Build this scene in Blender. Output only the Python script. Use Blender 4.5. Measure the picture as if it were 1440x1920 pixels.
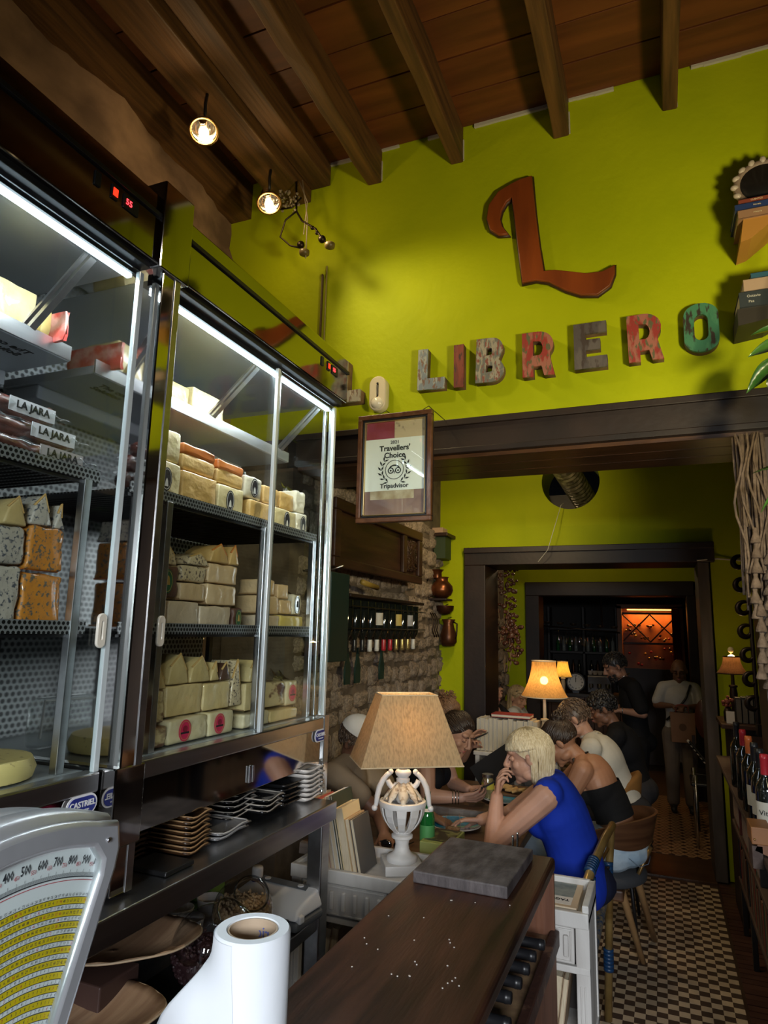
import bpy, bmesh, math, random
from math import sin, cos, pi, radians, sqrt
from mathutils import Vector, Matrix, Euler
random.seed(7)
for o in list(bpy.data.objects): bpy.data.objects.remove(o)
S = bpy.context.scene
COL = S.collection
# ---------------------------------------------------------------- camera
cd = bpy.data.cameras.new('camera'); cam = bpy.data.objects.new('camera', cd); COL.objects.link(cam); S.camera = cam
yaw, pitch, roll = 0.392328, 0.1743815, 0.0226745
f = Vector((-sin(yaw)*cos(pitch), cos(yaw)*cos(pitch), sin(pitch)))
r = Vector((cos(yaw), sin(yaw), 0)); u = r.cross(f)
r2 = r*cos(roll)+u*sin(roll); u2 = -r*sin(roll)+u*cos(roll)
cam.matrix_world = Matrix(((r2.x,u2.x,-f.x,0),(r2.y,u2.y,-f.y,0),(r2.z,u2.z,-f.z,1.8),(0,0,0,1)))
cd.sensor_fit = 'VERTICAL'; cd.sensor_height = 24; cd.lens = 24*1245.4/1920; cd.clip_start = .05
# ---------------------------------------------------------------- view, world, daylight
S.view_settings.view_transform = 'Standard'; S.view_settings.look = 'None'; S.view_settings.gamma = 1
S.view_settings.use_curve_mapping = False; S.view_settings.exposure = 0.0
W = bpy.data.worlds.new('sky'); S.world = W; W.use_nodes = True
W.node_tree.nodes['Background'].inputs[0].default_value = (.62,.72,.85,1)
W.node_tree.nodes['Background'].inputs[1].default_value = .25
def light(name, kind, loc, energy, color=(1,1,1), size=.1, size_y=None, look=None, spot=None, blend=.5):
    d = bpy.data.lights.new(name, kind); o = bpy.data.objects.new(name, d); COL.objects.link(o); o.location = loc
    d.energy = energy; d.color = color
    if kind == 'AREA':
        d.size = size
        if size_y: d.shape = 'RECTANGLE'; d.size_y = size_y
    else: d.shadow_soft_size = size
    if kind == 'SPOT': d.spot_size = spot; d.spot_blend = blend
    if look: o.rotation_euler = (Vector(look)-Vector(loc)).to_track_quat('-Z','Y').to_euler()
    return o
# daylight through the shop front behind the camera, warm house lamps under the ceiling, case fill
light('daylight_shop_front', 'AREA', (1.5,-4.0,2.95), 600, (.90,.95,1), 2.2, 1.6, (-.5,1.6,.9))
light('case_fill_spot', 'SPOT', (.5,1.3,3.6), 42, (1,.86,.62), .06, look=(-1.25,1.75,1.85), spot=radians(52), blend=.8)  # unseen spot added to brighten the cheeses in the cases
light('ceiling_spot_right', 'SPOT', (1.0,1.3,2.35), 190, (1,.84,.46), .14, look=(-.35,3.2,3.1), spot=radians(110), blend=.9)
light('ceiling_spot_left', 'SPOT', (-1.72,2.35,4.10), 30, (1,.80,.42), .06, look=(-.8,3.2,2.9), spot=radians(75), blend=.9)
light('ceiling_spot_far_left', 'SPOT', (-1.80,2.78,4.08), 34, (1,.80,.42), .06, look=(-.6,3.2,2.8), spot=radians(80), blend=1.)
# ---------------------------------------------------------------- materials
def nt(m): return m.node_tree.nodes, m.node_tree.links
def mat(name, col, rough=.6, metal=0., col2=None, scale=8., bump=0., bscale=None, stretch=(1,1,1), detail=4., spec=.5, trans=0., emit=None, estr=0., ramp=(.35,.65), coat=0., sheen=0., sss=0., coord='Object', kind='noise', alpha=1., rvar=0.):
    m = bpy.data.materials.new(name); m.use_nodes = True; N, L = nt(m); b = N['Principled BSDF']
    b.inputs['Base Color'].default_value = (*col,1); b.inputs['Roughness'].default_value = rough; b.inputs['Metallic'].default_value = metal
    b.inputs['Specular IOR Level'].default_value = spec; b.inputs['Transmission Weight'].default_value = trans
    b.inputs['Coat Weight'].default_value = coat; b.inputs['Sheen Weight'].default_value = sheen; b.inputs['Alpha'].default_value = alpha
    if sss: b.inputs['Subsurface Weight'].default_value = sss; b.inputs['Subsurface Radius'].default_value = (.02,.008,.004)
    if emit: b.inputs['Emission Color'].default_value = (*emit,1); b.inputs['Emission Strength'].default_value = estr
    if col2 or bump:
        tc = N.new('ShaderNodeTexCoord'); mp = N.new('ShaderNodeMapping'); L.new(tc.outputs[coord], mp.inputs[0]); mp.inputs['Scale'].default_value = stretch
        if coord == 'Object':
            oi = N.new('ShaderNodeObjectInfo'); vm = N.new('ShaderNodeVectorMath'); vm.operation = 'ADD'
            sc = N.new('ShaderNodeMath'); sc.operation = 'MULTIPLY'; sc.inputs[1].default_value = 37.; L.new(oi.outputs['Random'], sc.inputs[0])
            L.new(mp.outputs[0], vm.inputs[0]); L.new(sc.outputs[0], vm.inputs[1]); src = vm.outputs[0]
        else: src = mp.outputs[0]
    if col2:
        if kind == 'noise':
            t = N.new('ShaderNodeTexNoise'); t.inputs['Scale'].default_value = scale; t.inputs['Detail'].default_value = detail; out = t.outputs[0]
        elif kind == 'wave':
            t = N.new('ShaderNodeTexWave'); t.inputs['Scale'].default_value = scale; t.inputs['Distortion'].default_value = 6; t.inputs['Detail'].default_value = detail; out = t.outputs['Fac']
        else:
            t = N.new('ShaderNodeTexVoronoi'); t.inputs['Scale'].default_value = scale; out = t.outputs['Distance']
        L.new(src, t.inputs['Vector'])
        cr = N.new('ShaderNodeValToRGB'); cr.color_ramp.elements[0].position = ramp[0]; cr.color_ramp.elements[1].position = ramp[1]
        cr.color_ramp.elements[0].color = (*col,1); cr.color_ramp.elements[1].color = (*col2,1)
        L.new(out, cr.inputs[0]); L.new(cr.outputs[0], b.inputs['Base Color'])
        if rvar:
            mr = N.new('ShaderNodeMapRange'); mr.inputs[3].default_value = rough-rvar; mr.inputs[4].default_value = rough+rvar
            L.new(out, mr.inputs[0]); L.new(mr.outputs[0], b.inputs['Roughness'])
    if bump:
        t2 = N.new('ShaderNodeTexNoise'); t2.inputs['Scale'].default_value = bscale or scale*2; t2.inputs['Detail'].default_value = 6
        L.new(src, t2.inputs['Vector']); bp = N.new('ShaderNodeBump'); bp.inputs['Strength'].default_value = bump; bp.inputs['Distance'].default_value = .01
        L.new(t2.outputs[0], bp.inputs['Height']); L.new(bp.outputs[0], b.inputs['Normal'])
    return m
def thin_glass(name, tint=(.96,.99,.98), amount=1.):
    m = bpy.data.materials.new(name); m.use_nodes = True; N, L = nt(m); N.remove(N['Principled BSDF'])
    t = N.new('ShaderNodeBsdfTransparent'); t.inputs[0].default_value = (*tint,1)
    g = N.new('ShaderNodeBsdfGlossy'); g.inputs['Roughness'].default_value = .01; g.inputs[0].default_value = (1,1,1,1)
    fr = N.new('ShaderNodeFresnel'); fr.inputs[0].default_value = 1.5
    ge = N.new('ShaderNodeNewGeometry'); io = N.new('ShaderNodeMapRange'); io.inputs[3].default_value = 1.5; io.inputs[4].default_value = 1/1.5
    L.new(ge.outputs['Backfacing'], io.inputs[0]); L.new(io.outputs[0], fr.inputs[0])
    mu = N.new('ShaderNodeMath'); mu.operation = 'MULTIPLY'; mu.inputs[1].default_value = amount; L.new(fr.outputs[0], mu.inputs[0])
    mx = N.new('ShaderNodeMixShader'); L.new(mu.outputs[0], mx.inputs[0]); L.new(t.outputs[0], mx.inputs[1]); L.new(g.outputs[0], mx.inputs[2])
    L.new(mx.outputs[0], N['Material Output'].inputs[0]); return m
GLASS = thin_glass('clear_glass', amount=.6); WRAP = thin_glass('plastic_wrap', (.93,.95,.95), 1.6)
def shade_mat(name, col, trans=.5, clear=0.):
    m = bpy.data.materials.new(name); m.use_nodes = True; N, L = nt(m); N.remove(N['Principled BSDF'])
    d = N.new('ShaderNodeBsdfDiffuse'); d.inputs[0].default_value = (*col,1); t = N.new('ShaderNodeBsdfTranslucent'); t.inputs[0].default_value = (*col,1)
    tc = N.new('ShaderNodeTexCoord'); mp = N.new('ShaderNodeMapping'); mp.inputs['Scale'].default_value = (1,1,.25); nz = N.new('ShaderNodeTexNoise'); nz.inputs['Scale'].default_value = 160
    L.new(tc.outputs['Object'], mp.inputs[0]); L.new(mp.outputs[0], nz.inputs[0]); cr = N.new('ShaderNodeValToRGB')
    cr.color_ramp.elements[0].position = .3; cr.color_ramp.elements[1].position = .6
    cr.color_ramp.elements[0].color = (*[c*.72 for c in col],1); cr.color_ramp.elements[1].color = (*col,1); L.new(nz.outputs[0], cr.inputs[0])
    L.new(cr.outputs[0], d.inputs[0]); L.new(cr.outputs[0], t.inputs[0])
    mx = N.new('ShaderNodeMixShader'); mx.inputs[0].default_value = trans; L.new(d.outputs[0], mx.inputs[1]); L.new(t.outputs[0], mx.inputs[2])
    if clear:
        tp = N.new('ShaderNodeBsdfTransparent'); m2 = N.new('ShaderNodeMixShader'); m2.inputs[0].default_value = clear; L.new(mx.outputs[0], m2.inputs[1]); L.new(tp.outputs[0], m2.inputs[2]); mx = m2
    L.new(mx.outputs[0], N['Material Output'].inputs[0]); return m
# ---------------------------------------------------------------- mesh builder
def V(*a): return Vector(a)
class MB:
    def __init__(s): s.v = []; s.f = []; s.m = []
    def add(s, vs, fs, m=0, M=None):
        b = len(s.v); s.v += [tuple(M @ Vector(p)) if M else tuple(p) for p in vs]; s.f += [tuple(i+b for i in q) for q in fs]; s.m += [m]*len(fs); return s
    def box(s, x0, x1, y0, y1, z0, z1, m=0, M=None):
        return s.add([(x0,y0,z0),(x1,y0,z0),(x1,y1,z0),(x0,y1,z0),(x0,y0,z1),(x1,y0,z1),(x1,y1,z1),(x0,y1,z1)],
                     [(0,3,2,1),(4,5,6,7),(0,1,5,4),(1,2,6,5),(2,3,7,6),(3,0,4,7)], m, M)
    def cbox(s, c, d, m=0, rz=0, rx=0, ry=0):
        M = Matrix.Translation(c) @ Euler((rx,ry,rz)).to_matrix().to_4x4(); h = [q/2 for q in d]
        return s.box(-h[0],h[0],-h[1],h[1],-h[2],h[2],m,M)
    def prism(s, poly, a, b, m=0, M=None, axis='z'):     # extrude 2D polygon between a and b (convex or simple ngon)
        n = len(poly)
        def P(p, h): return (p[0],p[1],h) if axis=='z' else ((p[0],h,p[1]) if axis=='y' else (h,p[0],p[1]))
        return s.add([P(p,a) for p in poly]+[P(p,b) for p in poly], [tuple(range(n))[::-1], tuple(range(n,2*n))]+[(i,(i+1)%n,n+(i+1)%n,n+i) for i in range(n)], m, M)
    def lathe(s, prof, n=24, m=0, M=None, cap=True):       # prof: (r, z)
        vs = []; fs = []
        for (r_, z) in prof: vs += [(r_*cos(2*pi*i/n), r_*sin(2*pi*i/n), z) for i in range(n)]
        for k in range(len(prof)-1):
            for i in range(n): j=(i+1)%n; fs.append((k*n+i,k*n+j,(k+1)*n+j,(k+1)*n+i))
        if cap: fs.append(tuple(range(n))[::-1]); q=(len(prof)-1)*n; fs.append(tuple(range(q,q+n)))
        return s.add(vs, fs, m, M)
    def tube(s, pts, r_, n=8, m=0, close=False, M=None):
        pts = [Vector(p) for p in pts]; rs = r_ if isinstance(r_, (list,tuple)) else [r_]*len(pts); vs = []; fs = []; pu = None
        for k, p in enumerate(pts):
            t = (pts[(k+1)%len(pts)]-pts[k-1]) if close else (pts[min(k+1,len(pts)-1)]-pts[max(k-1,0)])
            if t.length < 1e-9: t = Vector((0,0,1))
            t.normalize()
            if pu is None: pu = t.orthogonal().normalized()
            else:
                pu = pu - t*pu.dot(t)
                if pu.length < 1e-6: pu = t.orthogonal()
                pu.normalize()
            w = t.cross(pu); vs += [p+(pu*cos(2*pi*i/n)+w*sin(2*pi*i/n))*rs[k] for i in range(n)]
        K = len(pts)
        for k in range(K if close else K-1):
            for i in range(n): j=(i+1)%n; k2=(k+1)%K; fs.append((k*n+i,k*n+j,k2*n+j,k2*n+i))
        if not close: fs.append(tuple(range(n))[::-1]); fs.append(tuple(range((K-1)*n,K*n)))
        return s.add(vs, fs, m, M)
    def ball(s, c, rad, m=0, M=None, n=14, k=9):
        if not isinstance(rad,(tuple,list)): rad=(rad,)*3
        T = Matrix.Translation(c) @ (M.to_4x4() if M else Matrix.Identity(4)) @ Matrix.Diagonal((*rad,1))
        vs=[(0,0,-1)]; fs=[]
        for a in range(1,k):
            z=-cos(pi*a/k); q=sin(pi*a/k); vs+=[(q*cos(2*pi*i/n),q*sin(2*pi*i/n),z) for i in range(n)]
        vs.append((0,0,1)); e=len(vs)-1
        for i in range(n): fs.append((0,1+(i+1)%n,1+i)); fs.append((e,e-n+i,e-n+(i+1)%n))
        for a in range(k-2):
            for i in range(n): j=(i+1)%n; fs.append((1+a*n+i,1+a*n+j,1+(a+1)*n+j,1+(a+1)*n+i))
        return s.add(vs, fs, m, T)
    def cap(s, a, b, ra, rb, n=12, m=0):                   # tapered capsule
        a=Vector(a); b=Vector(b); d=b-a; L_=d.length
        if L_<1e-6: return s.ball(a,ra,m)
        d/=L_; pts=[]; rr=[]
        for t in (0.08,.3,.6,.85): pts.append(a-d*ra*cos(t*pi/2)); rr.append(ra*sin(t*pi/2))
        pts.append(a); rr.append(ra); pts.append(b); rr.append(rb)
        for t in (.85,.6,.3,0.08): pts.append(b+d*rb*cos(t*pi/2)); rr.append(rb*sin(t*pi/2))
        return s.tube(pts, rr, n, m)
    def build(s, name, mats, parent=None, bevel=0, smooth=False, loc=None, seg=2, angle=None):
        me = bpy.data.meshes.new(name); me.from_pydata(s.v, [], s.f)
        mats = mats if isinstance(mats,(list,tuple)) else [mats]
        for q in mats: me.materials.append(q)
        if len(mats)>1: me.polygons.foreach_set('material_index', s.m)
        if smooth: me.shade_smooth(); 
        if smooth and angle: me.set_sharp_from_angle(angle=angle)
        o = bpy.data.objects.new(name, me); COL.objects.link(o)
        if loc: o.location = loc
        if parent is not None:
            o.parent = parent
            if parent.get('_w'): o.location = -Vector(parent['_w'])     # mesh given in world coordinates
        if bevel:
            bm = o.modifiers.new('bevel','BEVEL'); bm.width = bevel; bm.segments = seg; bm.limit_method = 'ANGLE'; bm.angle_limit = radians(50)
        return o
def tag(o, label=None, cat=None, group=None, kind=None):
    if label: o['label'] = label
    if cat: o['category'] = cat
    if group: o['group'] = group
    if kind: o['kind'] = kind
    return o
def thing(name, loc, label, cat, group=None, world=True, rz=0):     # Empty at a thing's base; world=True: its parts are given in world coordinates
    o = bpy.data.objects.new(name, None); COL.objects.link(o); o.location = loc; o.empty_display_size = .05
    if rz: o.rotation_euler.z = rz
    if world: o['_w'] = [float(q) for q in loc]
    return tag(o, label, cat, group)
def struct(o, label=None): o['kind'] = 'structure'; 
def copy_tree(src, parent=None):
    c = src.copy(); COL.objects.link(c); c.parent = parent
    for ch in src.children: copy_tree(ch, c)
    return c
def piece(src_mesh, name, parent, loc, rot=None, scale=None, m=None):
    o = bpy.data.objects.new(name, src_mesh); COL.objects.link(o); o.parent = parent
    o.location = Vector(loc) - (Vector(parent['_w']) if parent.get('_w') else Vector((0,0,0)))
    if rot: o.rotation_euler = rot
    if scale: o.scale = scale
    return o
def mesh_of(mb, name, mats, smooth=False):
    o = mb.build(name, mats, smooth=smooth); me = o.data; bpy.data.objects.remove(o); return me
def text(name, body, mat_, size, M, parent=None, depth=.0005, align='CENTER', scale_x=1., bold=0.):
    c = bpy.data.curves.new(name,'FONT'); c.body = body; c.size = size; c.extrude = depth; c.align_x = align; c.align_y = 'CENTER'; c.offset = bold
    c.resolution_u = 3
    t = bpy.data.objects.new('tmp', c); COL.objects.link(t); bpy.context.view_layer.update()
    me = bpy.data.meshes.new_from_object(t.evaluated_get(bpy.context.evaluated_depsgraph_get())); bpy.data.objects.remove(t)
    me.transform(M @ Matrix.Diagonal((scale_x,1,1,1))); me.materials.clear(); me.materials.append(mat_)
    o = bpy.data.objects.new(name, me); COL.objects.link(o)
    if parent is not None:
        o.parent = parent
        if parent.get('_w'): o.location = -Vector(parent['_w'])
    return o
def face_M(c, right, up):                                   # frame: local x -> right, y -> up, z -> normal
    right = Vector(right).normalized(); up = Vector(up); up = (up-right*up.dot(right)).normalized(); n = right.cross(up); c = Vector(c)
    return Matrix(((right.x,up.x,n.x,c.x),(right.y,up.y,n.y,c.y),(right.z,up.z,n.z,c.z),(0,0,0,1)))
# shared materials
M_GREEN = mat('lime_green_plaster', (.335,.395,.003), .62, col2=(.385,.44,.004), scale=2.5, bump=.25, bscale=22, spec=.12)
M_DARKWOOD = mat('dark_stained_wood', (.010,.005,.0035), .5, col2=(.024,.012,.008), scale=3, stretch=(1,1,1), bump=.1, bscale=30)
M_BEAM = mat('beam_wood', (.050,.021,.006), .6, col2=(.125,.055,.015), scale=5, stretch=(6,.35,6), bump=.3, bscale=9, detail=6)
M_PLANK = mat('ceiling_plank_wood', (.085,.022,.005), .55, col2=(.15,.042,.009), scale=2.5, stretch=(.5,5,5), bump=.15, bscale=6, detail=6)
M_PLANK_D = mat('ceiling_gap_dark', (.012,.006,.004), .9)
M_STEEL = mat('brushed_steel', (.50,.50,.51), .28, 1., col2=(.62,.62,.63), scale=4, stretch=(8,.3,8), bump=.03, bscale=60)
M_MIRROR = mat('polished_steel', (.52,.51,.50), .06, 1.)
M_DSTEEL = mat('dark_steel', (.07,.07,.075), .35, .9)
M_WHITE = mat('white_paint', (.72,.70,.66), .5, col2=(.58,.55,.50), scale=6, bump=.1, bscale=30)
M_BLACK = mat('black_plastic', (.012,.012,.013), .35)
# ================================================================ ROOM SHELL
XL, XR = -2.35, 1.55
def sbox(name, x0,x1,y0,y1,z0,z1, m, label=None, bevel=0):
    o = MB().box(x0,x1,y0,y1,z0,z1).build(name, m, bevel=bevel); struct(o)
    if label: o['label'] = label
    return o
M_FLOORB = mat('dark_brown_floor', (.035,.018,.011), .4, col2=(.06,.032,.02), scale=3, bump=.1, bscale=14)
def hyd_tile():
    m = bpy.data.materials.new('checked_cement_tile'); m.use_nodes = True; N, L = nt(m); b = N['Principled BSDF']
    tc = N.new('ShaderNodeTexCoord'); mp = N.new('ShaderNodeMapping'); L.new(tc.outputs['Object'], mp.inputs[0]); mp.inputs['Location'].default_value = (.0001,.0001,.0)
    ch = N.new('ShaderNodeTexChecker'); ch.inputs['Scale'].default_value = 1/.05; mp.inputs['Scale'].default_value = (1,1,0)
    ch.inputs[1].default_value = (.46,.36,.245,1); ch.inputs[2].default_value = (.060,.038,.027,1); L.new(mp.outputs[0], ch.inputs[0])
    nz = N.new('ShaderNodeTexNoise'); nz.inputs['Scale'].default_value = 18; nz.inputs['Detail'].default_value = 6; L.new(tc.outputs['Object'], nz.inputs[0])
    oi = N.new('ShaderNodeObjectInfo'); ad = N.new('ShaderNodeMath'); ad.operation='MULTIPLY_ADD'; ad.inputs[1].default_value=.35; ad.inputs[2].default_value=.62
    L.new(oi.outputs['Random'], ad.inputs[0]); a2 = N.new('ShaderNodeMath'); a2.operation='MULTIPLY_ADD'; a2.inputs[1].default_value=.5; L.new(nz.outputs[0], a2.inputs[0]); L.new(ad.outputs[0], a2.inputs[2])
    mx = N.new('ShaderNodeMixRGB'); mx.blend_type='MULTIPLY'; mx.inputs[0].default_value=.6; L.new(ch.outputs[0], mx.inputs[1]); L.new(a2.outputs[0], mx.inputs[2])
    L.new(mx.outputs[0], b.inputs['Base Color']); b.inputs['Roughness'].default_value=.42
    bp = N.new('ShaderNodeBump'); bp.inputs['Strength'].default_value=.15; L.new(nz.outputs[0], bp.inputs['Height']); L.new(bp.outputs[0], b.inputs['Normal']); return m
floor = sbox('floor', -2.6,2.2,-2.2,12.2,-.12,-.006, M_FLOORB); floor['_w'] = [0.,0.,0.]
M_TILE = hyd_tile()
tm = mesh_of(MB().box(0.0008,.1992,0.0008,.1992,-.02,.0), 'cement_tile', M_TILE)
for i in range(9):
    for j in range(15):
        x, y = -1.498+.2*i, 3.0+.2*j-.2
        if y+.2 > 5.85: continue
        if y < 3.1 and x < -.9: continue
        o = piece(tm, 'cement_tile', floor, (x, y, random.uniform(-.0007,.0007)), (random.uniform(-.002,.002), random.uniform(-.002,.002), 0))
# brick strip along the right side of the tiles
M_BRICKF = mat('dark_floor_brick', (.040,.014,.010), .5, col2=(.075,.030,.020), scale=6, bump=.2)
bm_ = mesh_of(MB().box(0,.19,0,.052,-.02,0), 'floor_brick', M_BRICKF)
for j in range(44):
    for i in range(2):
        piece(bm_, 'floor_brick', floor, (.318+.196*i+(.03 if j%2 else -.03)*i, 3.3+.058*j, random.uniform(-.002,.001)))
# patterned tiles beyond the second doorway
def rug_tile():
    m = bpy.data.materials.new('ornament_cement_tile'); m.use_nodes=True; N,L=nt(m); b=N['Principled BSDF']
    tc=N.new('ShaderNodeTexCoord'); w=N.new('ShaderNodeTexVoronoi'); w.distance='MANHATTAN'; w.inputs['Randomness'].default_value=0; w.inputs['Scale'].default_value=1/.1
    L.new(tc.outputs['Object'],w.inputs['Vector']); cr=N.new('ShaderNodeValToRGB'); cr.color_ramp.interpolation='CONSTANT'
    cr.color_ramp.elements[0].color=(.05,.025,.015,1); cr.color_ramp.elements[1].position=.3; cr.color_ramp.elements[1].color=(.36,.22,.12,1)
    e=cr.color_ramp.elements.new(.62); e.color=(.11,.05,.03,1); e=cr.color_ramp.elements.new(.8); e.color=(.36,.22,.12,1)
    L.new(w.outputs['Distance'],cr.inputs[0]); L.new(cr.outputs[0],b.inputs['Base Color']); b.inputs['Roughness'].default_value=.4; return m
rm_ = mesh_of(MB().box(.001,.199,.001,.199,-.02,0),'ornament_tile',rug_tile())
for i in range(7):
    for j in range(11): piece(rm_,'ornament_tile',floor,(-1.0+.2*i+.005,6.45+.2*j,random.uniform(-.0006,.0006)))
sbox('trim_1', -1.4,.31,5.86,6.42,-.05,.004, mat('threshold_wood',(.05,.024,.014),.35,col2=(.08,.04,.02),scale=3,stretch=(1,6,1)), 'dark brown threshold under the second doorway', .003)
# walls of the front room
M_OLDWALL = mat('rough_brown_plaster', (.10,.055,.032), .85, col2=(.24,.14,.085), scale=3.5, stretch=(1,1,1.5), bump=1., bscale=5, detail=8)
sub = MB()
NY, NZ = 70, 46
for a in range(NY+1):
    for b in range(NZ+1):
        y=-2+5.2*a/NY; z=4.36*b/NZ; q=.035*sin(3.1*y+1.7*z)+.02*sin(9*y-7*z)+.012*random.uniform(-1,1)
        sub.v.append((XL+.03*sin(5*z)*0+q-.03,y,z))
for a in range(NY):
    for b in range(NZ): i=a*(NZ+1)+b; sub.f.append((i,i+NZ+1,i+NZ+2,i+1)); sub.m.append(0)
o = sub.build('wall_left', M_OLDWALL, smooth=True); struct(o)
sbox('wall_left_outer', XL-.3,XL-.1,-2.2,3.2,0,4.75, M_OLDWALL)
# corner post seam + plate along the left wall under the boards
sbox('trim_2', XL-.1,XL+.07,-2.2,3.2,4.34,4.6, M_BEAM, 'rough wall plate beam along the left wall')
# back wall with the letters: green band above the lintel plus the pier at the right
sbox('wall_back', XL-.2, XR+.2, 3.2,3.7,2.865,4.75, M_GREEN)
M_MORT0 = mat('brown_mortar', (.06,.042,.03), .95, col2=(.10,.075,.055), scale=9, bump=.6)
sbox('wall_back_left', XL-.2,-1.93,3.2,3.7,0,2.865, M_MORT0)
M_PIER = mat('beige_boarded_pier', (.15,.105,.085), .6, col2=(.20,.145,.115), scale=3, stretch=(6,6,.5), bump=.1)
sbox('wall_back_right', .455,XR+.2,3.25,3.7,0,2.7, M_PIER)
lint = thing('trim_3',(-.4,3.2,2.69),None,None); lint['kind']='structure'; lint['label']='dark wooden lintel beam under the green lettered wall'
MB().box(-1.86,XR,3.17,3.69,2.70,2.86).build('beam', M_DARKWOOD, lint, bevel=.006)
MB().box(-1.86,XR,3.155,3.21,2.835,2.87).build('moulding', M_DARKWOOD, lint, bevel=.004)
MB().box(-1.86,XR,3.16,3.2,2.69,2.72).build('moulding', M_DARKWOOD, lint, bevel=.004)
M_SOFFIT = mat('varnished_soffit_wood', (.05,.022,.010), .3, col2=(.10,.045,.018), scale=4, stretch=(1,8,8), bump=.1)
for k in range(3): MB().box(-1.86,XR,3.20+.165*k,3.36+.165*k,2.672,2.70).build('soffit_board', M_SOFFIT, lint, bevel=.003)
sbox('trim_4', .40,.456,3.24,3.5,0,2.67, M_DARKWOOD,'dark jamb at the right end of the lintel')
sbox('wall_right', XR,XR+.2,-2.2,3.2,0,4.75, M_DARKWOOD)
sbox('wall_right_far', XR,XR+.2,3.2,12,0,4.75, M_GREEN)
# shop front behind the camera: wall around a wide opening
sbox('wall_front_left', XL-.2,-.7,-2.2,-2.0,0,4.75, M_DARKWOOD); 
sbox('wall_front_top', -.7,XR+.2,-2.2,-2.0,2.55,4.75, M_DARKWOOD)
# ceiling: boards as pieces over beams
ceil = thing('ceiling',(0,1,4.6),None,None); ceil['kind']='structure'; ceil['label']='reddish brown board ceiling over wooden beams'
MB().box(XL-.2,XR+.2,-2.2,3.3,4.62,4.75).build('ceiling_backing', M_PLANK_D, ceil)
pw=.235; y=3.195; ms=[]
for k in range(23):
    for s_,(xa,xb) in enumerate(((XL-.1,-.38),(-.38,XR))):
        dz=random.uniform(-.003,.003)
        MB().box(xa+.001,xb-.001,y-pw+.004,y-.004,4.575+dz,4.61).build('ceiling_board', M_PLANK, ceil, bevel=.002)
    y-=pw
for k,(x,w) in enumerate(((.158,.068),(-.362,.08),(-.93,.07),(-1.43,.085),(.70,.075),(1.22,.07))):
    o=MB()
    n=26
    for a in range(n+1):
        yy=-2.1+5.3*a/n; q=random.uniform(-.004,.004)
        o.v+=[(x-w/2+q,yy,4.365+q*.6),(x+w/2+q,yy,4.365-q*.5),(x+w/2+q,yy,4.6),(x-w/2+q,yy,4.6)]
    for a in range(n):
        i=a*4
        for j in range(4): o.f.append((i+j,i+(j+1)%4,i+4+(j+1)%4,i+4+j)); o.m.append(0)
    o.f.append((0,3,2,1)); o.m.append(0); o.f.append(tuple(n*4+j for j in (0,1,2,3))); o.m.append(0)
    o.build('ceiling_beam', M_BEAM, ceil, bevel=.006)
MB().box(-2.06,-1.85,-2.1,3.2,4.35,4.6).build('ceiling_beam', M_BEAM, ceil, bevel=.008)
MB().box(-1.85,-1.72,-2.1,3.2,4.43,4.6).build('ceiling_beam', M_BEAM, ceil, bevel=.008)
M_CAULK = mat('white_plaster_edge', (.45,.42,.36), .9)
e_ = thing('trim_6',(-.4,3.19,4.56),None,None); e_['kind']='structure'; e_['label']='ragged white plaster edge where boards and beams meet the green wall'
xs=[-1.85,-1.475,-1.385,-.967,-.893,-.404,-.32,.122,.194,.66,.74,1.18]
for a_,b_ in zip(xs[::2],xs[1::2]):
    x=a_
    while x<b_-.02:
        w=min(b_-x,random.uniform(.04,.13))
        if random.random()<.75: MB().box(x,x+w,3.186,3.2,4.560+random.uniform(-.004,.006),4.578).build('plaster_flake', M_CAULK, e_)
        x+=w
for b_ in xs[2::2]: MB().box(b_-.004,b_+.004,3.19,3.2,4.375,4.50).build('plaster_flake', M_CAULK, e_)
# ---- middle room
M_STONE = mat('limestone', (.20,.155,.12), .9, col2=(.42,.33,.25), scale=7, bump=.9, bscale=18, detail=7, coord='Object')
M_MORTAR = mat('old_mortar', (.10,.075,.055), .95, col2=(.17,.13,.095), scale=9, bump=.6)
ws = thing('wall_left_stone',(-1.9,4.8,0),None,None); ws['kind']='structure'; ws['label']='rubble stone wall of the middle room'
MB().box(-2.3,-1.885,3.7,5.96,0,3.6).build('mortar', M_MORTAR, ws)
MB().box(-2.3,-1.885,3.195,3.7,0,2.69).build('mortar', M_MORTAR, ws)
def stone_mesh(seed):
    rs=random.Random(seed); b=MB(); n=7; vs=[]; 
    for a in range(n+1):
        for c in range(n+1):
            u_=a/n-.5; v_=c/n-.5; e=max(0,1-(2*abs(u_))**5)*max(0,1-(2*abs(v_))**5)
            vs.append((e*(.55+.25*rs.uniform(-1,1)) if 0<a<n and 0<c<n else -.6, u_+rs.uniform(-.05,.05), v_+rs.uniform(-.05,.05)))
    b.v=vs
    for a in range(n):
        for c in range(n): i=a*(n+1)+c; b.f.append((i,i+n+1,i+n+2,i+1)); b.m.append(0)
    return mesh_of(b,'stone',M_STONE,True)
sms=[stone_mesh(k) for k in range(7)]
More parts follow.
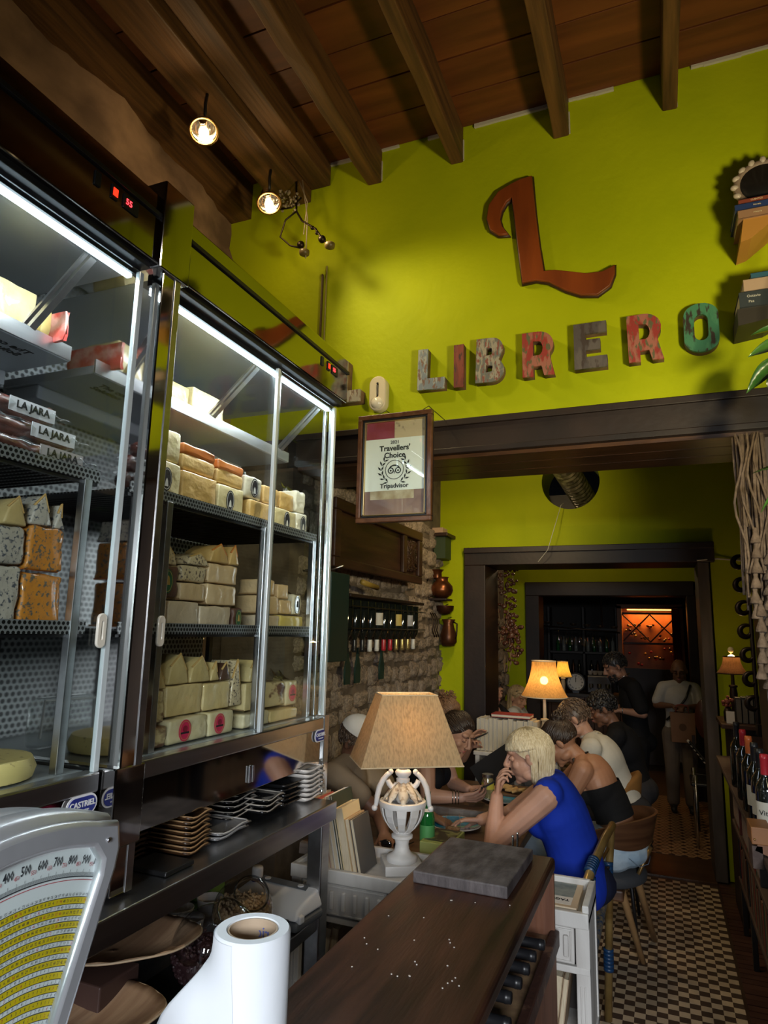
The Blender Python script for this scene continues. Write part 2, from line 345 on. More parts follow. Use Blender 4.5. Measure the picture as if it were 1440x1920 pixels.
def stones(parent, x, y0, y1, z0, z1, h, wmin, wmax, face='x', limit=290):
    z=z0; cnt=0
    while z<z1:
        hh=h*random.uniform(.65,1.35); y=y0+random.uniform(-.05,0)
        while y<y1 and cnt<limit:
            w=random.uniform(wmin,wmax); yc=y+w/2
            rx=random.uniform(-.06,.06)
            if face=='x': dz=random.uniform(-.02,.02); piece(random.choice(sms),'stone',parent,(x+random.uniform(-.008,.012),yc,z+hh/2+dz),(rx*1.6,0,0),(.045,w*random.uniform(.9,1.02),hh*random.uniform(.82,1.12)))
            else: piece(random.choice(sms),'stone',parent,(yc,x,z+hh/2),(0,rx,-pi/2),(.03,w*.97,hh*.95))
            y+=w; cnt+=1
        z+=hh
stones(ws,-1.885,3.3,5.93,.75,2.68,.125,.10,.26)
# second wall: green, round hole, dark frame
def holed_wall(name, x0,x1,y,z0,z1, rects, circ, t, m):
    # grid-free: build strips around a rectangular opening and a ring for the circle
    b=MB(); return b
w2=thing('wall_back_middle',(0,5.96,0),None,None); w2['kind']='structure'; w2['label']='green wall of the middle room with a round hole over the doorway'
CX,CZ,CR=-.68,3.13,.25
MB().box(-1.9,-1.6,5.96,6.4,0,2.5).build('plaster', M_GREEN, w2)
MB().box(.40,XR,5.96,6.4,0,2.5).build('plaster', M_GREEN, w2)
MB().box(-1.9,CX-.4,5.96,6.4,2.5,3.6).build('plaster', M_GREEN, w2)
MB().box(CX+.4,XR,5.96,6.4,2.5,3.6).build('plaster', M_GREEN, w2)
MB().box(CX-.4,CX+.4,5.96,6.4,2.5,CZ-.4).build('plaster', M_GREEN, w2)
rb=MB(); n=48
sq=[]
for i in range(n):
    a=2*pi*i/n; q=.4/max(abs(cos(a)),abs(sin(a))); sq.append((CX+q*cos(a),CZ+q*sin(a)))
ci=[(CX+CR*cos(2*pi*i/n),CZ+CR*sin(2*pi*i/n)) for i in range(n)]
rb.v=[(p[0],5.96,p[1]) for p in sq]+[(p[0],5.96,p[1]) for p in ci]+[(p[0],6.4,p[1]) for p in ci]
for i in range(n): j=(i+1)%n; rb.f+=[(i,j,n+j,n+i),(n+i,n+j,2*n+j,2*n+i)]; rb.m+=[0,0]
rb.build('hole_surround', M_GREEN, w2)
fr2=thing('door_1',(-.55,5.95,0),None,None); fr2['kind']='structure'; fr2['label']='black timber frame of the middle doorway'
MB().box(-1.635,.43,5.90,6.42,2.39,2.54).build('header', M_DARKWOOD, fr2, bevel=.006)
MB().box(-1.635,.43,5.88,5.93,2.50,2.55).build('moulding', M_DARKWOOD, fr2, bevel=.004)
MB().box(-1.635,-1.44,5.90,6.42,0,2.39).build('post', M_DARKWOOD, fr2, bevel=.006)
MB().box(.30,.385,5.90,6.42,0,2.39).build('post', mat('grey_brown_post',(.055,.045,.042),.55,col2=(.09,.075,.07),scale=5,stretch=(4,4,.6),bump=.15), fr2, bevel=.006)
# ceiling of middle room
sbox('ceiling_middle', -2.3,XR,3.7,12.2,3.42,3.55, M_DARKWOOD)
sbox('ceiling_far_cap', -2.3,XR,6.4,12.2,2.95,3.1, M_DARKWOOD)
# third wall: green with second black frame
k3=8.6/7.8
w3=thing('wall_back_far',(0,8.6,0),None,None); w3['kind']='structure'; w3['label']='green wall of the far room around the bar doorway'
zt=2.43
MB().box(-2.3,-1.52,8.6,8.9,0,3.0).build('plaster', M_GREEN, w3)
MB().box(-1.52,XR,8.6,8.9,zt,3.0).build('plaster', M_GREEN, w3)
MB().box(.60,XR,8.6,8.9,0,zt).build('plaster', M_GREEN, w3)
fr3=thing('door_2',(-.5,8.6,0),None,None); fr3['kind']='structure'; fr3['label']='black frame around the bar doorway at the back'
MB().box(-1.57,.385,8.55,8.92,2.26,zt).build('header', M_DARKWOOD, fr3, bevel=.006)
MB().box(-1.57,-1.40,8.55,8.92,0,2.26).build('post', M_DARKWOOD, fr3, bevel=.006)
MB().box(.30,.395,8.55,8.92,0,2.26).build('post', M_DARKWOOD, fr3, bevel=.006)
M_LEDGE = mat('ledge_stone', (.12,.085,.062), .85, col2=(.22,.165,.12), scale=5, bump=.5, bscale=20)
lw=thing('trim_5',(.46,8.5,0),None,None); lw['kind']='structure'; lw['label']='narrow pillar clad in stacked ledge stones'
MB().box(.395,.60,8.56,8.62,0,2.33).build('mortar', M_MORTAR, lw)
z=0.9
while z<2.33:
    h=random.uniform(.06,.12); c=.40+random.uniform(.03,.16)
    for (a,b_) in ((.395,c),(c,.62)):
        MB().box(a+.003,b_-.003,8.49+random.uniform(0,.02),8.56,z+.004,min(z+h,2.34)-.003).build('ledge_stone', M_LEDGE, lw, bevel=.005)
    z+=h
# room behind the bar
sbox('wall_far_end', -2.3,XR,11.0,11.2,0,3.0, mat('dark_bar_wall',(.018,.014,.012),.7))
sbox('wall_middle_left_far', -2.3,-2.1,6.4,11,0,3.0, M_GREEN)
# left stone pier between rooms seen through the doorway
ws2=thing('wall_left_far_stone',(-1.95,7.4,0),None,None); ws2['kind']='structure'; ws2['label']='stone wall seen through the doorway behind the dried garlands'
MB().box(-2.1,-1.72,6.42,8.0,0,2.9).build('mortar', M_MORTAR, ws2)
stones(ws2,-1.715,6.45,8.0,.8,1.9,.12,.10,.24)
stones(ws2,7.99-1.59+1.6,-2.1,-1.72,.8,2.0,.12,.10,.2,face='x') if 0 else None
# ================================================================ LETTERS AND WALL OBJECTS
def poly_obj(name, outer, holes, y0, y1, mats, parent=None, bevel=0, M=None):
    """flat shape with holes in x,z given thickness along y"""
    c = bpy.data.curves.new(name,'CURVE'); c.dimensions='2D'; c.fill_mode='BOTH'; c.extrude=max(.0001,abs(y1-y0)/2-bevel); c.bevel_depth=bevel; c.bevel_resolution=1
    for pl in [outer]+holes:
        s=c.splines.new('POLY'); s.points.add(len(pl)-1); s.use_cyclic_u=True
        for p,q in zip(s.points,pl): p.co=(q[0],q[1],0,1)
    t=bpy.data.objects.new('tmp',c); COL.objects.link(t); bpy.context.view_layer.update()
    me=bpy.data.meshes.new_from_object(t.evaluated_get(bpy.context.evaluated_depsgraph_get())); bpy.data.objects.remove(t)
    T=M or Matrix(((1,0,0,0),(0,0,1,(y0+y1)/2),(0,1,0,0),(0,0,0,1)))
    me.transform(T); me.materials.clear(); 
    for q in (mats if isinstance(mats,(list,tuple)) else [mats]): me.materials.append(q)
    o=bpy.data.objects.new(name,me); COL.objects.link(o)
    if parent is not None:
        o.parent=parent
        if parent.get('_w'): o.location=-Vector(parent['_w'])
    return o
def arc(cx,cz,rx,rz,a0,a1,n=10): return [(cx+rx*cos(radians(a0+(a1-a0)*i/n)), cz+rz*sin(radians(a0+(a1-a0)*i/n))) for i in range(n+1)]
def painted(name, a, b, c, sc=14, stretch=(1,1,.35)):
    sc*=2.2; m=mat(name,a,.6,col2=b,scale=sc,stretch=stretch,bump=.3,bscale=40,ramp=(.46,.54)); N,L=nt(m); bs=N['Principled BSDF']
    src=bs.inputs['Base Color'].links[0].from_socket; nz=N.new('ShaderNodeTexNoise'); nz.inputs['Scale'].default_value=sc*1.7; nz.inputs['Detail'].default_value=5
    tc=[n for n in N if n.type=='VECT_MATH'][0]; L.new(tc.outputs[0],nz.inputs[0]); cr=N.new('ShaderNodeValToRGB'); cr.color_ramp.elements[0].position=.54; cr.color_ramp.elements[1].position=.6
    L.new(nz.outputs[0],cr.inputs[0]); mx=N.new('ShaderNodeMixRGB'); L.new(cr.outputs[0],mx.inputs[0]); L.new(src,mx.inputs[1]); mx.inputs[2].default_value=(*c,1); L.new(mx.outputs[0],bs.inputs['Base Color']); return m
M_EDGE = mat('old_wood_edge',(.09,.05,.03),.7,col2=(.16,.09,.05),scale=20)
Y1 = 3.2
def letter(name, glyph, x, z, w, h, material, label, tilt=0):
    # local coords 0..1 in both axes, stroke .3
    t=.30; 
    if glyph=='L': outer=[(0,0),(1,0),(1,.27),(.36,.27),(.36,1),(0,1)]; holes=[]
    if glyph=='I': outer=[(0,0),(1,0),(1,1),(0,1)]; holes=[]
    if glyph=='E': outer=[(0,0),(1,0),(1,.25),(.36,.25),(.36,.40),(.80,.40),(.80,.63),(.36,.63),(.36,.76),(1,.76),(1,1),(0,1)]; holes=[]
    if glyph=='B': outer=[(0,0)]+arc(.55,.27,.45,.27,-90,55,9)+arc(.55,.76,.40,.24,-30,90,9)+[(0,1)]; holes=[[(.36,.22),(.58,.24),(.60,.36),(.36,.40)],[(.36,.60),(.56,.62),(.56,.76),(.36,.78)]]
    if glyph=='R': outer=[(0,0),(.34,0),(.34,.22),(.60,.22),(.68,0),(1,0)]+[(.86,.42)]+arc(.50,.70,.48,.30,-40,90,9)+[(0,1)]; holes=[[(.34,.46)]+arc(.50,.62,.15,.16,-80,80,6)+[(.34,.80)]]
    if glyph=='O': outer=arc(.5,.75,.5,.25,0,180,12)+arc(.5,.25,.5,.25,180,360,12); holes=[arc(.5,.64,.20,.13,0,180,8)+arc(.5,.36,.20,.13,180,360,8)]
    if glyph=='R': pass
    c,s_=cos(tilt),sin(tilt)
    f_=lambda p:(x+w/2+(p[0]-.5)*w*c-(p[1]-.5)*h*s_, z+h/2+(p[0]-.5)*w*s_+(p[1]-.5)*h*c)
    root=thing(name,(x+w/2,Y1,z),label,'letter','salvaged wood letters spelling the name on the green wall')
    poly_obj('painted_face',[f_(p) for p in outer],[[f_(p) for p in q] for q in holes],Y1-.05,Y1-.036,material,root)
    poly_obj('wooden_body',[f_(p) for p in outer],[[f_(p) for p in q] for q in holes],Y1-.036,Y1-.0,M_EDGE,root)
PAINT_BLUE=painted('peeling_blue_paint',(.16,.20,.26),(.30,.33,.34),(.16,.09,.07),22)
PAINT_MIX=painted('peeling_mixed_paint',(.13,.14,.14),(.30,.28,.24),(.20,.06,.05),26)
PAINT_RED=painted('peeling_dark_red_paint',(.13,.022,.015),(.20,.04,.025),(.05,.02,.02),12)
PAINT_PINK=painted('peeling_pink_paint',(.33,.12,.09),(.28,.03,.025),(.10,.10,.05),14)
PAINT_GREY=painted('worn_grey_paint',(.075,.065,.07),(.11,.095,.095),(.05,.035,.035),8)
PAINT_GREEN=painted('peeling_green_paint',(.03,.15,.085),(.05,.20,.11),(.03,.02,.015),10)

for g,x,z,w,h,m,l,t in (
 ('L',-1.128,3.043,.150,.226,PAINT_BLUE,'small wooden letter L in chipped blue grey paint, first of the lower word',-.02),
 ('I',-.930,3.035,.053,.233,PAINT_RED,'narrow wooden letter I in chipped dark red paint',0),
 ('B',-.812,3.043,.145,.237,PAINT_MIX,'wooden letter B in flaking grey and white paint',-.03),
 ('R',-.575,3.045,.155,.232,PAINT_PINK,'pink and green streaked wooden letter R between the B and the E',.0),
 ('E',-.325,3.052,.152,.232,PAINT_GREY,'dull slate grey wooden letter E',0),
 ('R',-.080,3.055,.152,.233,PAINT_PINK,'pink and green streaked wooden letter R between the E and the O',.02),
 ('O',.163,3.065,.145,.235,PAINT_GREEN,'rounded wooden letter O in worn green paint, last of the word',-.01)):
    letter('wooden_letter',g,x,z,w,h,m,l,t)
BIG=[(-0.516,4.152),(-0.576,4.149),(-0.619,4.136),(-0.69,4.107),(-0.741,4.041),(-0.752,3.965),(-0.735,3.899),(-0.692,3.861),(-0.65,3.855),(-0.678,3.901),(-0.689,3.95),(-0.68,3.995),(-0.651,4.043),(-0.617,4.065),(-0.607,3.962),(-0.588,3.76),(-0.568,3.564),(-0.503,3.567),(-0.437,3.544),(-0.36,3.486),(-0.284,3.446),(-0.209,3.433),(-0.152,3.469),(-0.129,3.527),(-0.127,3.565),(-0.181,3.544),(-0.256,3.548),(-0.345,3.577),(-0.409,3.597),(-0.466,3.601),(-0.486,3.753),(-0.503,3.938)]
bl=thing('wooden_letter',(-.45,3.2,3.43),'large swashed wooden letter L stained orange brown, high on the green wall','letter')
M_ORL=mat('orange_stained_wood',(.26,.055,.008),.45,col2=(.12,.024,.005),scale=3,stretch=(2,2,.5),bump=.15,bscale=20,ramp=(.4,.75))
poly_obj('letter_face',BIG,[],3.160,3.198,M_ORL,bl,bevel=.004)
cx_=sum(p[0] for p in BIG)/len(BIG)
poly_obj('dark_rim',BIG,[],3.172,3.199,mat('dark_rim_wood',(.035,.012,.005),.5),bl,bevel=.010)
# letter partly hidden behind the case top
bl=thing('wooden_letter',(-1.55,3.2,3.02),'whitish grey wooden letter half hidden behind the cold case, left of the emergency lamp','letter')
PAINT_W=painted('peeling_white_paint',(.40,.35,.28),(.28,.26,.22),(.15,.10,.07),18)
for nm,ya,yb,mm in (('painted_face',3.13,3.145,PAINT_W),('wooden_body',3.145,3.2,M_EDGE)):
    poly_obj(nm,[(-1.62,3.02),(-1.452,3.02),(-1.452,3.085),(-1.535,3.085),(-1.535,3.26),(-1.62,3.27)],[],ya,yb,mm,bl)
# emergency lamp: capsule body, recessed strip, clear dome
t=thing('emergency_lamp',(-1.36,3.2,2.96),'white capsule shaped emergency lamp fixed above the framed certificate','lamp')
M_WPL=mat('warm_white_plastic',(.62,.55,.42),.4); M_WPL2=mat('milky_plastic',(.75,.70,.6),.15,coat=.5)
cap=lambda w,h,cx,cz:arc(cx,cz+h/2-w/2,w/2,w/2,0,180,10)+arc(cx,cz-h/2+w/2,w/2,w/2,180,360,10)
poly_obj('body',cap(.085,.185,-1.357,3.055),[cap(.022,.085,-1.357,3.075)],3.145,3.2,M_WPL,t,bevel=.006)
MB().cbox((-1.357,3.165,3.075),(.03,.02,.09)).build('recess',M_DSTEEL,t)
MB().cbox((-1.357,3.150,3.075),(.013,.004,.055)).build('lamp_strip',M_STEEL,t)
for dz in (.037,-.037): MB().ball((-1.357,3.150,3.075+dz),.007).build('sensor',M_BLACK,t,smooth=True)
MB().ball((-1.357,3.145,3.0),(.036,.022,.032)).build('lens_dome',M_WPL2,t,smooth=True)
# cracks and screws in the plaster
# ceiling spot lights
M_BULB=mat('bulb_glow',(1,.8,.5),.5,emit=(1,.70,.34),estr=40)
M_CHROME=mat('chrome',(.7,.68,.65),.12,1.)
def ceiling_spot(x,y,z,label):
    t=thing('ceiling_spot',(x,y,z),label,'lamp')
    d=Vector((.35,-.25,-1)).normalized().to_track_quat('Z','Y').to_matrix().to_4x4(); M=Matrix.Translation((x,y,z))@d
    MB().lathe([(.018,-.09),(.03,-.085),(.045,-.03),(.062,.0),(.066,.0),(.066,-.004),(.050,-.034),(.034,-.09)],28,cap=False,M=M).build('reflector',M_CHROME,t,smooth=True)
    MB().lathe([(.060,.0),(.070,.0),(.070,.008),(.060,.008),(.060,.0)],28,cap=False,M=M).build('rim',mat('brass_rim',(.35,.2,.08),.3,1.),t,smooth=True)
    MB().ball((x,y,z-.01),(.024,.024,.024)).build('bulb',M_BULB,t,smooth=True)
    MB().tube([(x,y,z+.08),(x-.02,y+.02,z+.17),(x-.02,y+.03,4.36)],.008).build('stem',M_DSTEEL,t,smooth=True)
ceiling_spot(-1.905,2.25,4.12,'lit round spot lamp under the ceiling beam, the nearer of the two')
ceiling_spot(-1.905,2.83,4.12,'lit round spot lamp under the ceiling beam, the one close to the green wall')
light('spot_glow','POINT',(-1.88,2.22,4.03),2.5,(1,.72,.38),.03); light('spot_glow','POINT',(-1.88,2.80,4.03),2.0,(1,.72,.38),.03)
t=thing('wrought_chandelier',(-1.8,3.02,3.8),'small tangled iron chandelier with glass beads hanging in the corner by the spot lamps','chandelier')
M_IRON=mat('dark_iron',(.03,.02,.015),.4,.8); M_CRYS=mat('smoky_glass_bead',(.25,.2,.15),.08,coat=1.)
MB().tube([(-1.84,3.0,4.35),(-1.83,3.0,4.16),(-1.79,3.0,4.09),(-1.70,3.0,4.02),(-1.65,3.0,3.94),(-1.61,3.0,3.90)],.006).tube([(-1.83,3,4.16),(-1.90,3,4.12),(-1.93,3,4.02),(-1.86,3,3.95),(-1.79,3,3.92)],.005).tube([(-1.95,3,4.2),(-1.86,3,4.19),(-1.80,3,4.24)],.005).build('arm',M_IRON,t,smooth=True)
MB().tube([(-1.755,3,3.85),(-1.755,3,4.1),(-1.80,3,4.35)],.0035).tube([(-1.775,3,4.0),(-1.76,3,4.2),(-1.82,3,4.35)],.003).build('wire',mat('beige_cable',(.35,.28,.2),.6),t,smooth=True)
for p,q in (((-1.655,3,3.945),.022),((-1.79,3,3.94),.022),((-1.72,3,4.03),.012),((-1.69,3,3.99),.010)): MB().ball(p,q).build('bead',M_IRON,t,smooth=True)
for p in ((-1.605,3,3.895),(-1.765,3,3.885)):
    MB().lathe([(.012,-.02),(.028,-.01),(.030,.01),(.022,.016)],14,M=Matrix.Translation(p)).build('candle_cup',mat('bone_cup',(.12,.085,.03),.4),t,smooth=True)
rs=random.Random(3); mb=MB()
for k in range(60): mb.ball((-1.88+rs.uniform(-.06,.06),2.98+rs.uniform(-.05,.05),4.22+rs.uniform(-.06,.06)),rs.uniform(.004,.010),n=6,k=4)
tag(mb.build('crystal_cluster',M_CRYS,t),kind='stuff')
tag(MB().box(-1.75,-1.742,3.185,3.2,3.0,3.85).build('wall_cable',mat('brown_conduit',(.07,.04,.015),.6)),'thin brown cable running down the green wall behind the cold case','cable')
tag(MB().tube([(-1.72,3.193,3.0),(-1.72,3.193,3.9)],.004).build('wall_cable',mat('beige_conduit',(.25,.2,.08),.6)),'thinner pale cable beside the brown one on the green wall','cable')
# ---- framed certificate hanging in front of the lintel
t=thing('picture_frame',(-1.09,2.75,2.27),'brown framed award certificate hanging in front of the lintel','picture')
def frame_quad(x0,x1,z0,z1,w,y0,y1,m,nm):
    for a in ((x0,x1,z1-w,z1),(x0,x1,z0,z0+w),(x0,x0+w,z0+w,z1-w),(x1-w,x1,z0+w,z1-w)): MB().box(a[0],a[1],y0,y1,a[2],a[3]).build(nm,m,t,bevel=.004)
M_FRW=mat('walnut_frame',(.075,.03,.014),.3,col2=(.13,.055,.025),scale=12,stretch=(3,1,3))
X0,X1,Z0,Z1=-1.278,-.912,2.277,2.79
frame_quad(X0,X1,Z0,Z1,.022,2.742,2.77,M_FRW,'frame_bar')
frame_quad(X0+.022,X1-.022,Z0+.022,Z1-.022,.010,2.748,2.77,M_BLACK,'inner_rim')
frame_quad(X0+.032,X1-.032,Z0+.032,Z1-.032,.005,2.750,2.77,mat('gold_fillet',(.55,.42,.2),.3,.9),'gold_fillet')
MB().box(X0,X1,2.765,2.775,Z0,Z1).build('backing',M_BLACK,t)
def flat(nm,x0,x1,z0,z1,y,m,pa): return MB().box(x0,x1,y-.0006,y,z0,z1).build(nm,m,pa)
flat('mottled_sheet',X0+.035,X1-.035,Z0+.035,Z1-.035,2.764,mat('mauve_print',(.20,.11,.10),.6,col2=(.30,.18,.15),scale=9),t)
flat('red_print',X0+.04,-1.10,2.64,2.755,2.763,mat('crimson_print',(.25,.03,.04),.6,col2=(.30,.05,.09),scale=14),t)
flat('leaf_print',-1.098,X1-.04,2.64,2.755,2.763,mat('cream_leaf_print',(.55,.42,.28),.6,col2=(.25,.18,.13),scale=30,ramp=(.55,.65)),t)
flat('photo_print',-1.215,-1.0,2.385,2.46,2.763,mat('pale_landscape_print',(.35,.25,.15),.6,col2=(.55,.45,.32),scale=20),t)
flat('certificate_sheet',X0+.037,X1-.037,2.425,2.672,2.761,mat('white_paper',(.78,.78,.76),.7),t)
M_INK=mat('black_ink',(.01,.01,.01),.6)
def wtext(body,x,z,size,y=2.7595,parent=None,m=None,nm='printed_line',bold=0): return text(nm,body,m or M_INK,size,face_M((x,y,z),(1,0,0),(0,0,1)),parent,bold=bold)
cxc=-1.095
for b_,z_,s_,bo in (('2021',2.652,.022,.0003),("Travellers'",2.624,.036,.0008),('Choice',2.590,.036,.0008),('Tripadvisor',2.446,.030,.0005)): wtext(b_,cxc,z_,s_,parent=t,bold=bo)
def ring(cx,cz,ro,ri,y=2.7595,n=24,m=M_INK,pa=None,nm='emblem'): 
    return poly_obj(nm,arc(cx,cz,ro,ro,0,360*(n-1)/n,n-1),[arc(cx,cz,ri,ri,0,360*(n-1)/n,n-1)] if ri else [],y-.0003,y+.0003,m,pa)
ring(cxc,2.522,.046,.043,pa=t)
for s_ in (-1,1):
    ring(cxc+s_*.018,2.518,.015,.010,pa=t,n=16); ring(cxc+s_*.018,2.518,.0045,0,pa=t,n=12)
    poly_obj('emblem',[(cxc+s_*.000,2.512),(cxc+s_*.004,2.520),(cxc,2.500)],[],2.7592,2.7598,M_INK,t)
    poly_obj('emblem',arc(cxc,2.512,.032,.034,25 if s_>0 else 155,90,8)+arc(cxc,2.512,.028,.027,90,25 if s_>0 else 155,8),[],2.7592,2.7598,M_INK,t)
    for k in range(6):
        a=radians(-62+20*k); rr=.066; px=cxc+s_*rr*cos(a); pz=2.522+rr*sin(a); 
        for q in (-.45,.55):
            d=a+pi/2-q*1.2; lx,lz=s_*cos(d),sin(d); nx,nz=-lz,lx; L_=.026; w_=.0042
            poly_obj('laurel_leaf',[(px,pz),(px+lx*L_*.5+nx*w_,pz+lz*L_*.5+nz*w_),(px+lx*L_,pz+lz*L_),(px+lx*L_*.5-nx*w_,pz+lz*L_*.5-nz*w_)],[],2.7592,2.7598,M_INK,t)
MB().box(X0+.03,X1-.03,2.754,2.756,Z0+.03,Z1-.03).build('glass_pane',GLASS,t)
for x_ in (-1.2,-.98): MB().tube([(x_,2.77,2.79),(x_,2.9,2.86),(x_,3.16,2.87)],.002).build('hanging_wire',M_DSTEEL,t)
# ---- books and mirror on the green wall, right side
def book(name,x0,x1,y0,y1,z0,z1,col,label,group=None,spine='x-',page=(.62,.55,.42),mat_=None):
    """lying or standing book: cover boards + page block; spine side open to view"""
    t=thing(name,((x0+x1)/2,(y0+y1)/2,z0),label,'book',group); c=mat_ or mat('cover',col,.45,coat=.2); th=.003
    dx,dy,dz=x1-x0,y1-y0,z1-z0; k=min(range(3),key=lambda i:(dx,dy,dz)[i])
    A=[x0,x1,y0,y1,z0,z1]
    a=list(A); a[2*k+1]=a[2*k]+th; b=list(A); b[2*k]=b[2*k+1]-th
    mbc=MB().box(*a).box(*b); ax={'x':0,'y':1,'z':2}[spine[0]]; s_=list(A)
    if spine[1]=='-': s_[2*ax+1]=s_[2*ax]+th
    else: s_[2*ax]=s_[2*ax+1]-th
    mbc.box(*s_).build('cover',c,t,bevel=.001)
    p=[A[i]+(.004 if i%2==0 else -.004) for i in range(6)]; p[2*k]=A[2*k]+th; p[2*k+1]=A[2*k+1]-th
    if spine[1]=='-': p[2*ax]=A[2*ax]+th
    else: p[2*ax+1]=A[2*ax+1]-th
    MB().box(*p).build('page_block',mat('pages',page,.85,col2=tuple(q*.72 for q in page),scale=60,stretch=(1,1,1) if k==2 else (1,1,1)),t)
    return t
bk=[(.400,.60,3.655,3.675,(.22,.05,.03),'thin dark red book on top of the upper wall stack'),(.385,.60,3.625,3.655,(.02,.04,.14),'navy blue paperback in the upper wall stack under the red one'),
    (.395,.60,3.585,3.625,(.30,.17,.10),'brown hardback in the upper wall stack')]
for i,(xa,xb,za,zb,c,l) in enumerate(bk):
    t=book('book',xa,xb,2.99,3.198,za,zb,c,l,spine='y-')
    wtext(('CUENTOS','Novela','Historia')[i],.47,(za+zb)/2,.010,y=2.989,parent=t,m=mat('spine_ink',(.7,.6,.4),.5))
tag(MB().prism([(.398,3.48),(.415,3.585),(.56,3.585),(.44,3.492)],3.0,3.195,axis='y').build('book_shelf_bracket',mat('tan_bracket',(.42,.2,.04),.5)),'orange brown bracket book carrying the upper wall stack','bracket')
for (xa,xb,za,zb,c,l) in ((.425,.60,3.30,3.325,(.03,.10,.16),'thin teal blue book on top of the lower wall stack'),(.395,.60,3.245,3.30,(.42,.30,.22),'beige hardback in the lower wall stack'),(.375,.60,3.175,3.245,(.035,.045,.055),'thick dark slate book in the lower wall stack')):
    t=book('book',xa,xb,2.99,3.198,za,zb,c,l,spine='y-')
    if c[0]<.04 and za<3.2: wtext('Octavio',.43,3.222,.016,y=2.989,parent=t,m=mat('pale_ink',(.6,.6,.55),.5)); wtext('Paz',.42,3.198,.016,y=2.989,parent=t,m=mat('pale_ink2',(.6,.6,.55),.5))
tag(MB().prism([(.366,3.10),(.366,3.175),(.60,3.175),(.48,3.115)],3.0,3.195,axis='y').build('book_shelf_bracket',mat('dark_bracket',(.03,.025,.02),.5)),'black bracket book carrying the lower wall stack','bracket')
t=thing('shell_mirror',(.50,3.1,3.68),'round mirror edged with shells leaning on the upper wall books','mirror')
MB().lathe([(.0,-.01),(.095,-.01),(.095,.01),(.0,.01)],32,M=Matrix.Translation((.515,3.06,3.775))@Matrix.Rotation(pi/2,4,'X')).build('mirror_disc',M_BLACK,t,smooth=True)
MB().tube([(.515+.108*cos(2*pi*i/32),3.06,3.775+.100*sin(2*pi*i/32)) for i in range(32)],.016,8,close=True).build('ring',mat('grey_shell_ring',(.22,.16,.12),.6,bump=.5,bscale=30),t,smooth=True)
for i in range(16):
    a=2*pi*i/16; MB().ball((.515+.118*cos(a),3.05,3.775+.110*sin(a)),(.017,.012,.013),M=Matrix.Rotation(a,3,'Y')).build('shell',mat('shell',(.45,.38,.32),.4),t,smooth=True)
# ---- macrame, jamb outlet
t=thing('macrame_hanging',(.40,3.3,1.6),'long tasselled beige macrame hanging from the lintel at the right','wall hanging')
M_MAC=mat('jute_cord',(.26,.19,.14),.9,col2=(.15,.105,.075),scale=30,bump=.5,bscale=120)
rs=random.Random(5); mb=MB()
for k in range(46):
    x=.335+.11*rs.random(); y=3.12+.09*rs.random(); L_=rs.uniform(.35,.75); ph=rs.uniform(0,6)
    mb.tube([(x+.006*sin(ph+4*q)-.05*q*0,y+.005*cos(ph+3*q),2.66-L_*q) for q in [i/6 for i in range(7)]],rs.uniform(.004,.007),5)
for j in range(4):
    x0=.335+.028*j; mb.tube([(x0+.02*sin(i*.9+j),3.11,2.66-.06*i) for i in range(11)],.005,6)
tag(mb.build('cord_fringe',M_MAC,t,smooth=True),kind='stuff')
for col,(xx,n,zs) in enumerate(((.425,9,2.16),(.375,6,2.25),(.395,5,1.95))):
    for k in range(n):
        z=zs-.062*k; w=.022 if col else .030
        mb=MB().lathe([(.004,0),(.010,-.006),(.008,-.018),(w*.8,-.045),(w,-.062),(w*.9,-.066)],9,M=Matrix.Translation((xx+rs.uniform(-.004,.004)-(2.1-z)*.06,3.12-.01*col,z)))
        mb.build('tassel',M_MAC,t,smooth=True)
t=thing('wall_socket',(.478,3.24,1.6),'small white socket plate on the boarded pier','socket')
t=thing('wall_socket',(.36,3.2,1.56),'white socket plate below the macrame','socket') if 0 else t
MB().cbox((.478,3.247,1.62),(.05,.01,.07)).build('plate',M_WPL2,t,bevel=.003); MB().ball((.478,3.24,1.62),.012).build('plug',M_BLACK,t,smooth=True)
# ---- trailing plant at the right edge
t=thing('trailing_plant',(.56,2.9,3.0),'glossy green trailing plant hanging at the right edge','plant')
M_LEAF=mat('glossy_leaf',(.02,.075,.015),.25,col2=(.06,.16,.03),scale=6,coat=.4); M_LEAF2=mat('yellow_leaf',(.30,.42,.02),.4)
def leaf(parent,p,L_,w,rot,m,fold=.25,nm='leaf'):
    b=MB(); n=8; M=Matrix.Translation(p)@Euler(rot).to_matrix().to_4x4()
    for i in range(n+1):
        q=i/n; h=w*sin(pi*min(1,q**.75))*(1 if q<1 else 0); zz=-.35*L_*q*q
        b.v+=[tuple(M@Vector((L_*q,-h,zz+fold*h))),tuple(M@Vector((L_*q,0,zz))),tuple(M@Vector((L_*q,h,zz+fold*h)))]
    for i in range(n):
        a=3*i; b.f+=[(a,a+3,a+4,a+1),(a+1,a+4,a+5,a+2)]; b.m+=[0,0]
    o=b.build(nm,m,parent,smooth=True); so=o.modifiers.new('s','SOLIDIFY'); so.thickness=.0015; return o
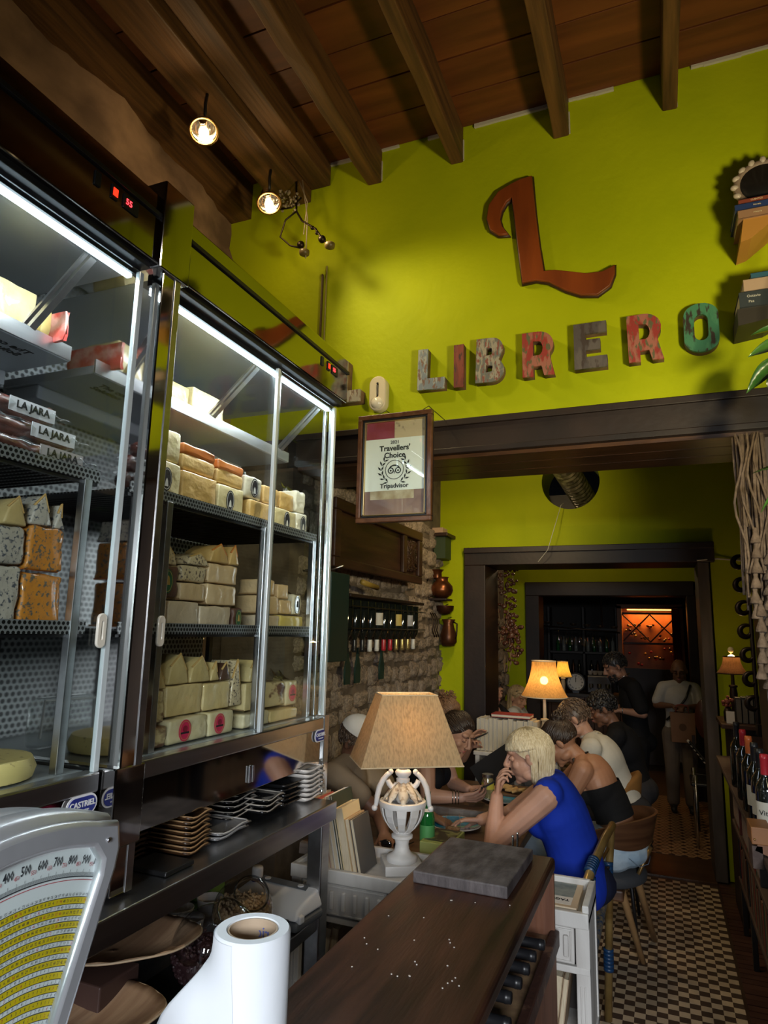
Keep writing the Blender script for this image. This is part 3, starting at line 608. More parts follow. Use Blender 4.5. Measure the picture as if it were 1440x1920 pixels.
for p,L_,w,rt,m in (((.56,2.8,2.86),.16,.035,(.6,.5,2.9),M_LEAF),((.56,2.75,2.90),.13,.03,(.5,.1,3.3),M_LEAF),((.54,2.78,2.80),.10,.03,(.9,1.2,2.6),M_LEAF),((.55,2.7,2.66),.14,.045,(.4,.9,3.0),M_LEAF),((.53,2.7,2.60),.12,.04,(1.0,1.3,3.5),M_LEAF),((.56,2.7,2.36),.15,.045,(.2,.4,3.1),M_LEAF),((.53,2.7,2.40),.10,.035,(-.4,-.3,3.0),M_LEAF),((.56,2.8,2.98),.09,.02,(.2,-.2,3.1),M_LEAF),((.55,2.75,2.75),.07,.02,(.2,.4,2.7),M_LEAF2)): leaf(t,(p[0]-.075,p[1],p[2]),L_*1.1,w*1.1,rt,m)
MB().tube([(.70,2.95,4.37),(.66,2.9,3.9),(.60,2.85,3.4),(.535,2.8,3.12),(.495,2.8,2.90),(.480,2.76,2.76),(.470,2.7,2.62),(.480,2.7,2.40),(.475,2.7,2.25)],.004).build('stem',M_LEAF,t,smooth=True)
# ================================================================ COLD CASES, STEEL TABLE
def perf_mat(name, base, hole, scale, metal=.8, emis=0):
    m=bpy.data.materials.new(name); m.use_nodes=True; N,L=nt(m); b=N['Principled BSDF']
    tc=N.new('ShaderNodeTexCoord'); sx=N.new('ShaderNodeSeparateXYZ'); L.new(tc.outputs['Object'],sx.inputs[0])
    ax=N.new('ShaderNodeMath'); ax.operation='ADD'; L.new(sx.outputs[0],ax.inputs[0]); L.new(sx.outputs[1],ax.inputs[1])
    cb=N.new('ShaderNodeCombineXYZ'); L.new(ax.outputs[0],cb.inputs[0]); L.new(sx.outputs[2],cb.inputs[1])
    outs=[]
    for k in (0,1):
        mp=N.new('ShaderNodeMapping'); mp.inputs['Scale'].default_value=(scale,scale/1.732,1); mp.inputs['Location'].default_value=(.5*k,.5*k,0); L.new(cb.outputs[0],mp.inputs[0])
        fr=N.new('ShaderNodeVectorMath'); fr.operation='FRACTION'; L.new(mp.outputs[0],fr.inputs[0])
        sb=N.new('ShaderNodeVectorMath'); sb.operation='SUBTRACT'; sb.inputs[1].default_value=(.5,.5,0); L.new(fr.outputs[0],sb.inputs[0])
        ml=N.new('ShaderNodeVectorMath'); ml.operation='MULTIPLY'; ml.inputs[1].default_value=(1,1.732,0); L.new(sb.outputs[0],ml.inputs[0])
        ln=N.new('ShaderNodeVectorMath'); ln.operation='LENGTH'; L.new(ml.outputs[0],ln.inputs[0])
        lt=N.new('ShaderNodeMath'); lt.operation='LESS_THAN'; lt.inputs[1].default_value=.34; L.new(ln.outputs['Value'],lt.inputs[0]); outs.append(lt.outputs[0])
    mxm=N.new('ShaderNodeMath'); mxm.operation='MAXIMUM'; L.new(outs[0],mxm.inputs[0]); L.new(outs[1],mxm.inputs[1])
    mx=N.new('ShaderNodeMixRGB'); L.new(mxm.outputs[0],mx.inputs[0]); mx.inputs[1].default_value=(*base,1); mx.inputs[2].default_value=(*hole,1)
    L.new(mx.outputs[0],b.inputs['Base Color']); b.inputs['Roughness'].default_value=.4; b.inputs['Metallic'].default_value=metal; return m
M_PERF=perf_mat('perforated_steel',(.34,.36,.37),(.012,.014,.016),48,.35)
M_PERFS=perf_mat('perforated_shelf',(.26,.27,.28),(.01,.01,.01),80,.5)
M_LED=mat('led_strip',(1,1,1),.5,emit=(.72,.88,1),estr=9)
M_LINER=mat('case_liner_steel',(.28,.30,.31),.35,.6)
M_SHELFW=mat('grey_case_shelf',(.30,.32,.35),.4,.2)
def bars(mb,x0,x1,y0,y1,z,step=.02,r_=.0025):
    y=y0
    while y<y1: mb.box(x0,x1,y-r_,y+r_,z-r_,z+r_); y+=step
def case(ya,yb,label,first=False):
    XF,XB=-1.2,-1.78
    t=thing('cold_display_case',(-1.5,(ya+yb)/2,1.2),label,'display case')
    # frame
    MB().box(XB,XF+.045,ya-.01,yb+.02,2.715,2.90).build('top_fascia',M_MIRROR,t,bevel=.004)
    MB().box(XB,XF+.052,ya-.012,yb+.022,2.838,2.850).build('fascia_groove',M_DSTEEL,t,bevel=.001)
    MB().box(XF-.06,XF+.03,ya,yb,2.700,2.716).build('top_rail',M_DSTEEL,t,bevel=.002)
    MB().box(XF-.030,XF-.015,ya+.02,yb-.02,2.675,2.69).build('led_strip',M_LED,t)
    MB().box(XF-.02,XF-.006,ya,yb,2.684,2.70).build('door_track',M_BLACK,t,bevel=.001)
    MB().box(XF-.03,XF+.012,ya,yb,1.425,1.468).build('bottom_rail',M_STEEL,t,bevel=.004)
    MB().box(XF-.02,XF+.006,ya,yb,1.30,1.425).build('mirror_panel',M_MIRROR,t,bevel=.002)
    MB().box(XB,XF-.021,ya,yb,1.30,1.46).build('base_box',M_DSTEEL,t,bevel=.002)
    MB().box(XB-.02,XB,ya,yb,1.2,2.72).build('back_panel',M_PERF,t)
    MB().box(XB,XF-.06,ya,yb,2.70,2.714).build('ceiling_panel',M_LINER,t)
    MB().box(XB+.02,XF-.03,ya+.01,yb-.01,1.461,1.468).build('floor_panel',M_LINER,t)
    # perforated upper back behind shelf, duct box under top shelf
    MB().box(XB+.03,-1.40,ya+.02,yb-.02,2.470,2.495).build('top_shelf',M_SHELFW,t,bevel=.002)
    MB().box(-1.402,-1.396,ya+.02,yb-.02,2.472,2.512).build('shelf_lip',M_STEEL,t,bevel=.001)
    MB().box(XB+.03,-1.62,ya+.03,yb-.03,2.43,2.47).build('evaporator_cover',M_SHELFW,t,bevel=.003)
    MB().box(XB+.005,XB+.012,ya+.02,yb-.02,1.48,2.46).build('inner_perforated_panel',M_PERF,t)
    # shelves
    for z in (2.145,1.785):
        y0,y1=(ya+.02,yb-.03)
        MB().box(-1.248,-1.244,y0,y1,z-.012,z+.018).build('shelf_lip',M_PERFS,t)
        mb=MB().box(-1.75,-1.248,y0,y1,z-.004,z)
        mb.build('shelf_tray',M_PERFS,t)
        mb=MB(); bars(mb,-1.74,-1.25,y0+.01,y1-.01,z-.012,.024,.002); mb.box(-1.26,-1.25,y0,y1,z-.02,z-.008)
        tag(mb.build('wire_grid',M_DSTEEL,t),kind='stuff')
        MB().tube([(-1.25,y0+.02,z-.014),(-1.72,y0+.3,z-.03)],.007).build('shelf_bracket',M_DSTEEL,t)
    posts=(ya+.115,ya+.61,yb-.05) if not first else (ya+.1,ya+.55,yb-.065)
    for p in posts:
        MB().box(-1.262,-1.240,p-.011,p+.011,1.468,2.135).build('inner_post',M_STEEL,t,bevel=.002)
    for p in posts: MB().box(-1.72,-1.70,p-.011,p+.011,1.468,2.135).build('inner_post',M_DSTEEL,t,bevel=.002)
    # inner panes: rear strut and diagonal bracket of the lifting top
    for p in (yb-.06,ya+.5) if not first else (yb-.12,yb-.6):
        MB().tube([(-1.245,p,2.68),(-1.404,p-.02,2.512)],.012,4).tube([(-1.245,p-.02,2.68),(-1.404,p-.04,2.512)],.006,4).build('diagonal_strut',M_STEEL,t)
    # glass
    ym=ya+.57
    MB().box(XF-.008,XF-.002,ya+.01,ym+.015,1.468,2.69).build('sliding_pane',GLASS,t)
    MB().box(XF+.000,XF+.006,ym-.015,yb-.005,1.468,2.69).build('sliding_pane',GLASS,t)
    for p,x in ((ya+.012,XF-.004),(ym+.012,XF-.004),(ym-.01,XF+.006),(yb-.008,XF+.004)):
        MB().box(x-.009,x+.004,p-.008,p+.008,1.468,2.69).build('pane_edge',mat('milky_edge_trim',(.60,.66,.68),.25,.3),t,bevel=.002)
    if not first: 
        MB().box(XB,XF,yb,yb+.006,1.468,2.70).build('side_pane',GLASS,t)
        for x in (XF-.04,XF-.012): MB().box(x-.012,x,yb-.004,yb+.012,1.468,2.70).build('corner_trim',mat('bright_trim',(.75,.78,.8),.2,.9),t,bevel=.002)
    # controls
    for k,(y,w,e) in enumerate(((yb-.21,.018,(.0,.0,.0)),(yb-.158,.020,(1,.03,.01)),(yb-.105,.05,(.0,.0,.0)))):
        MB().box(XF+.045,XF+.049,y-w/2,y+w/2,2.790,2.826).build('control',M_BLACK,t,bevel=.001)
    MB().box(XF+.049,XF+.051,yb-.165,yb-.150,2.798,2.818).build('red_switch',mat('red_lamp',(.5,.02,.01),.3,emit=(1,.03,.01),estr=2.),t,bevel=.001)
    text('display_digits','55',mat('red_digits',(.6,.02,.02),.4,emit=(1,.03,.04),estr=5),.022,face_M((XF+.0495,yb-.113,2.808),(0,1,0),(0,0,1)),t)
    # badge
    bx=XF+.012; by,bz=(yb-.045,1.405)
    M=face_M((bx,by,bz),(0,1,0),(0,0,1))
    wht=mat('badge_white',(.75,.75,.78),.35); blu=mat('badge_blue',(.02,.03,.22),.35)
    poly_obj('badge',cap(.044,.086,0,0),[],0,.002,wht,t,M=M@Matrix.Rotation(pi/2,4,'Z'))
    poly_obj('badge_field',cap(.036,.076,0,0),[],0,.003,blu,t,M=M@Matrix.Translation((0,0,.001))@Matrix.Rotation(pi/2,4,'Z'))
    text('badge_lettering','CASTRIEL',wht,.017,M@Matrix.Translation((0,.003,.003)),t,bold=.0004,scale_x=.98)
    text('badge_small_print','REFRIGERACION',wht,.005,M@Matrix.Translation((0,-.010,.003)),t)
    # white recessed pull
    hy=ya+.055 if not first else yb-.035
    a=MB().box(XF+.002,XF+.010,hy-.010,hy+.010,1.745,1.805)
    poly_obj('pull_handle',cap(.022,.075,0,0),[cap(.008,.045,0,0)],0,.008,M_WPL2,t,bevel=.002,M=face_M((XF+.010,hy,1.782),(0,1,0),(0,0,1)))
    if not first:
        for q in (0,.018): MB().box(XF+.006,XF+.014,ym-.07+q,ym-.06+q,1.325,1.375).build('latch',M_STEEL,t,bevel=.002)
    return t
case(1.335,2.345,'stainless cold case full of cheeses, the one nearer the green wall')
t1=case(.22,1.225,'stainless cold case at the left edge of the view with sausages and blue cheese',True)
text('shelf_print','The cold\nSolution',M_INK,.034,face_M((-1.47,1.07,2.4692),(0,-1,0),(1,0,0)),t1,bold=.0005)
for ya,yb in ((1.335,2.345),(.22,1.225)): 
    light('case_led','AREA',(-1.222,(ya+yb)/2,2.672),8.5,(.86,.94,1),yb-ya-.06,.02,(-1.42,(ya+yb)/2,1.9)).rotation_euler.rotate_axis('Z',0)
for o in bpy.data.objects:
    if o.type=='LIGHT' and o.name.startswith('case_led'):
        o.data.size=.03; o.data.size_y=.95
        d=(Vector((-.22,0,-1))).normalized(); zc=-d; yc=Vector((0,1,0)); xc=yc.cross(zc).normalized(); 
        o.rotation_euler=Matrix((xc,yc,zc)).transposed().to_euler()
# column between the cases
t=thing('steel_column',(-1.2,1.28,1.2),'tall polished steel column between the two cold cases','column')
MB().box(-1.78,-1.150,1.246,1.312,1.2,2.72).build('column_body',M_MIRROR,t,bevel=.003)
MB().box(-1.152,-1.147,1.290,1.312,1.2,2.72).build('bright_edge',M_STEEL,t,bevel=.001)
MB().box(-1.78,-1.146,1.23,1.325,1.3,1.475).build('column_foot',M_MIRROR,t,bevel=.004)
MB().box(-1.78,-1.140,1.22,1.335,2.70,2.945).build('column_head',M_MIRROR,t,bevel=.004)
t=thing('grey_side_plate',(-1.45,2.335,1.2),'bluish printed plate closing the end under the second cold case','panel')
MB().box(-1.75,-1.205,2.348,2.356,1.2,1.30).build('plate',mat('bluegrey_plastic',(.20,.24,.30),.4),t,bevel=.002)
MB().box(-1.225,-1.185,2.325,2.365,1.19,1.475).build('corner_leg',mat('clear_corner',(.55,.57,.58),.1,.9),t,bevel=.003)
text('plate_print','Cober a',M_INK,.03,face_M((-1.25,2.347,1.26),(1,0,0),(0,0,1)),t)
# ---- steel table under the cases
t=thing('steel_table',(-1.45,1.2,0),'long stainless steel work table under the cold cases','table')
MB().box(-1.80,-1.10,.2,2.28,1.128,1.19).build('table_top',M_STEEL,t,bevel=.004)
for y in (2.22,.75): MB().box(-1.165,-1.11,y-.03,y+.03,0,1.13).build('leg',M_STEEL,t,bevel=.004); MB().box(-1.79,-1.735,y-.03,y+.03,0,1.13).build('leg',M_STEEL,t,bevel=.004)
MB().box(-1.79,-1.12,.75,2.24,.79,.832).build('lower_shelf',M_STEEL,t,bevel=.003)
MB().box(-1.79,-1.12,.75,2.24,.40,.43).build('lower_shelf',M_DSTEEL,t,bevel=.003)
MB().box(-1.81,-1.795,.75,2.24,0,1.13).build('back_board',M_BLACK,t)
MB().box(-1.76,-1.15,.77,.80,.0,1.1).build('side_board',M_BLACK,t) if 0 else None
# counter of the foreground left (supports scale)
# ================================================================ CHEESES
CM={}
def cheesemat(k):
    if k in CM: return CM[k]
    D=dict(pale=((.52,.42,.20),(.60,.50,.28)),tan=((.50,.30,.09),(.58,.38,.14)),orange=((.50,.22,.045),(.55,.33,.09)),grey=((.50,.38,.25),(.60,.48,.34)),cream=((.58,.40,.21),(.66,.48,.28)),cream2=((.62,.46,.20),(.70,.55,.28)),yellow=((.60,.46,.12),(.62,.50,.20)),
      brown=((.05,.022,.012),(.10,.045,.025)),red=((.55,.06,.05),(.65,.30,.26)),wrapwhite=((.55,.50,.38),(.68,.63,.52)),wrapcream=((.60,.50,.28),(.68,.58,.38)),greyblue=((.22,.25,.25),(.42,.44,.42)),rindwhite=((.42,.36,.27),(.55,.48,.38)),
      speck=((.58,.46,.28),(.10,.07,.05)),marble=((.60,.48,.26),(.13,.05,.02)),blue=((.44,.40,.34),(.07,.08,.10)),bluorange=((.50,.19,.02),(.10,.09,.07)),wedge=((.62,.48,.22),(.52,.38,.15)))
    a,b=D[k]; kw=dict(scale=14,ramp=(.35,.7))
    if k=='marble': kw=dict(scale=9,ramp=(.50,.56),stretch=(1,1,1.6),kind='noise')
    if k in('blue','bluorange','speck'): kw=dict(scale=120,ramp=(.54,.62))
    if k=='red': kw=dict(scale=18,ramp=(.45,.6))
    CM[k]=mat('cheese_'+k,a,.5,col2=b,bump=.55,bscale=30,coat=.55 if k not in('wedge',) else .2,detail=5,sss=0,**kw); return CM[k]
ORANGE_RIND=mat('orange_rind',(.50,.13,.02),.4,coat=.6,bump=.2,bscale=20,col2=(.55,.2,.04),scale=6); DARK_RIND=mat('dark_rind',(.07,.03,.02),.5,bump=.4,bscale=30,col2=(.12,.05,.03),scale=15)
LAB={'oval':mat('oval_black_label',(.02,.018,.02),.4),'pink':mat('pink_label',(.55,.02,.08),.4),'green':mat('green_label',(.02,.10,.045),.4),'silver':mat('silver_label',(.5,.5,.5),.2,.8)}
M_PAPER=mat('label_white',(.6,.58,.52),.5); M_GOLD=mat('label_gold',(.45,.28,.08),.4)
def lump(x0,x1,y0,y1,z0,z1,n=3,j=.0025,seed=0):
    """softly irregular block on a subdivided grid"""
    rs=random.Random(seed); mb=MB(); idx={}
    for i in range(n+1):
        for a in range(n+1):
            for b in range(n+1):
                if i in(0,n) or a in(0,n) or b in(0,n):
                    idx[i,a,b]=len(mb.v); mb.v.append((x0+(x1-x0)*i/n+rs.uniform(-j,j),y0+(y1-y0)*a/n+rs.uniform(-j,j),z0+(z1-z0)*b/n+(rs.uniform(-j,j) if b else 0)))
    for a in range(n):
        for b in range(n):
            for q,fl in ((0,0),(n,1)):
                for F in ([idx[q,a,b],idx[q,a,b+1],idx[q,a+1,b+1],idx[q,a+1,b]],):
                    mb.f.append(tuple(F if not fl else F[::-1])); mb.m.append(0)
                F=[idx[a,q,b],idx[a+1,q,b],idx[a+1,q,b+1],idx[a,q,b+1]]; mb.f.append(tuple(F if not fl else F[::-1])); mb.m.append(0)
                F=[idx[a,b,q],idx[a,b+1,q],idx[a+1,b+1,q],idx[a+1,b,q]]; mb.f.append(tuple(F if not fl else F[::-1])); mb.m.append(0)
    return mb
DESC=dict(pale='pale ivory cheese block',tan='tan semi cured cheese block',orange='yellow cheese block with orange rind',grey='greyish cream cheese block in film',cream='cream coloured cheese block',cream2='buttery yellow cheese block',yellow='deep yellow cheese block',brown='dark brown rinded cheese',red='red and white marbled block',
  wrapwhite='white cheese in plastic',wrapcream='vacuum packed cream cheese',greyblue='grey blue rinded cheese',rindwhite='white cheese with basket weave rind',speck='cheese block with black speckles',marble='cheese block marbled with brown veins',blue='blue veined cheese block',bluorange='orange cheese block with blue veins')
LD={'oval':' with oval label','pink':' with pink label','green':' with green label','silver':' with silver label','':''}
ORD=['leftmost','second from left','third from left','fourth from left','fifth from left','rightmost']
def oval_label(t,X,yc,zc,ry,rz,k):
    M=face_M((X,yc,zc),(0,1,0),(0,0,1)); E_=lambda a,b:arc(0,0,a,b,0,350,20)
    poly_obj('label',E_(ry,rz),[],0,.0012,LAB[k],t,M=M)
    c={'oval':M_PAPER,'pink':M_GOLD,'green':M_GOLD,'silver':M_INK}[k]
    poly_obj('label_ring',E_(ry*.86,rz*.88),[E_(ry*.80,rz*.83)],0,.0018,c,t,M=M)
    if k=='pink':
        poly_obj('label_emblem',E_(ry*.42,rz*.30),[],0,.0018,mat('dark_pink',(.25,.01,.03),.4),t,M=M@Matrix.Translation((0,.15*rz,0)))
        poly_obj('label_band',[(-.7*ry,-.30*rz),(.7*ry,-.30*rz),(.7*ry,-.12*rz),(-.7*ry,-.12*rz)],[],0,.0018,M_INK,t,M=M)
    elif k=='oval': poly_obj('label_emblem',[(-.35*ry,-.6*rz),(.35*ry,-.6*rz),(.2*ry,-.1*rz),(0,.1*rz),(-.2*ry,-.1*rz)],[],0,.0018,M_PAPER,t,M=M)
    else: poly_obj('label_emblem',[(-.4*ry,-.3*rz),(.4*ry,-.3*rz),(.25*ry,.3*rz),(0,.5*rz),(-.25*ry,.3*rz)],[],0,.0018,c,t,M=M)
sd=0
def wrapfin(t,X,y,z,s_,rs):
    mb=MB(); n=6
    for i in range(n+1):
        for j in range(4): mb.v.append((X-.02-.05*j/3+rs.uniform(-.006,.006), y-s_/2+s_*i/n, z+s_*.5*(j/3)*(.5+.5*sin(i*1.7))+rs.uniform(-.004,.004)))
    for i in range(n):
        for j in range(3): a=i*4+j; mb.f.append((a,a+4,a+5,a+1)); mb.m.append(0)
    mb.build('plastic_wrap',WRAP,t,smooth=True)
def cheese(X,y0,y1,z0,z1,k,lab,label,group,depth=None):
    global sd; sd+=1; rs=random.Random(sd); d=depth or min(.2,max(.10,(y1-y0)*1.1)); g=.0018
    t=thing('cheese_block',(X-d/2,(y0+y1)/2,z0),label,'cheese',group)
    zt=z1
    if k=='orange':
        lump(X-d,X,y0+g,y1-g,z0+g,z0+(z1-z0)*.62,3,.002,sd).build('cheese_body',cheesemat('tan'),t,bevel=.008,smooth=True)
        lump(X-d,X+.001,y0+g,y1-g,z0+(z1-z0)*.60,z1,3,.003,sd+5).build('rind',ORANGE_RIND,t,bevel=.012,smooth=True,seg=3)
    elif k=='bluorange':
        zm=(z0+z1)/2; lump(X-d,X,y0+g,y1-g,z0+g,z1-g,5,.004,sd).build('cheese_body',cheesemat(k),t,bevel=.007,smooth=True)
        lump(X-d-.002,X-.01,y0+g-.0005,y1-g+.0005,z0+g-.001,z0+g+.004,3,.001,sd).build('rind',ORANGE_RIND,t)
    elif k=='brown': lump(X-d,X,y0+g,y1-g,z0+g,z1-g,4,.003,sd).build('rind',DARK_RIND,t,bevel=.006,smooth=True)
    elif k in('grey','cream','cream2','pale','tan','yellow') :
        lump(X-d,X,y0+g,y1-g,z0+g,z1-g,4,.002,sd).build('cheese_body',cheesemat(k),t,bevel=.005,smooth=True)
        lump(X-d-.001,X-.003,y0+g-.001,y1-g+.001,z0+.003,z0+.0075,3,.0008,sd).build('rind',mat('rind',(.30,.19,.09),.5) if 'rindm' not in CM else CM['rindm'],t)
        CM['rindm']=t.children[-1].data.materials[0]
    else: lump(X-d,X,y0+g,y1-g,z0+g,z1-g,4,.003,sd).build('cheese_body',cheesemat(k),t,bevel=.007,smooth=True)
    if lab:
        ry=min(.021,(y1-y0)*.28); rz=min(.034,(z1-z0)*.42)
        if lab=='pink': rz=min(.030,rz*1.0); ry=min(.026,rz)
        oval_label(t,X+.003,(y0+y1)/2+(y1-y0)*rs.uniform(-.12,.12),(z0+z1)/2,ry,rz,lab)
    if k.startswith('wrap'): wrapfin(t,X-.01,(y0+y1)/2,zt-.002,min(.1,y1-y0),rs)
    return t
ROWS=[
(('bottom layer','right case upper shelf',-1.26),[(1.414, 1.522, 2.149, 2.258, 'pale', 'oval'), (1.529, 1.692, 2.149, 2.250, 'tan', ''), (1.701, 1.844, 2.149, 2.247, 'pale', 'oval'), (1.882, 2.038, 2.149, 2.230, 'tan', ''), (2.045, 2.194, 2.149, 2.231, 'pale', 'oval'), (2.2, 2.282, 2.149, 2.237, 'wrapwhite', 'oval')]),
(('upper layer','right case upper shelf',-1.27),[(1.433, 1.523, 2.260, 2.356, 'pale', ''), (1.533, 1.693, 2.252, 2.335, 'orange', ''), (1.702, 1.849, 2.249, 2.326, 'orange', ''), (1.859, 1.964, 2.232, 2.311, 'wrapwhite', 'oval'), (1.974, 2.078, 2.232, 2.299, 'tan', ''), (2.087, 2.190, 2.233, 2.298, 'tan', ''), (2.20, 2.282, 2.239, 2.325, 'wrapwhite', '')]),
(('bottom layer','right case middle shelf',-1.26),[(1.431, 1.505, 1.789, 1.872, 'grey', ''), (1.508, 1.647, 1.789, 1.867, 'grey', ''), (1.651, 1.808, 1.789, 1.859, 'grey', ''), (1.821, 1.875, 1.789, 1.857, 'brown', 'green'), (1.989, 2.109, 1.789, 1.840, 'grey', ''), (2.113, 2.282, 1.789, 1.843, 'yellow', '')]),
(('second layer','right case middle shelf',-1.27),[(1.438, 1.556, 1.874, 1.965, 'brown', 'green'), (1.567, 1.686, 1.869, 1.923, 'cream', ''), (1.692, 1.847, 1.861, 1.928, 'cream', ''), (2.001, 2.119, 1.842, 1.908, 'cream', ''), (2.124, 2.210, 1.845, 1.899, 'cream', ''), (2.215, 2.282, 1.845, 1.924, 'wrapwhite', 'silver')]),
(('third layer','right case middle shelf',-1.28),[(1.578, 1.696, 1.925, 1.976, 'speck', ''), (1.704, 1.86, 1.930, 1.994, 'cream', ''), (2.018, 2.1, 1.910, 1.967, 'cream', ''), (2.12, 2.20, 1.901, 1.956, 'cream', '')]),
(('bottom layer','floor of right case',-1.25),[(1.417, 1.533, 1.469, 1.528, 'marble', ''), (1.538, 1.711, 1.469, 1.540, 'wrapcream', 'pink'), (1.716, 1.844, 1.469, 1.54, 'wrapcream', 'pink'), (1.899, 2.057, 1.469, 1.518, 'wrapcream', 'pink'), (2.060, 2.25, 1.469, 1.510, 'cream2', '')]),
(('second layer','floor of right case',-1.27),[(1.429, 1.538, 1.530, 1.62, 'marble', ''), (1.542, 1.703, 1.542, 1.629, 'cream2', ''), (1.707, 1.843, 1.542, 1.626, 'cream2', ''), (1.931, 2.043, 1.520, 1.612, 'cream2', ''), (2.05, 2.19, 1.519, 1.607, 'marble', ''), (2.20, 2.282, 1.512, 1.603, 'wrapcream', 'pink')]),
(('bottom layer','middle shelf, left case',-1.26),[(0.908, 0.97, 1.789, 1.909, 'blue', ''), (0.972, 1.033, 1.789, 1.915, 'blue', ''), (1.038, 1.146, 1.789, 1.907, 'bluorange', '')]),
(('upper layer','middle shelf, left case',-1.27),[(0.902, 0.967, 1.912, 1.996, 'blue', ''), (0.97, 1.043, 1.918, 2.003, 'blue', ''), (1.048, 1.146, 1.911, 2.012, 'bluorange', '')]),
(('front row','top shelf, left case',-1.41),[(0.997, 1.11, 2.498, 2.615, 'pale', '')]),
(('front row','top shelf, right case',-1.41),[(1.456, 1.536, 2.498, 2.581, 'wrapwhite', ''), (1.599, 1.711, 2.498, 2.58, 'yellow', ''), (1.728, 1.903, 2.498, 2.598, 'pale', '')]),
]
for (lay,sh,X),L_ in ROWS:
    for i,(y0,y1,z0,z1,k,l) in enumerate(L_):
        pos=['leftmost','second from left','third from left','fourth from left','fifth from left','sixth from left','seventh from left'][i] if i<len(L_)-1 or len(L_)<2 else 'rightmost'
        cheese(X-.012,y0,y1,z0,z1,k,l,f"{DESC[k]}{LD[l]}, {pos}, {lay}, {sh}",f"cheeses in the {lay}, {sh}")
cheese(-1.41,1.120,1.150,2.498,2.587,'yellow','','thin yellow cheese piece beside the ivory block, highest shelf, left case','cheeses in the front row, highest shelf, left case')
for i,(a,b) in enumerate(((1.155,1.175),(1.146,1.198))): pass
cheese(-1.36+.0,1.153,1.146,2.498,2.58,'red','','red and white marbled block at the end of the first case top shelf','red packs on the top shelf',.2)
for i,(y0,y1,z0,z1,k) in enumerate(((1.338,1.398,1.923,1.983,'greyblue'),(1.338,1.398,1.865,1.92,'greyblue'),(1.338,1.398,1.789,1.862,'rindwhite'))):
    cheese(-1.32,y0,y1,z0,z1,k,'',('grey blue cheese at the top of the stack just right of the steel column','grey blue cheese in the middle of the stack just right of the steel column','white basket rind cheese at the foot of the stack just right of the steel column')[i],'stack beside the steel column',.12)
cheese(-1.27,1.345,1.405,2.149,2.36,'pale','','tall pale cheese slab in film, far left of the right case upper shelf','cheeses on the right case upper shelf',.14)
def wedge(X,y0,y1,z0,z1,label,group,face='wedge',rindm=None,rot=0):
    """triangular wedge standing on its rind side, sloping back"""
    t=thing('cheese_wedge',(X-.05,(y0+y1)/2,z0),label,'cheese',group); d=.11
    pr=[(y0,z0),(y1,z0),(y1-.012,z0+(z1-z0)*.45),((y0*.45+y1*.55),z1),(y0+.01,z0+(z1-z0)*.6)]
    mb=MB().prism(pr,X-d,X,axis='x'); o=mb.build('cheese_body',cheesemat(face),t,bevel=.005,smooth=True)
    pr2=[(y0+.01,z0+(z1-z0)*.6),((y0*.45+y1*.55),z1),(y1-.012,z0+(z1-z0)*.45)]
    mb=MB().tube([(X-.004,*p) for p in pr2],.0035,6); mb.build('rind',rindm or cheesemat('tan'),t)
    return t
WD=['ivory wedge','tall yellow wedge with a striped cut','striped yellow wedge','small pale wedge','dark brown rinded wedge','pale speckled wedge','narrow cream wedge']
for i,(a,b,z0,z1) in enumerate(((1.473,1.545,1.622,1.680),(1.549,1.640,1.631,1.716),(1.645,1.742,1.631,1.706),(1.745,1.79,1.631,1.688),(1.793,1.850,1.629,1.684),(1.853,1.917,1.545,1.690),(1.958,2.017,1.614,1.688))):
    wedge(-1.285,a,b,z0,z1,f'{WD[i]} on top of the blocks, floor of right case',"wedges on the floor of right case",'brown' if i==4 else ('speck' if i==5 else 'wedge'))
for i,(a,b,z0,z1,k) in enumerate(((1.598,1.70,1.978,2.015,'speck'),(1.703,1.80,1.996,2.055,'orange'),(1.803,1.86,1.996,2.060,'orange'),(1.445,1.55,1.967,2.030,'speck'))):
    wedge(-1.285,a,b,z0,z1,('speckled wedge on top of the speckled block, middle shelf','left one of the two orange rind wedges on the middle shelf','right one of the two orange rind wedges on the middle shelf','speckled orange wedge on the dark brown cheese, middle shelf')[i],'wedges on the right case middle shelf','tan' if k=='orange' else 'speck',ORANGE_RIND if k=='orange' else None)
for i,(a,b,z0,z1) in enumerate(((.985,1.045,2.005,2.068),(1.050,1.110,2.014,2.086),(1.115,1.146,2.013,2.072))):
    wedge(-1.285,a,b,z0,z1,('tan wedge lying on the blue cheese at the left edge','grey mould rinded wedge above the blue veined stack','grey mould rinded wedge above the orange blue block')[i],'wedges on the middle shelf, left case','wedge' if i==0 else 'blue')
t=thing('cheese_log',(-1.35,1.37,1.469),'white topped reddish brown cheese drum standing right of the steel column','cheese')
MB().lathe([(.035,1.469),(.038,1.475),(.038,1.60),(.036,1.607)],20,M=Matrix.Translation((-1.315,1.378,0))).build('rind',mat('reddish_rind',(.14,.04,.02),.6,col2=(.25,.12,.07),scale=20,bump=.6,bscale=60),t,smooth=True,angle=1)
MB().lathe([(.036,1.608),(.037,1.613),(.037,1.655),(.034,1.66)],20,M=Matrix.Translation((-1.315,1.378,0))).build('cheese_top',cheesemat('rindwhite'),t,smooth=True,angle=1)
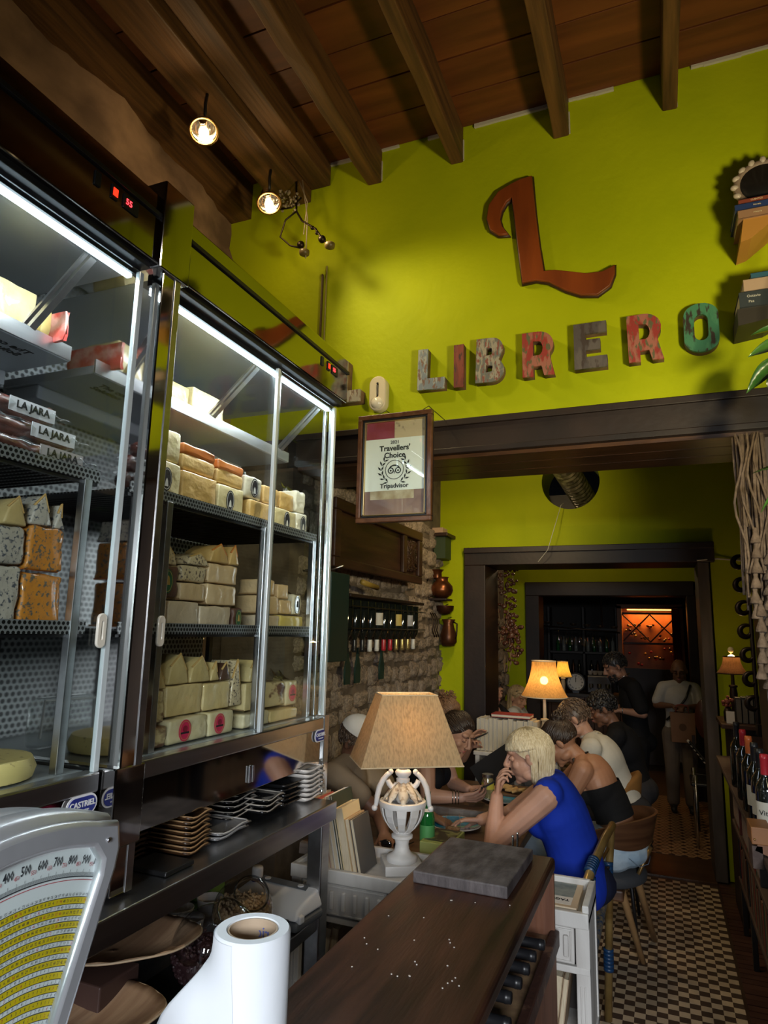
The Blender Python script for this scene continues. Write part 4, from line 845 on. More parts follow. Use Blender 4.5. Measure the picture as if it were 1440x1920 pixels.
# bottom of the first case: cheese half and clear lid
t=thing('cheese_half',(-1.33,1.07,1.469),'pale yellow cheese half lying on the floor of the first case','cheese')
MB().lathe([(.0,1.469),(.125,1.472),(.13,1.49),(.12,1.512),(.0,1.516)],28,M=Matrix.Translation((-1.36,1.03,0))).build('cheese_body',mat('speckled_yellow_cheese',(.58,.47,.18),.5,col2=(.25,.18,.08),scale=60,ramp=(.62,.70)),t,smooth=True,angle=1)
t=thing('clear_box',(-1.45,1.08,1.469),'clear plastic box standing behind the yellow cheese half','box')
MB().box(-1.56,-1.50,.98,1.17,1.469,1.60).build('box_shell',WRAP,t,bevel=.02,seg=4)
MB().tube([(-1.50,.99,1.5),(-1.50,.99,1.59),(-1.50,1.16,1.595),(-1.50,1.165,1.5)],.003).build('rim',mat('clear_rim',(.5,.5,.5),.15),t)
# sausage packs on the upper shelf of the first case
M_SAUS=mat('dark_sausage',(.07,.022,.016),.35,coat=.7,col2=(.14,.05,.035),scale=22,bump=.3,bscale=40)
for k,(z,y0,y1,x,lb) in enumerate(((2.178,.80,1.17,-1.275,'dark cured sausage pack with a grey band, bottom of the pile on the upper shelf'),(2.225,.80,1.15,-1.285,'dark cured sausage pack in clear plastic, middle of the pile on the upper shelf'),(2.272,.76,1.10,-1.30,'dark cured sausage pack in clear plastic, top of the pile on the upper shelf'))):
    t=thing('sausage_pack',(x-.03,(y0+y1)/2,z-.025),lb,'sausage','sausage packs in the first case')
    n=14; MB().tube([(x-.03+.006*sin(i),y0+(y1-y0)*i/n,z+.006*sin(i*1.3+k)-.10*0) for i in range(n+1)],[.020+.004*sin(i*1.9) for i in range(n+1)],12).build('sausage',M_SAUS,t,smooth=True)
    mb=MB(); n=16
    for i in range(n+1):
        y=y0-.01+(y1-y0+.045)*i/n; e=1 if i<n-1 else .45
        for j in range(10):
            a=2*pi*j/10; mb.v.append((x-.03+(.040+.004*sin(i*2.3+j))*cos(a), y, z+(.0235*e+.002*sin(i*3.1+j*2))*sin(a)))
    for i in range(n):
        for j in range(10): q=(j+1)%10; mb.f.append((i*10+j,i*10+q,(i+1)*10+q,(i+1)*10+j)); mb.m.append(0)
    mb.build('plastic_wrap',WRAP,t,smooth=True)
    mb=MB(); mb.v=[(x+.0075,y1-.12,z-.018),(x+.0075,y1-.02,z-.018),(x+.0075,y1-.02,z+.014),(x+.0075,y1-.12,z+.014)]; mb.f=[(0,1,2,3)]; mb.m=[0]
    mb.box(x+.006,x+.008,y1-.13,y1-.01,z-.017,z+.015).build('paper_band',mat('band',(.30,.27,.27) if k==0 else (.55,.55,.58),.5),t)
    text('band_print','LA JARA' if k else 'LA JARA',M_INK,.024,face_M((x+.009,y1-.07,z),(0,1,0),(0,0,1)),t,bold=.0006)
# plates on the steel table
def stack(name,n,cx,cy,z0,dz,fn,label,cat,group,rz=0,jit=.004):
    rs=random.Random(n*7+int(cx*-100)); src=None
    for k in range(n):
        if src is None: src=fn(); o=src
        else: o=copy_tree(src)
        pos='lowest of its stack' if k==0 else ('top of its stack' if k==n-1 else None)
        o.location=(cx+rs.uniform(-jit,jit),cy+rs.uniform(-jit,jit),z0+dz*k); o.rotation_euler.z=rz+rs.uniform(-.03,.03)
        num=['lowest','second from the bottom','third from the bottom','fourth from the bottom','fifth from the bottom','sixth from the bottom','seventh from the bottom','eighth from the bottom','ninth from the bottom','tenth from the bottom'][k] if k<n-1 else 'topmost'
        tag(o,f'{label}, {num}',cat,group)
def sq_dish(w,d,h,m,lipm=None,wavy=0):
    def fn():
        t=thing('dish',(0,0,0),'x','plate',world=False)
        mb=MB(); n=8
        prof=[]
        for i in range(n+1):
            for j in range(n+1):
                u_,v_=2*i/n-1,2*j/n-1; e=max(abs(u_),abs(v_))**4
                mb.v.append((u_*w/2,v_*d/2,.003+h*e+wavy*sin(v_*3.2)*e))
        for i in range(n):
            for j in range(n): a=i*(n+1)+j; mb.f.append((a,a+n+1,a+n+2,a+1)); mb.m.append(0)
        o=mb.build('plate_body',m,t,smooth=True); so=o.modifiers.new('s','SOLIDIFY'); so.thickness=.0045
        if lipm: 
            pts=[(w/2*cos(a)*min(1/abs(cos(a)+1e-9),1/abs(sin(a)+1e-9)),d/2*sin(a)*min(1/abs(cos(a)+1e-9),1/abs(sin(a)+1e-9)),.003+h+wavy*sin(3.2*sin(a)*min(1/abs(cos(a)+1e-9),1/abs(sin(a)+1e-9)))) for a in [2*pi*(i+.5)/24 for i in range(24)]]
            MB().tube(pts,.0022,5,close=True).build('rim',lipm,t,smooth=True)
        return t
    return fn
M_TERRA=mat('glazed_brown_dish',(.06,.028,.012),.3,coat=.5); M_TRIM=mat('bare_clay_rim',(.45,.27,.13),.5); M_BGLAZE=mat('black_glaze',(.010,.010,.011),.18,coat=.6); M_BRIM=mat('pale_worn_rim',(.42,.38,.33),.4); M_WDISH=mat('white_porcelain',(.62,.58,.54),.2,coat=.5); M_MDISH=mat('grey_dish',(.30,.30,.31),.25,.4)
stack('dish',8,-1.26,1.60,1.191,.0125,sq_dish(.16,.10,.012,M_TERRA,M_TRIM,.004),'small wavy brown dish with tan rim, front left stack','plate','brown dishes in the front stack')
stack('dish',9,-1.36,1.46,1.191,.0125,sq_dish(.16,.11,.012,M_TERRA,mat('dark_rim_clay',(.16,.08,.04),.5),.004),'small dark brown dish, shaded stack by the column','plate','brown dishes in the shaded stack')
stack('dish',2,-1.25,1.76,1.191,.013,sq_dish(.14,.16,.012,M_MDISH,mat('grey_rim',(.6,.58,.56),.3),.004),'grey rectangular dish beside the brown ones','plate','grey dishes')
stack('dish',4,-1.33,1.90,1.206,.016,sq_dish(.18,.17,.012,M_BGLAZE,M_BRIM,.004),'black wavy dish, left black stack','plate','black wavy dishes, left stack')
stack('dish',3,-1.26,1.98,1.210,.016,sq_dish(.16,.12,.012,M_BGLAZE,M_BRIM,.004),'black wavy dish, middle black stack','plate','black wavy dishes, middle stack')
stack('dish',5,-1.27,2.105,1.195,.0155,sq_dish(.18,.12,.020,M_BGLAZE),'square black dish beside the white ones','plate','square black dishes')
stack('dish',7,-1.235,2.235,1.193,.0155,sq_dish(.14,.12,.014,M_WDISH,mat('white_rim',(.75,.70,.66),.2),.003),'square white dish, right end of the table','plate','white dishes')
t=thing('black_tray',(-1.27,1.44,1.191),'black plastic tray at the foot of the steel column','tray')
MB().box(-1.32,-1.14,1.42,1.53,1.191,1.203).build('tray',M_BLACK,t,bevel=.004)
# ================================================================ FOREGROUND COUNTER AND THINGS ON IT
M_CTOP=mat('dark_walnut_top',(.012,.0045,.003),.42,col2=(.082,.027,.013),scale=3.2,stretch=(9,.9,4),bump=.12,bscale=18,detail=8,ramp=(.3,.75),rvar=.12)
M_RED=mat('red_brown_board',(.13,.045,.020),.6,col2=(.22,.085,.04),scale=4,stretch=(5,5,.6),bump=.2,bscale=16)
M_LAMI=mat('worn_shelf_board',(.30,.19,.10),.6,col2=(.16,.09,.05),scale=22,bump=.1,detail=8)
t=thing('wooden_counter',(-.565,1.5,0),'long dark walnut topped counter in the foreground with a bottle shelf at its side','counter')
MB().box(-.765,-.365,.1,2.475,1.005,1.05).build('counter_top',M_CTOP,t,bevel=.012,seg=3)
MB().box(-.755,-.735,.1,2.45,0,1.005).build('side_board',M_CTOP,t)
for k in range(3): MB().box(-.733+.123*k,-.612+.123*k,2.435,2.455,0,1.005).build('end_board',M_RED,t,bevel=.002)
MB().box(-.73,-.375,.1,2.434,.80,.818).build('bottle_shelf',M_LAMI,t,bevel=.002)
MB().box(-.380,-.352,.1,2.445,.785,.835).build('shelf_trim',mat('chipped_dark_trim',(.05,.02,.014),.5,col2=(.16,.08,.05),scale=16,ramp=(.6,.68),bump=.3),t,bevel=.004)
MB().box(-.73,-.38,.1,2.434,.40,.418).build('lower_shelf',M_LAMI,t)
MB().box(-.375,-.362,1.2,2.434,.0,.785).build('front_panel',M_RED,t) 
# wine bottles lying on the shelf, necks outwards
M_WBOT=mat('dark_wine_glass',(.008,.010,.008),.08,coat=.6); M_CAPS=mat('black_capsule',(.012,.012,.014),.35)
def wine_bottle(loc,label,group,M=None,cap=M_CAPS,lab=None,cat='bottle',labtext=None,mb_=M_WBOT):
    t=thing('wine_bottle',(0,0,0),label,cat,group,world=False); t.location=loc
    MB().lathe([(.0,.004),(.034,0),(.0375,.005),(.0375,.185),(.034,.205),(.017,.232),(.0145,.245),(.0140,.30)],18).build('glass_body',mb_,t,smooth=True,angle=1.2)
    MB().lathe([(.0150,.245),(.0150,.300),(.0160,.302),(.0160,.310),(.0150,.311),(.0150,.318),(.012,.320)],18).build('capsule',cap,t,smooth=True,angle=1.)
    if lab:
        n=10; q=MB(); a0=-1.1
        for i in range(n+1):
            a=-pi/2-1.15+2.3*i/n
            for z in (.07,.15): q.v.append((.0382*cos(a),.0382*sin(a),z))
        for i in range(n): q.f.append((2*i,2*i+2,2*i+3,2*i+1)); q.m.append(0)
        q.build('paper_label',lab,t,smooth=True)
        if labtext: text('label_print',labtext,M_INK,.026,face_M((0,-.0392,.112),(1,0,0),(0,0,1)),t)
    if M is not None: t.matrix_world=Matrix.Translation(loc)@M
    return t
lieX=Matrix.Rotation(pi/2,4,'Y')
for i,(y,z,xo) in enumerate(((2.26,.858,-.690),(2.175,.858,-.702),(2.09,.858,-.706),(2.005,.858,-.712),(1.92,.858,-.722),(1.80,.858,-.700))):
    wine_bottle((xo,y,z),f"dark wine bottle lying neck out under the counter top, {['farthest','second farthest','third farthest','fourth farthest','fifth farthest','nearest'][i]} of the row",'bottles lying under the counter',lieX)
# slate board
t=thing('slate_board',(-.575,2.22,1.05),'thick grey slate board lying on the far end of the dark counter','board')
o=MB().cbox((-.576,2.225,1.0675),(.288,.375,.034),rz=-.02).build('board',mat('scratched_slate',(.050,.040,.040),.6,col2=(.135,.112,.110),scale=11,stretch=(3,1.2,1),bump=.25,bscale=40,detail=9,ramp=(.35,.7)),t,bevel=.004)
# crumbs
rs=random.Random(9); mb=MB()
for k in range(26): mb.cbox((rs.uniform(-.74,-.42),rs.uniform(1.5,2.0),1.0513),(.003,.003,.0015),rz=rs.random())
tag(mb.build('crumb',mat('white_crumb',(.6,.55,.5),.8)),'scattered pale crumbs on the dark counter top','crumbs',kind='stuff')
# paper roll with loose sheet
M_ROLL=mat('white_tissue',(.80,.82,.86),.9,bump=.25,bscale=9,col2=(.76,.79,.84),scale=5)
t=thing('paper_roll',(-.624,1.0,1.05),'tall white paper roll standing on the counter in the foreground with a loose flap','paper roll')
n=48; mb=MB(); ro=.060; ri=.040
prof=[(ri,1.20),(ri,1.321),(ri+.002,1.325),(ro-.003,1.325),(ro,1.321),(ro,1.051),(ri,1.051)]
mb.lathe(prof,n,M=Matrix.Translation((-.624,1.0,0)),cap=False).build('roll',M_ROLL,t,smooth=True,angle=.8)
MB().lathe([(.0395,1.051),(.0395,1.3235),(.0370,1.3235),(.0370,1.051)],n,M=Matrix.Translation((-.624,1.0,0)),cap=False).build('cardboard_core',mat('cardboard',(.42,.31,.21),.8,col2=(.50,.38,.27),scale=12,stretch=(1,1,4)),t,smooth=True,angle=.8)
text('core_print','Euric',mat('core_ink',(.12,.14,.4),.6),.024,face_M((-.615,1.0358,1.303),(-1,0,0),(0,0,1)),t)
# loose sheet: leaves the roll at its front and spreads to the left towards the foot
sm=lambda q:q*q*(3-2*q)
def flap_pt(q,v,d=0.):
    z=1.3215-.2705*v; rr=ro+.0012+d; ang=radians(272-95*q); w=Vector((-.624+rr*cos(ang),1.0+rr*sin(ang),z))
    L_=ro+.125*v**.85; p=Vector((-.624-L_*q+.012*(1-q),1.0-rr-.004*sin(4*q+3*v)*q,z)); k=sm(min(1,v*2.2)); return w.lerp(p,k)
mb=MB(); A=20; B=18
for b in range(B+1):
    for a in range(A+1): mb.v.append(tuple(flap_pt(a/A,b/B)))
for b in range(B):
    for a in range(A): i=b*(A+1)+a; mb.f.append((i,i+1,i+A+2,i+A+1)); mb.m.append(0)
for b in range(B+1):                                   # turned back round to the roll
    for a in range(6):
        q=(a+1)/6; e=flap_pt(1,b/B); r_=Vector((-.624+ro*cos(radians(135)),1.0+ro*sin(radians(135)),e.z)); mb.v.append(tuple(e.lerp(r_,q)+Vector((-.010*sin(pi*q)*b/B,0,0))))
o0=(B+1)*(A+1)
for b in range(B):
    mb.f.append((b*(A+1)+A,o0+b*6,o0+(b+1)*6,(b+1)*(A+1)+A)); mb.m.append(0)
    for a in range(5): i=o0+b*6+a; mb.f.append((i,i+1,i+7,i+6)); mb.m.append(0)
mb.build('loose_flap',M_ROLL,t,smooth=True)
# ---- fan scale on the left end of the counter
t=thing('shop_scale',(-.70,.55,1.05),'vintage fan shaped shop scale with a white and yellow price chart, lower left corner','scale')
M_ALU=mat('cast_aluminium',(.50,.51,.54),.30,.55,col2=(.60,.61,.64),scale=5,bump=.05,bscale=40)
CY,CZ0=.550,1.247; PX=-.624
def fan(rad,a0,a1,n=24): return [(CY+rad*sin(radians(a)),CZ0+rad*cos(radians(a))) for a in [a0+(a1-a0)*i/n for i in range(n+1)]]
TY=face_M((PX,0,0),(0,1,0),(0,0,1))
def ysh(nm,outer,holes,x0,x1,m,bevel=0,parent=None): return poly_obj(nm,outer,holes,0,x1-x0,m,parent or t,bevel=bevel,M=face_M(((x0+x1)/2,0,0),(0,1,0),(0,0,1)))
outer=fan(.328,-20,16,18)+[(.668,1.560),(.672,1.535),(.668,1.515)]+[(.600,1.33),(.585,1.25),(.60,1.16),(.60,1.07)]+[(.50,1.07),(.50,1.16),(.515,1.25),(.43,1.515),(.428,1.535),(.432,1.560)]
inner=fan(.309,-21.5,16.5,18)+[(.655,1.528),(.653,1.510)]+fan(.09,24,-24,4)+[(.447,1.510),(.445,1.528)]
ysh('bezel',fan(.331,-20,16,18)+outer[19:],[fan(.315,-21.5,16.5,18)+inner[19:]],-.628,-.613,M_ALU,.006)
ysh('housing',fan(.334,-20,16,18)+outer[19:],[],-.675,-.628,M_ALU,.012)
ysh('housing_back',fan(.322,-19,15,18)+[(.645,1.53),(.60,1.35),(.60,1.07),(.50,1.07),(.50,1.35),(.455,1.53)],[],-.74,-.665,M_ALU,.018)
ysh('dial_plate',inner,[],-.629,-.6245,mat('dial_white',(.84,.84,.87),.5))
M_YEL=mat('dial_yellow',(.72,.52,.01),.5); M_DINK=mat('dial_ink',(.05,.05,.06),.5); M_DRED=mat('dial_red',(.55,.04,.06),.5)
def band(nm,r0,r1,m,x,a0=-20,a1=20.6): return ysh(nm,fan(r1,a0,a1,30)+fan(r0,a1,a0,30),[],x-.0002,x+.0002,m)
for k in range(11):
    rc=.2551-.0119*k; band('chart_band',rc-.0032,rc+.0032,M_YEL,-.6238)
    for s_ in (-1,1): band('chart_line',rc+s_*.0034-.0003,rc+s_*.0034+.0003,M_DINK,-.6235)
def many_text(nm,items,size,m,x,sx=.7,bold=0):
    "one text mesh per printed row"
    src={}; vs=[]; 
    me=bpy.data.meshes.new(nm); allv=[]; allf=[]
    for (s_,rad,a) in items:
        if s_ not in src:
            c=bpy.data.curves.new('g','FONT'); c.body=s_; c.size=size; c.align_x='CENTER'; c.align_y='CENTER'; c.resolution_u=1; c.offset=bold
            o=bpy.data.objects.new('g',c); COL.objects.link(o); bpy.context.view_layer.update(); g=bpy.data.meshes.new_from_object(o.evaluated_get(bpy.context.evaluated_depsgraph_get())); bpy.data.objects.remove(o)
            src[s_]=([tuple(v.co) for v in g.vertices],[tuple(p.vertices) for p in g.polygons])
        vv,ff=src[s_]; aa=radians(a); b=len(allv)
        for (px,py,_) in vv:
            px*=sx; y_=CY+(rad+py)*sin(aa)+px*cos(aa); z_=CZ0+(rad+py)*cos(aa)-px*sin(aa); allv.append((x,y_,z_))
        allf+=[tuple(i+b for i in f_) for f_ in ff]
    me.from_pydata(allv,[],allf); me.materials.append(m); o=bpy.data.objects.new(nm,me); COL.objects.link(o); o.parent=t; o.location=-Vector(t['_w']); return tag(o,kind='stuff')
many_text('dial_numbers',[(str(100*k),.2960,-19.5+4.0*k) for k in range(11)],.0135,M_DINK,-.6236,.62,.0002)
many_text('dial_red_numbers',[(str(100*k+50),.2915,-17.5+4.0*k) for k in range(10)],.0065,M_DRED,-.6236,.7)
rs=random.Random(2); its=[];itr=[]
for k in range(21):
    rr=.2610-.00595*k; n=int(36*(rr/.26)) 
    for i in range(n):
        a=-19.5+39.5*i/(n-1); (itr if rs.random()<.1 else its).append((str(rs.randint(1,99)) if k<12 else str(rs.randint(1,9)),rr,a))
many_text('chart_figures',its,.0046,M_DINK,-.6234,.7); many_text('chart_red_figures',itr,.0046,M_DRED,-.6234,.7)
mb=MB()
for i in range(201):
    a=radians(-19.5+.2*i); r0=.2800; r1=.2835+(.003 if i%10==0 else 0)
    mb.add([(-.6236,CY+r0*sin(a-.0004),CZ0+r0*cos(a)),(-.6236,CY+r0*sin(a+.0008),CZ0+r0*cos(a)),(-.6236,CY+r1*sin(a+.0008),CZ0+r1*cos(a)),(-.6236,CY+r1*sin(a-.0004),CZ0+r1*cos(a))],[(0,1,2,3)])
tag(mb.build('tick_marks',M_DINK,t),kind='stuff')
band('dial_line',.2785,.2797,M_DINK,-.6236,-20,20.2); band('dial_red_line',.2755,.2761,M_DRED,-.6236,-20,20.2)
ysh('needle',[(CY+.10*sin(radians(22.4)),CZ0+.10*cos(radians(22.4))),(.6565,1.497),(.6640,1.519),(.6600,1.497),(CY+.10*sin(radians(23)),CZ0+.10*cos(radians(23)))],[],-.6195,-.6188,mat('needle_red',(.5,.01,.03),.35)); MB().ball((-.6185,.6585,1.497),(.002,.0038,.0038)).build('needle_bead',mat('bead_red',(.5,.01,.03),.35),t,smooth=True)
mb=MB()
for k in range(16): 
    r_=.105+.0105*k; a=radians(21.6+.1); mb.add([(-.618,CY+r_*sin(a)+.0012,CZ0+r_*cos(a)),(-.618,CY+r_*sin(a)+.0062,CZ0+r_*cos(a)-.001),(-.618,CY+(r_+.007)*sin(a)+.0062,CZ0+(r_+.007)*cos(a)-.001),(-.618,CY+(r_+.007)*sin(a)+.0012,CZ0+(r_+.007)*cos(a))],[(0,1,2,3)])
tag(mb.build('pointer_scale',mat('tan_print',(.35,.22,.12),.5),t),kind='stuff')
ysh('dial_glass',inner,[],-.6160,-.6150,GLASS)
MB().ball((-.612,.655,1.548),(.002,.003,.003)).build('screw',M_STEEL,t,smooth=True)
MB().box(-.76,-.56,.40,.74,1.051,1.10).build('scale_foot',M_ALU,t,bevel=.012)
MB().lathe([(.0,1.33),(.10,1.335),(.105,1.345),(.0,1.35)],28,M=Matrix.Translation((-.79,.34,-.2))).build('pan',M_STEEL,t,smooth=True) if 0 else None
# ================================================================ ON THE LOWER STEEL SHELF
M_NUT=mat('walnut_pieces',(.30,.17,.07),.7,col2=(.48,.32,.16),scale=40,bump=.3); M_RAIS=mat('dark_raisins',(.035,.012,.014),.5,col2=(.07,.03,.03),scale=40)
def jar(loc,R_,axis,label,mfill,level,nn,colr):
    t=thing('glass_jar',loc,label,'jar'); c=Vector(loc)+Vector((0,0,R_+.002)); ax=Vector(axis).normalized(); M=Matrix.Translation(c)@ax.to_track_quat('Z','Y').to_matrix().to_4x4()
    pr=[(R_*sin(pi*i/22),-R_*cos(pi*i/22)) for i in range(1,19)]; rm=pr[-1][0]
    pr+=[(rm*.98,pr[-1][1]+.006),(rm*1.02,pr[-1][1]+.014),(rm*1.08,pr[-1][1]+.018),(rm*1.02,pr[-1][1]+.022),(rm*.96,pr[-1][1]+.016)]
    MB().lathe(pr,36,M=M,cap=False).build('glass_bowl',thin_glass('jar_glass',(.82,.84,.86),1.3),t,smooth=True)
    MB().tube([M@Vector((rm*1.06*cos(2*pi*i/36),rm*1.06*sin(2*pi*i/36),pr[17][1]+.019)) for i in range(36)],.003,6,close=True).build('rim',thin_glass('rim_glass',(.6,.62,.64),2.2),t,smooth=True)
    rs=random.Random(nn); mb=MB(); k=0
    zt=c.z-R_+2*R_*level
    # heap: irregular body with separate pieces over it
    hb=MB(); hb.ball(c,(R_*.95,R_*.95,R_*.95),n=28,k=18)
    hb.v=[(x,y,min(z,zt+.008*sin(40*x)*cos(37*y))) for x,y,z in hb.v]
    hb.build('heap_core',mfill,t,smooth=False)
    while k<nn:
        p=Vector((rs.uniform(-1,1),rs.uniform(-1,1),rs.uniform(-1,1)))
        if p.length>1 or p.length<.80: 
            if not (p.length<.9 and abs(c.z+p.z*R_-zt)<.01): continue
        q=c+p.normalized()*R_*.945 if p.length>.8 else Vector((c.x+p.x*R_*.9,c.y+p.y*R_*.9,zt+.004))
        if q.z>zt+.008: continue
        mb.ball(q,(rs.uniform(.004,.008),rs.uniform(.003,.006),rs.uniform(.003,.005)),M=Euler((rs.random()*6,rs.random()*6,0)).to_matrix(),n=6,k=4); k+=1
    tag(mb.build('pieces',mfill,t),kind='stuff')
    return t
jar((-1.20,1.86,.865),.090,(.55,-.40,.72),'round glass jar of walnut pieces lying tilted, the farther one',M_NUT,.62,500,0)
jar((-1.125,1.60,.865),.102,(.62,.10,.75),'round glass jar of dark raisins tilted in front of the walnut jar',M_RAIS,.50,500,0)
t=thing('jar_tray',(-1.17,1.74,.832),'low dark tray under the two glass jars','tray'); MB().box(-1.31,-1.12,1.50,1.96,.833,.864).build('tray_body',M_BLACK,t,bevel=.004)
# vacuum sealer
t=thing('vacuum_sealer',(-1.24,2.13,.832),'white and grey kitchen vacuum sealer at the end of the lower steel shelf','appliance')
M_APP=mat('appliance_white',(.66,.67,.69),.3,coat=.3); M_APG=mat('appliance_grey',(.10,.11,.12),.35); R_=Matrix.Translation((-1.255,2.13,.832))@Matrix.Rotation(-.10,4,'Z')
MB().box(-.15,.15,-.075,.085,.004,.035,M=R_).build('base',M_APG,t,bevel=.012,seg=3)
MB().add([(-.148,-.078,.038),(.148,-.078,.038),(.148,.085,.038),(-.148,.085,.038),(-.14,-.055,.066),(.14,-.055,.066),(.13,.078,.094),(-.13,.078,.094)],[(0,3,2,1),(4,5,6,7),(0,1,5,4),(1,2,6,5),(2,3,7,6),(3,0,4,7)],M=R_).build('lid',M_APP,t,bevel=.010,seg=4,smooth=True)
MB().add([(-.10,.045,.0885),(.10,.045,.0885),(.095,.072,.0945),(-.095,.072,.0945),(-.10,.045,.0905),(.10,.045,.0905),(.095,.072,.0965),(-.095,.072,.0965)],[(0,3,2,1),(4,5,6,7),(0,1,5,4),(1,2,6,5),(2,3,7,6),(3,0,4,7)],M=R_).build('control_strip',M_APG,t)
for x in (-.07,.07): MB().lathe([(.0,0),(.011,0),(.011,.003),(.0,.003)],16,M=R_@Matrix.Translation((x,.058,.0935))).build('button',M_APP,t,smooth=True,angle=1)
MB().box(.128,.155,-.062,-.035,.028,.052,M=R_).build('side_latch',M_APP,t,bevel=.005)
MB().box(-.12,.12,-.084,-.074,.030,.044,M=R_).build('front_seam',M_BLACK,t,bevel=.003)
# platters: wide wooden leaf bowls
def platter(c,rx,ry,rz,label,h=.035):
    t=thing('leaf_platter',c,label,'platter','wooden leaf platters'); mb=MB(); n=40; K=9; M=Matrix.Translation(c)@Matrix.Rotation(rz,4,'Z')
    for k in range(K+1):
        q=k/K
        for i in range(n):
            a=2*pi*i/n; w=1+.04*sin(2*a)*q+.015*sin(7*a)*q; fl=.004*cos(a*24)*q**3
            mb.v.append((rx*q*cos(a)*w,ry*q*sin(a)*w,.004+h*q**2.4+fl*.5))
    for k in range(K):
        for i in range(n): j=(i+1)%n; mb.f.append((k*n+i,k*n+j,(k+1)*n+j,(k+1)*n+i)); mb.m.append(0)
    mb.v=[tuple(M@Vector(p)) for p in mb.v]
    o=mb.build('platter_body',mat('palm_leaf_wood',(.26,.15,.085),.6,col2=(.38,.24,.14),scale=6,stretch=(6,.6,1),bump=.15,bscale=14),t,smooth=True); so=o.modifiers.new('s','SOLIDIFY'); so.thickness=.004
    MB().tube([M@Vector((rx*cos(a)*(1+.04*sin(2*a)+.015*sin(7*a)),ry*sin(a)*(1+.04*sin(2*a)+.015*sin(7*a)),.004+h)) for a in [2*pi*i/48 for i in range(48)]],.0028,6,close=True).build('rim',mat('pale_rim',(.50,.37,.24),.6),t,smooth=True)
platter((-1.33,1.47,.968),.215,.14,.5,'broad pale brown leaf shaped wooden platter on the steel shelf behind the paper roll')
platter((-1.26,1.28,.90),.20,.14,.4,'second wooden leaf platter, partly hidden below the first at the bottom edge')
t=thing('black_crate',(-1.40,1.40,.832),'low black crate holding up the wooden platters','crate'); MB().box(-1.55,-1.16,1.15,1.48,.832,.89).build('crate_body',M_BLACK,t,bevel=.006); MB().box(-1.55,-1.24,1.34,1.47,.892,.965).build('crate_step',mat('brown_box',(.05,.025,.02),.5),t,bevel=.004)
for i,(x,y) in enumerate(((-1.50,1.95),(-1.42,1.90),(-1.46,2.06),(-1.37,2.03))):
    t=thing('white_bowl',(x,y,.832),['small white bowl behind the jars, farthest left','small white bowl behind the jars, second from left','small white bowl behind the jars, third from left','small white bowl behind the jars, nearest the walnut jar'][i],'bowl','small white bowls')
    MB().lathe([(.0,.835),(.025,.832),(.040,.85),(.046,.885),(.043,.885),(.037,.853),(.0,.842)],24,M=Matrix.Translation((x,y,0))).build('bowl_body',M_WDISH,t,smooth=True,angle=1)
    MB().tube([(x+.0445*cos(2*pi*i_/24),y+.0445*sin(2*pi*i_/24),.885) for i_ in range(24)],.002,6,close=True).build('rim',M_WDISH,t,smooth=True)
t=thing('white_capped_bottle',(-1.37,2.19,.832),'small bottle with a white cap behind the walnut jar','bottle')
MB().lathe([(.0,.833),(.026,.833),(.028,.84),(.028,.90),(.018,.925),(.015,.93)],18,M=Matrix.Translation((-1.36,2.19,0))).build('bottle_body',mat('blue_bottle',(.02,.03,.12),.2,coat=.5),t,smooth=True)
MB().lathe([(.019,.925),(.020,.93),(.020,.955),(.018,.96)],18,M=Matrix.Translation((-1.36,2.19,0))).build('cap',M_WDISH,t,smooth=True)
t=thing('grey_green_boxes',(-1.60,2.15,.832),'grey and green cartons at the back of the lower steel shelf','carton')
MB().box(-1.75,-1.60,2.0,2.2,.832,1.06).build('grey_carton',mat('grey_carton',(.28,.29,.30),.7),t,bevel=.003); MB().box(-1.60,-1.50,2.12,2.2,.832,1.0).build('green_carton',mat('green_carton',(.10,.2,.03),.7),t,bevel=.003)
rs=random.Random(12); mb=MB()
for k in range(9): mb.tube([(-1.5+rs.uniform(-.2,.15),1.2+.06*k+rs.uniform(-.02,.02),1.04+rs.uniform(-.03,.05)) for _ in range(6)],.004,6)
t=tag(mb.build('tangled_cable',M_BLACK,smooth=True),'tangle of black cables under the steel table top','cable',kind='stuff')
# ================================================================ WHITE CABINET BEHIND THE COUNTER
M_WCAB=mat('chalky_white_paint',(.60,.58,.55),.6,col2=(.42,.39,.36),scale=5,stretch=(2,2,.5),bump=.2,bscale=20,ramp=(.45,.75))
t=thing('white_cabinet',(-.85,2.6,0),'long chalky white painted cabinet behind the dark counter, with drawers and book shelves','cabinet')
CX0,CX1,CY0,CY1=-1.39,-.262,2.49,2.76
MB().box(CX0,CX1,CY0-.008,CY1,.845,.868).build('cabinet_top',M_WCAB,t,bevel=.004)
for a in ((CX0,CX1,CY0-.012,CY0+.012),(CX0,CX1,CY1-.02,CY1),(CX0,CX0+.022,CY0,CY1),(CX1-.022,CX1,CY0,CY1)): MB().box(*a,.835,.905 if a[2]>CY0+.1 or a[0]==CX1-.022 else .884).build('top_rim',M_WCAB,t,bevel=.004)
for x in (CX0,-.98,-.66,CX1-.045): 
    o=MB().box(x,x+.045,CY0,CY0+.03,0,.84).build('front_post',M_WCAB,t,bevel=.003)
    for q in (.012,.025): MB().box(x+q,x+q+.006,CY0-.003,CY0,.02,.66).build('post_bead',M_WCAB,t,bevel=.002)
for x in (CX0,CX1-.03): MB().box(x,x+.03,CY1-.03,CY1,0,.84).build('rear_post',M_WCAB,t,bevel=.003)
MB().box(CX1-.02,CX1-.005,CY0+.03,CY1-.03,.0,.84).build('side_panel',M_WCAB,t)
MB().box(CX0+.005,CX0+.02,CY0+.03,CY1-.03,.0,.84).build('side_panel',M_WCAB,t)
MB().box(CX0,CX1,CY1-.012,CY1-.004,.0,.84).build('back_panel',mat('dark_back',(.06,.05,.045),.8),t)
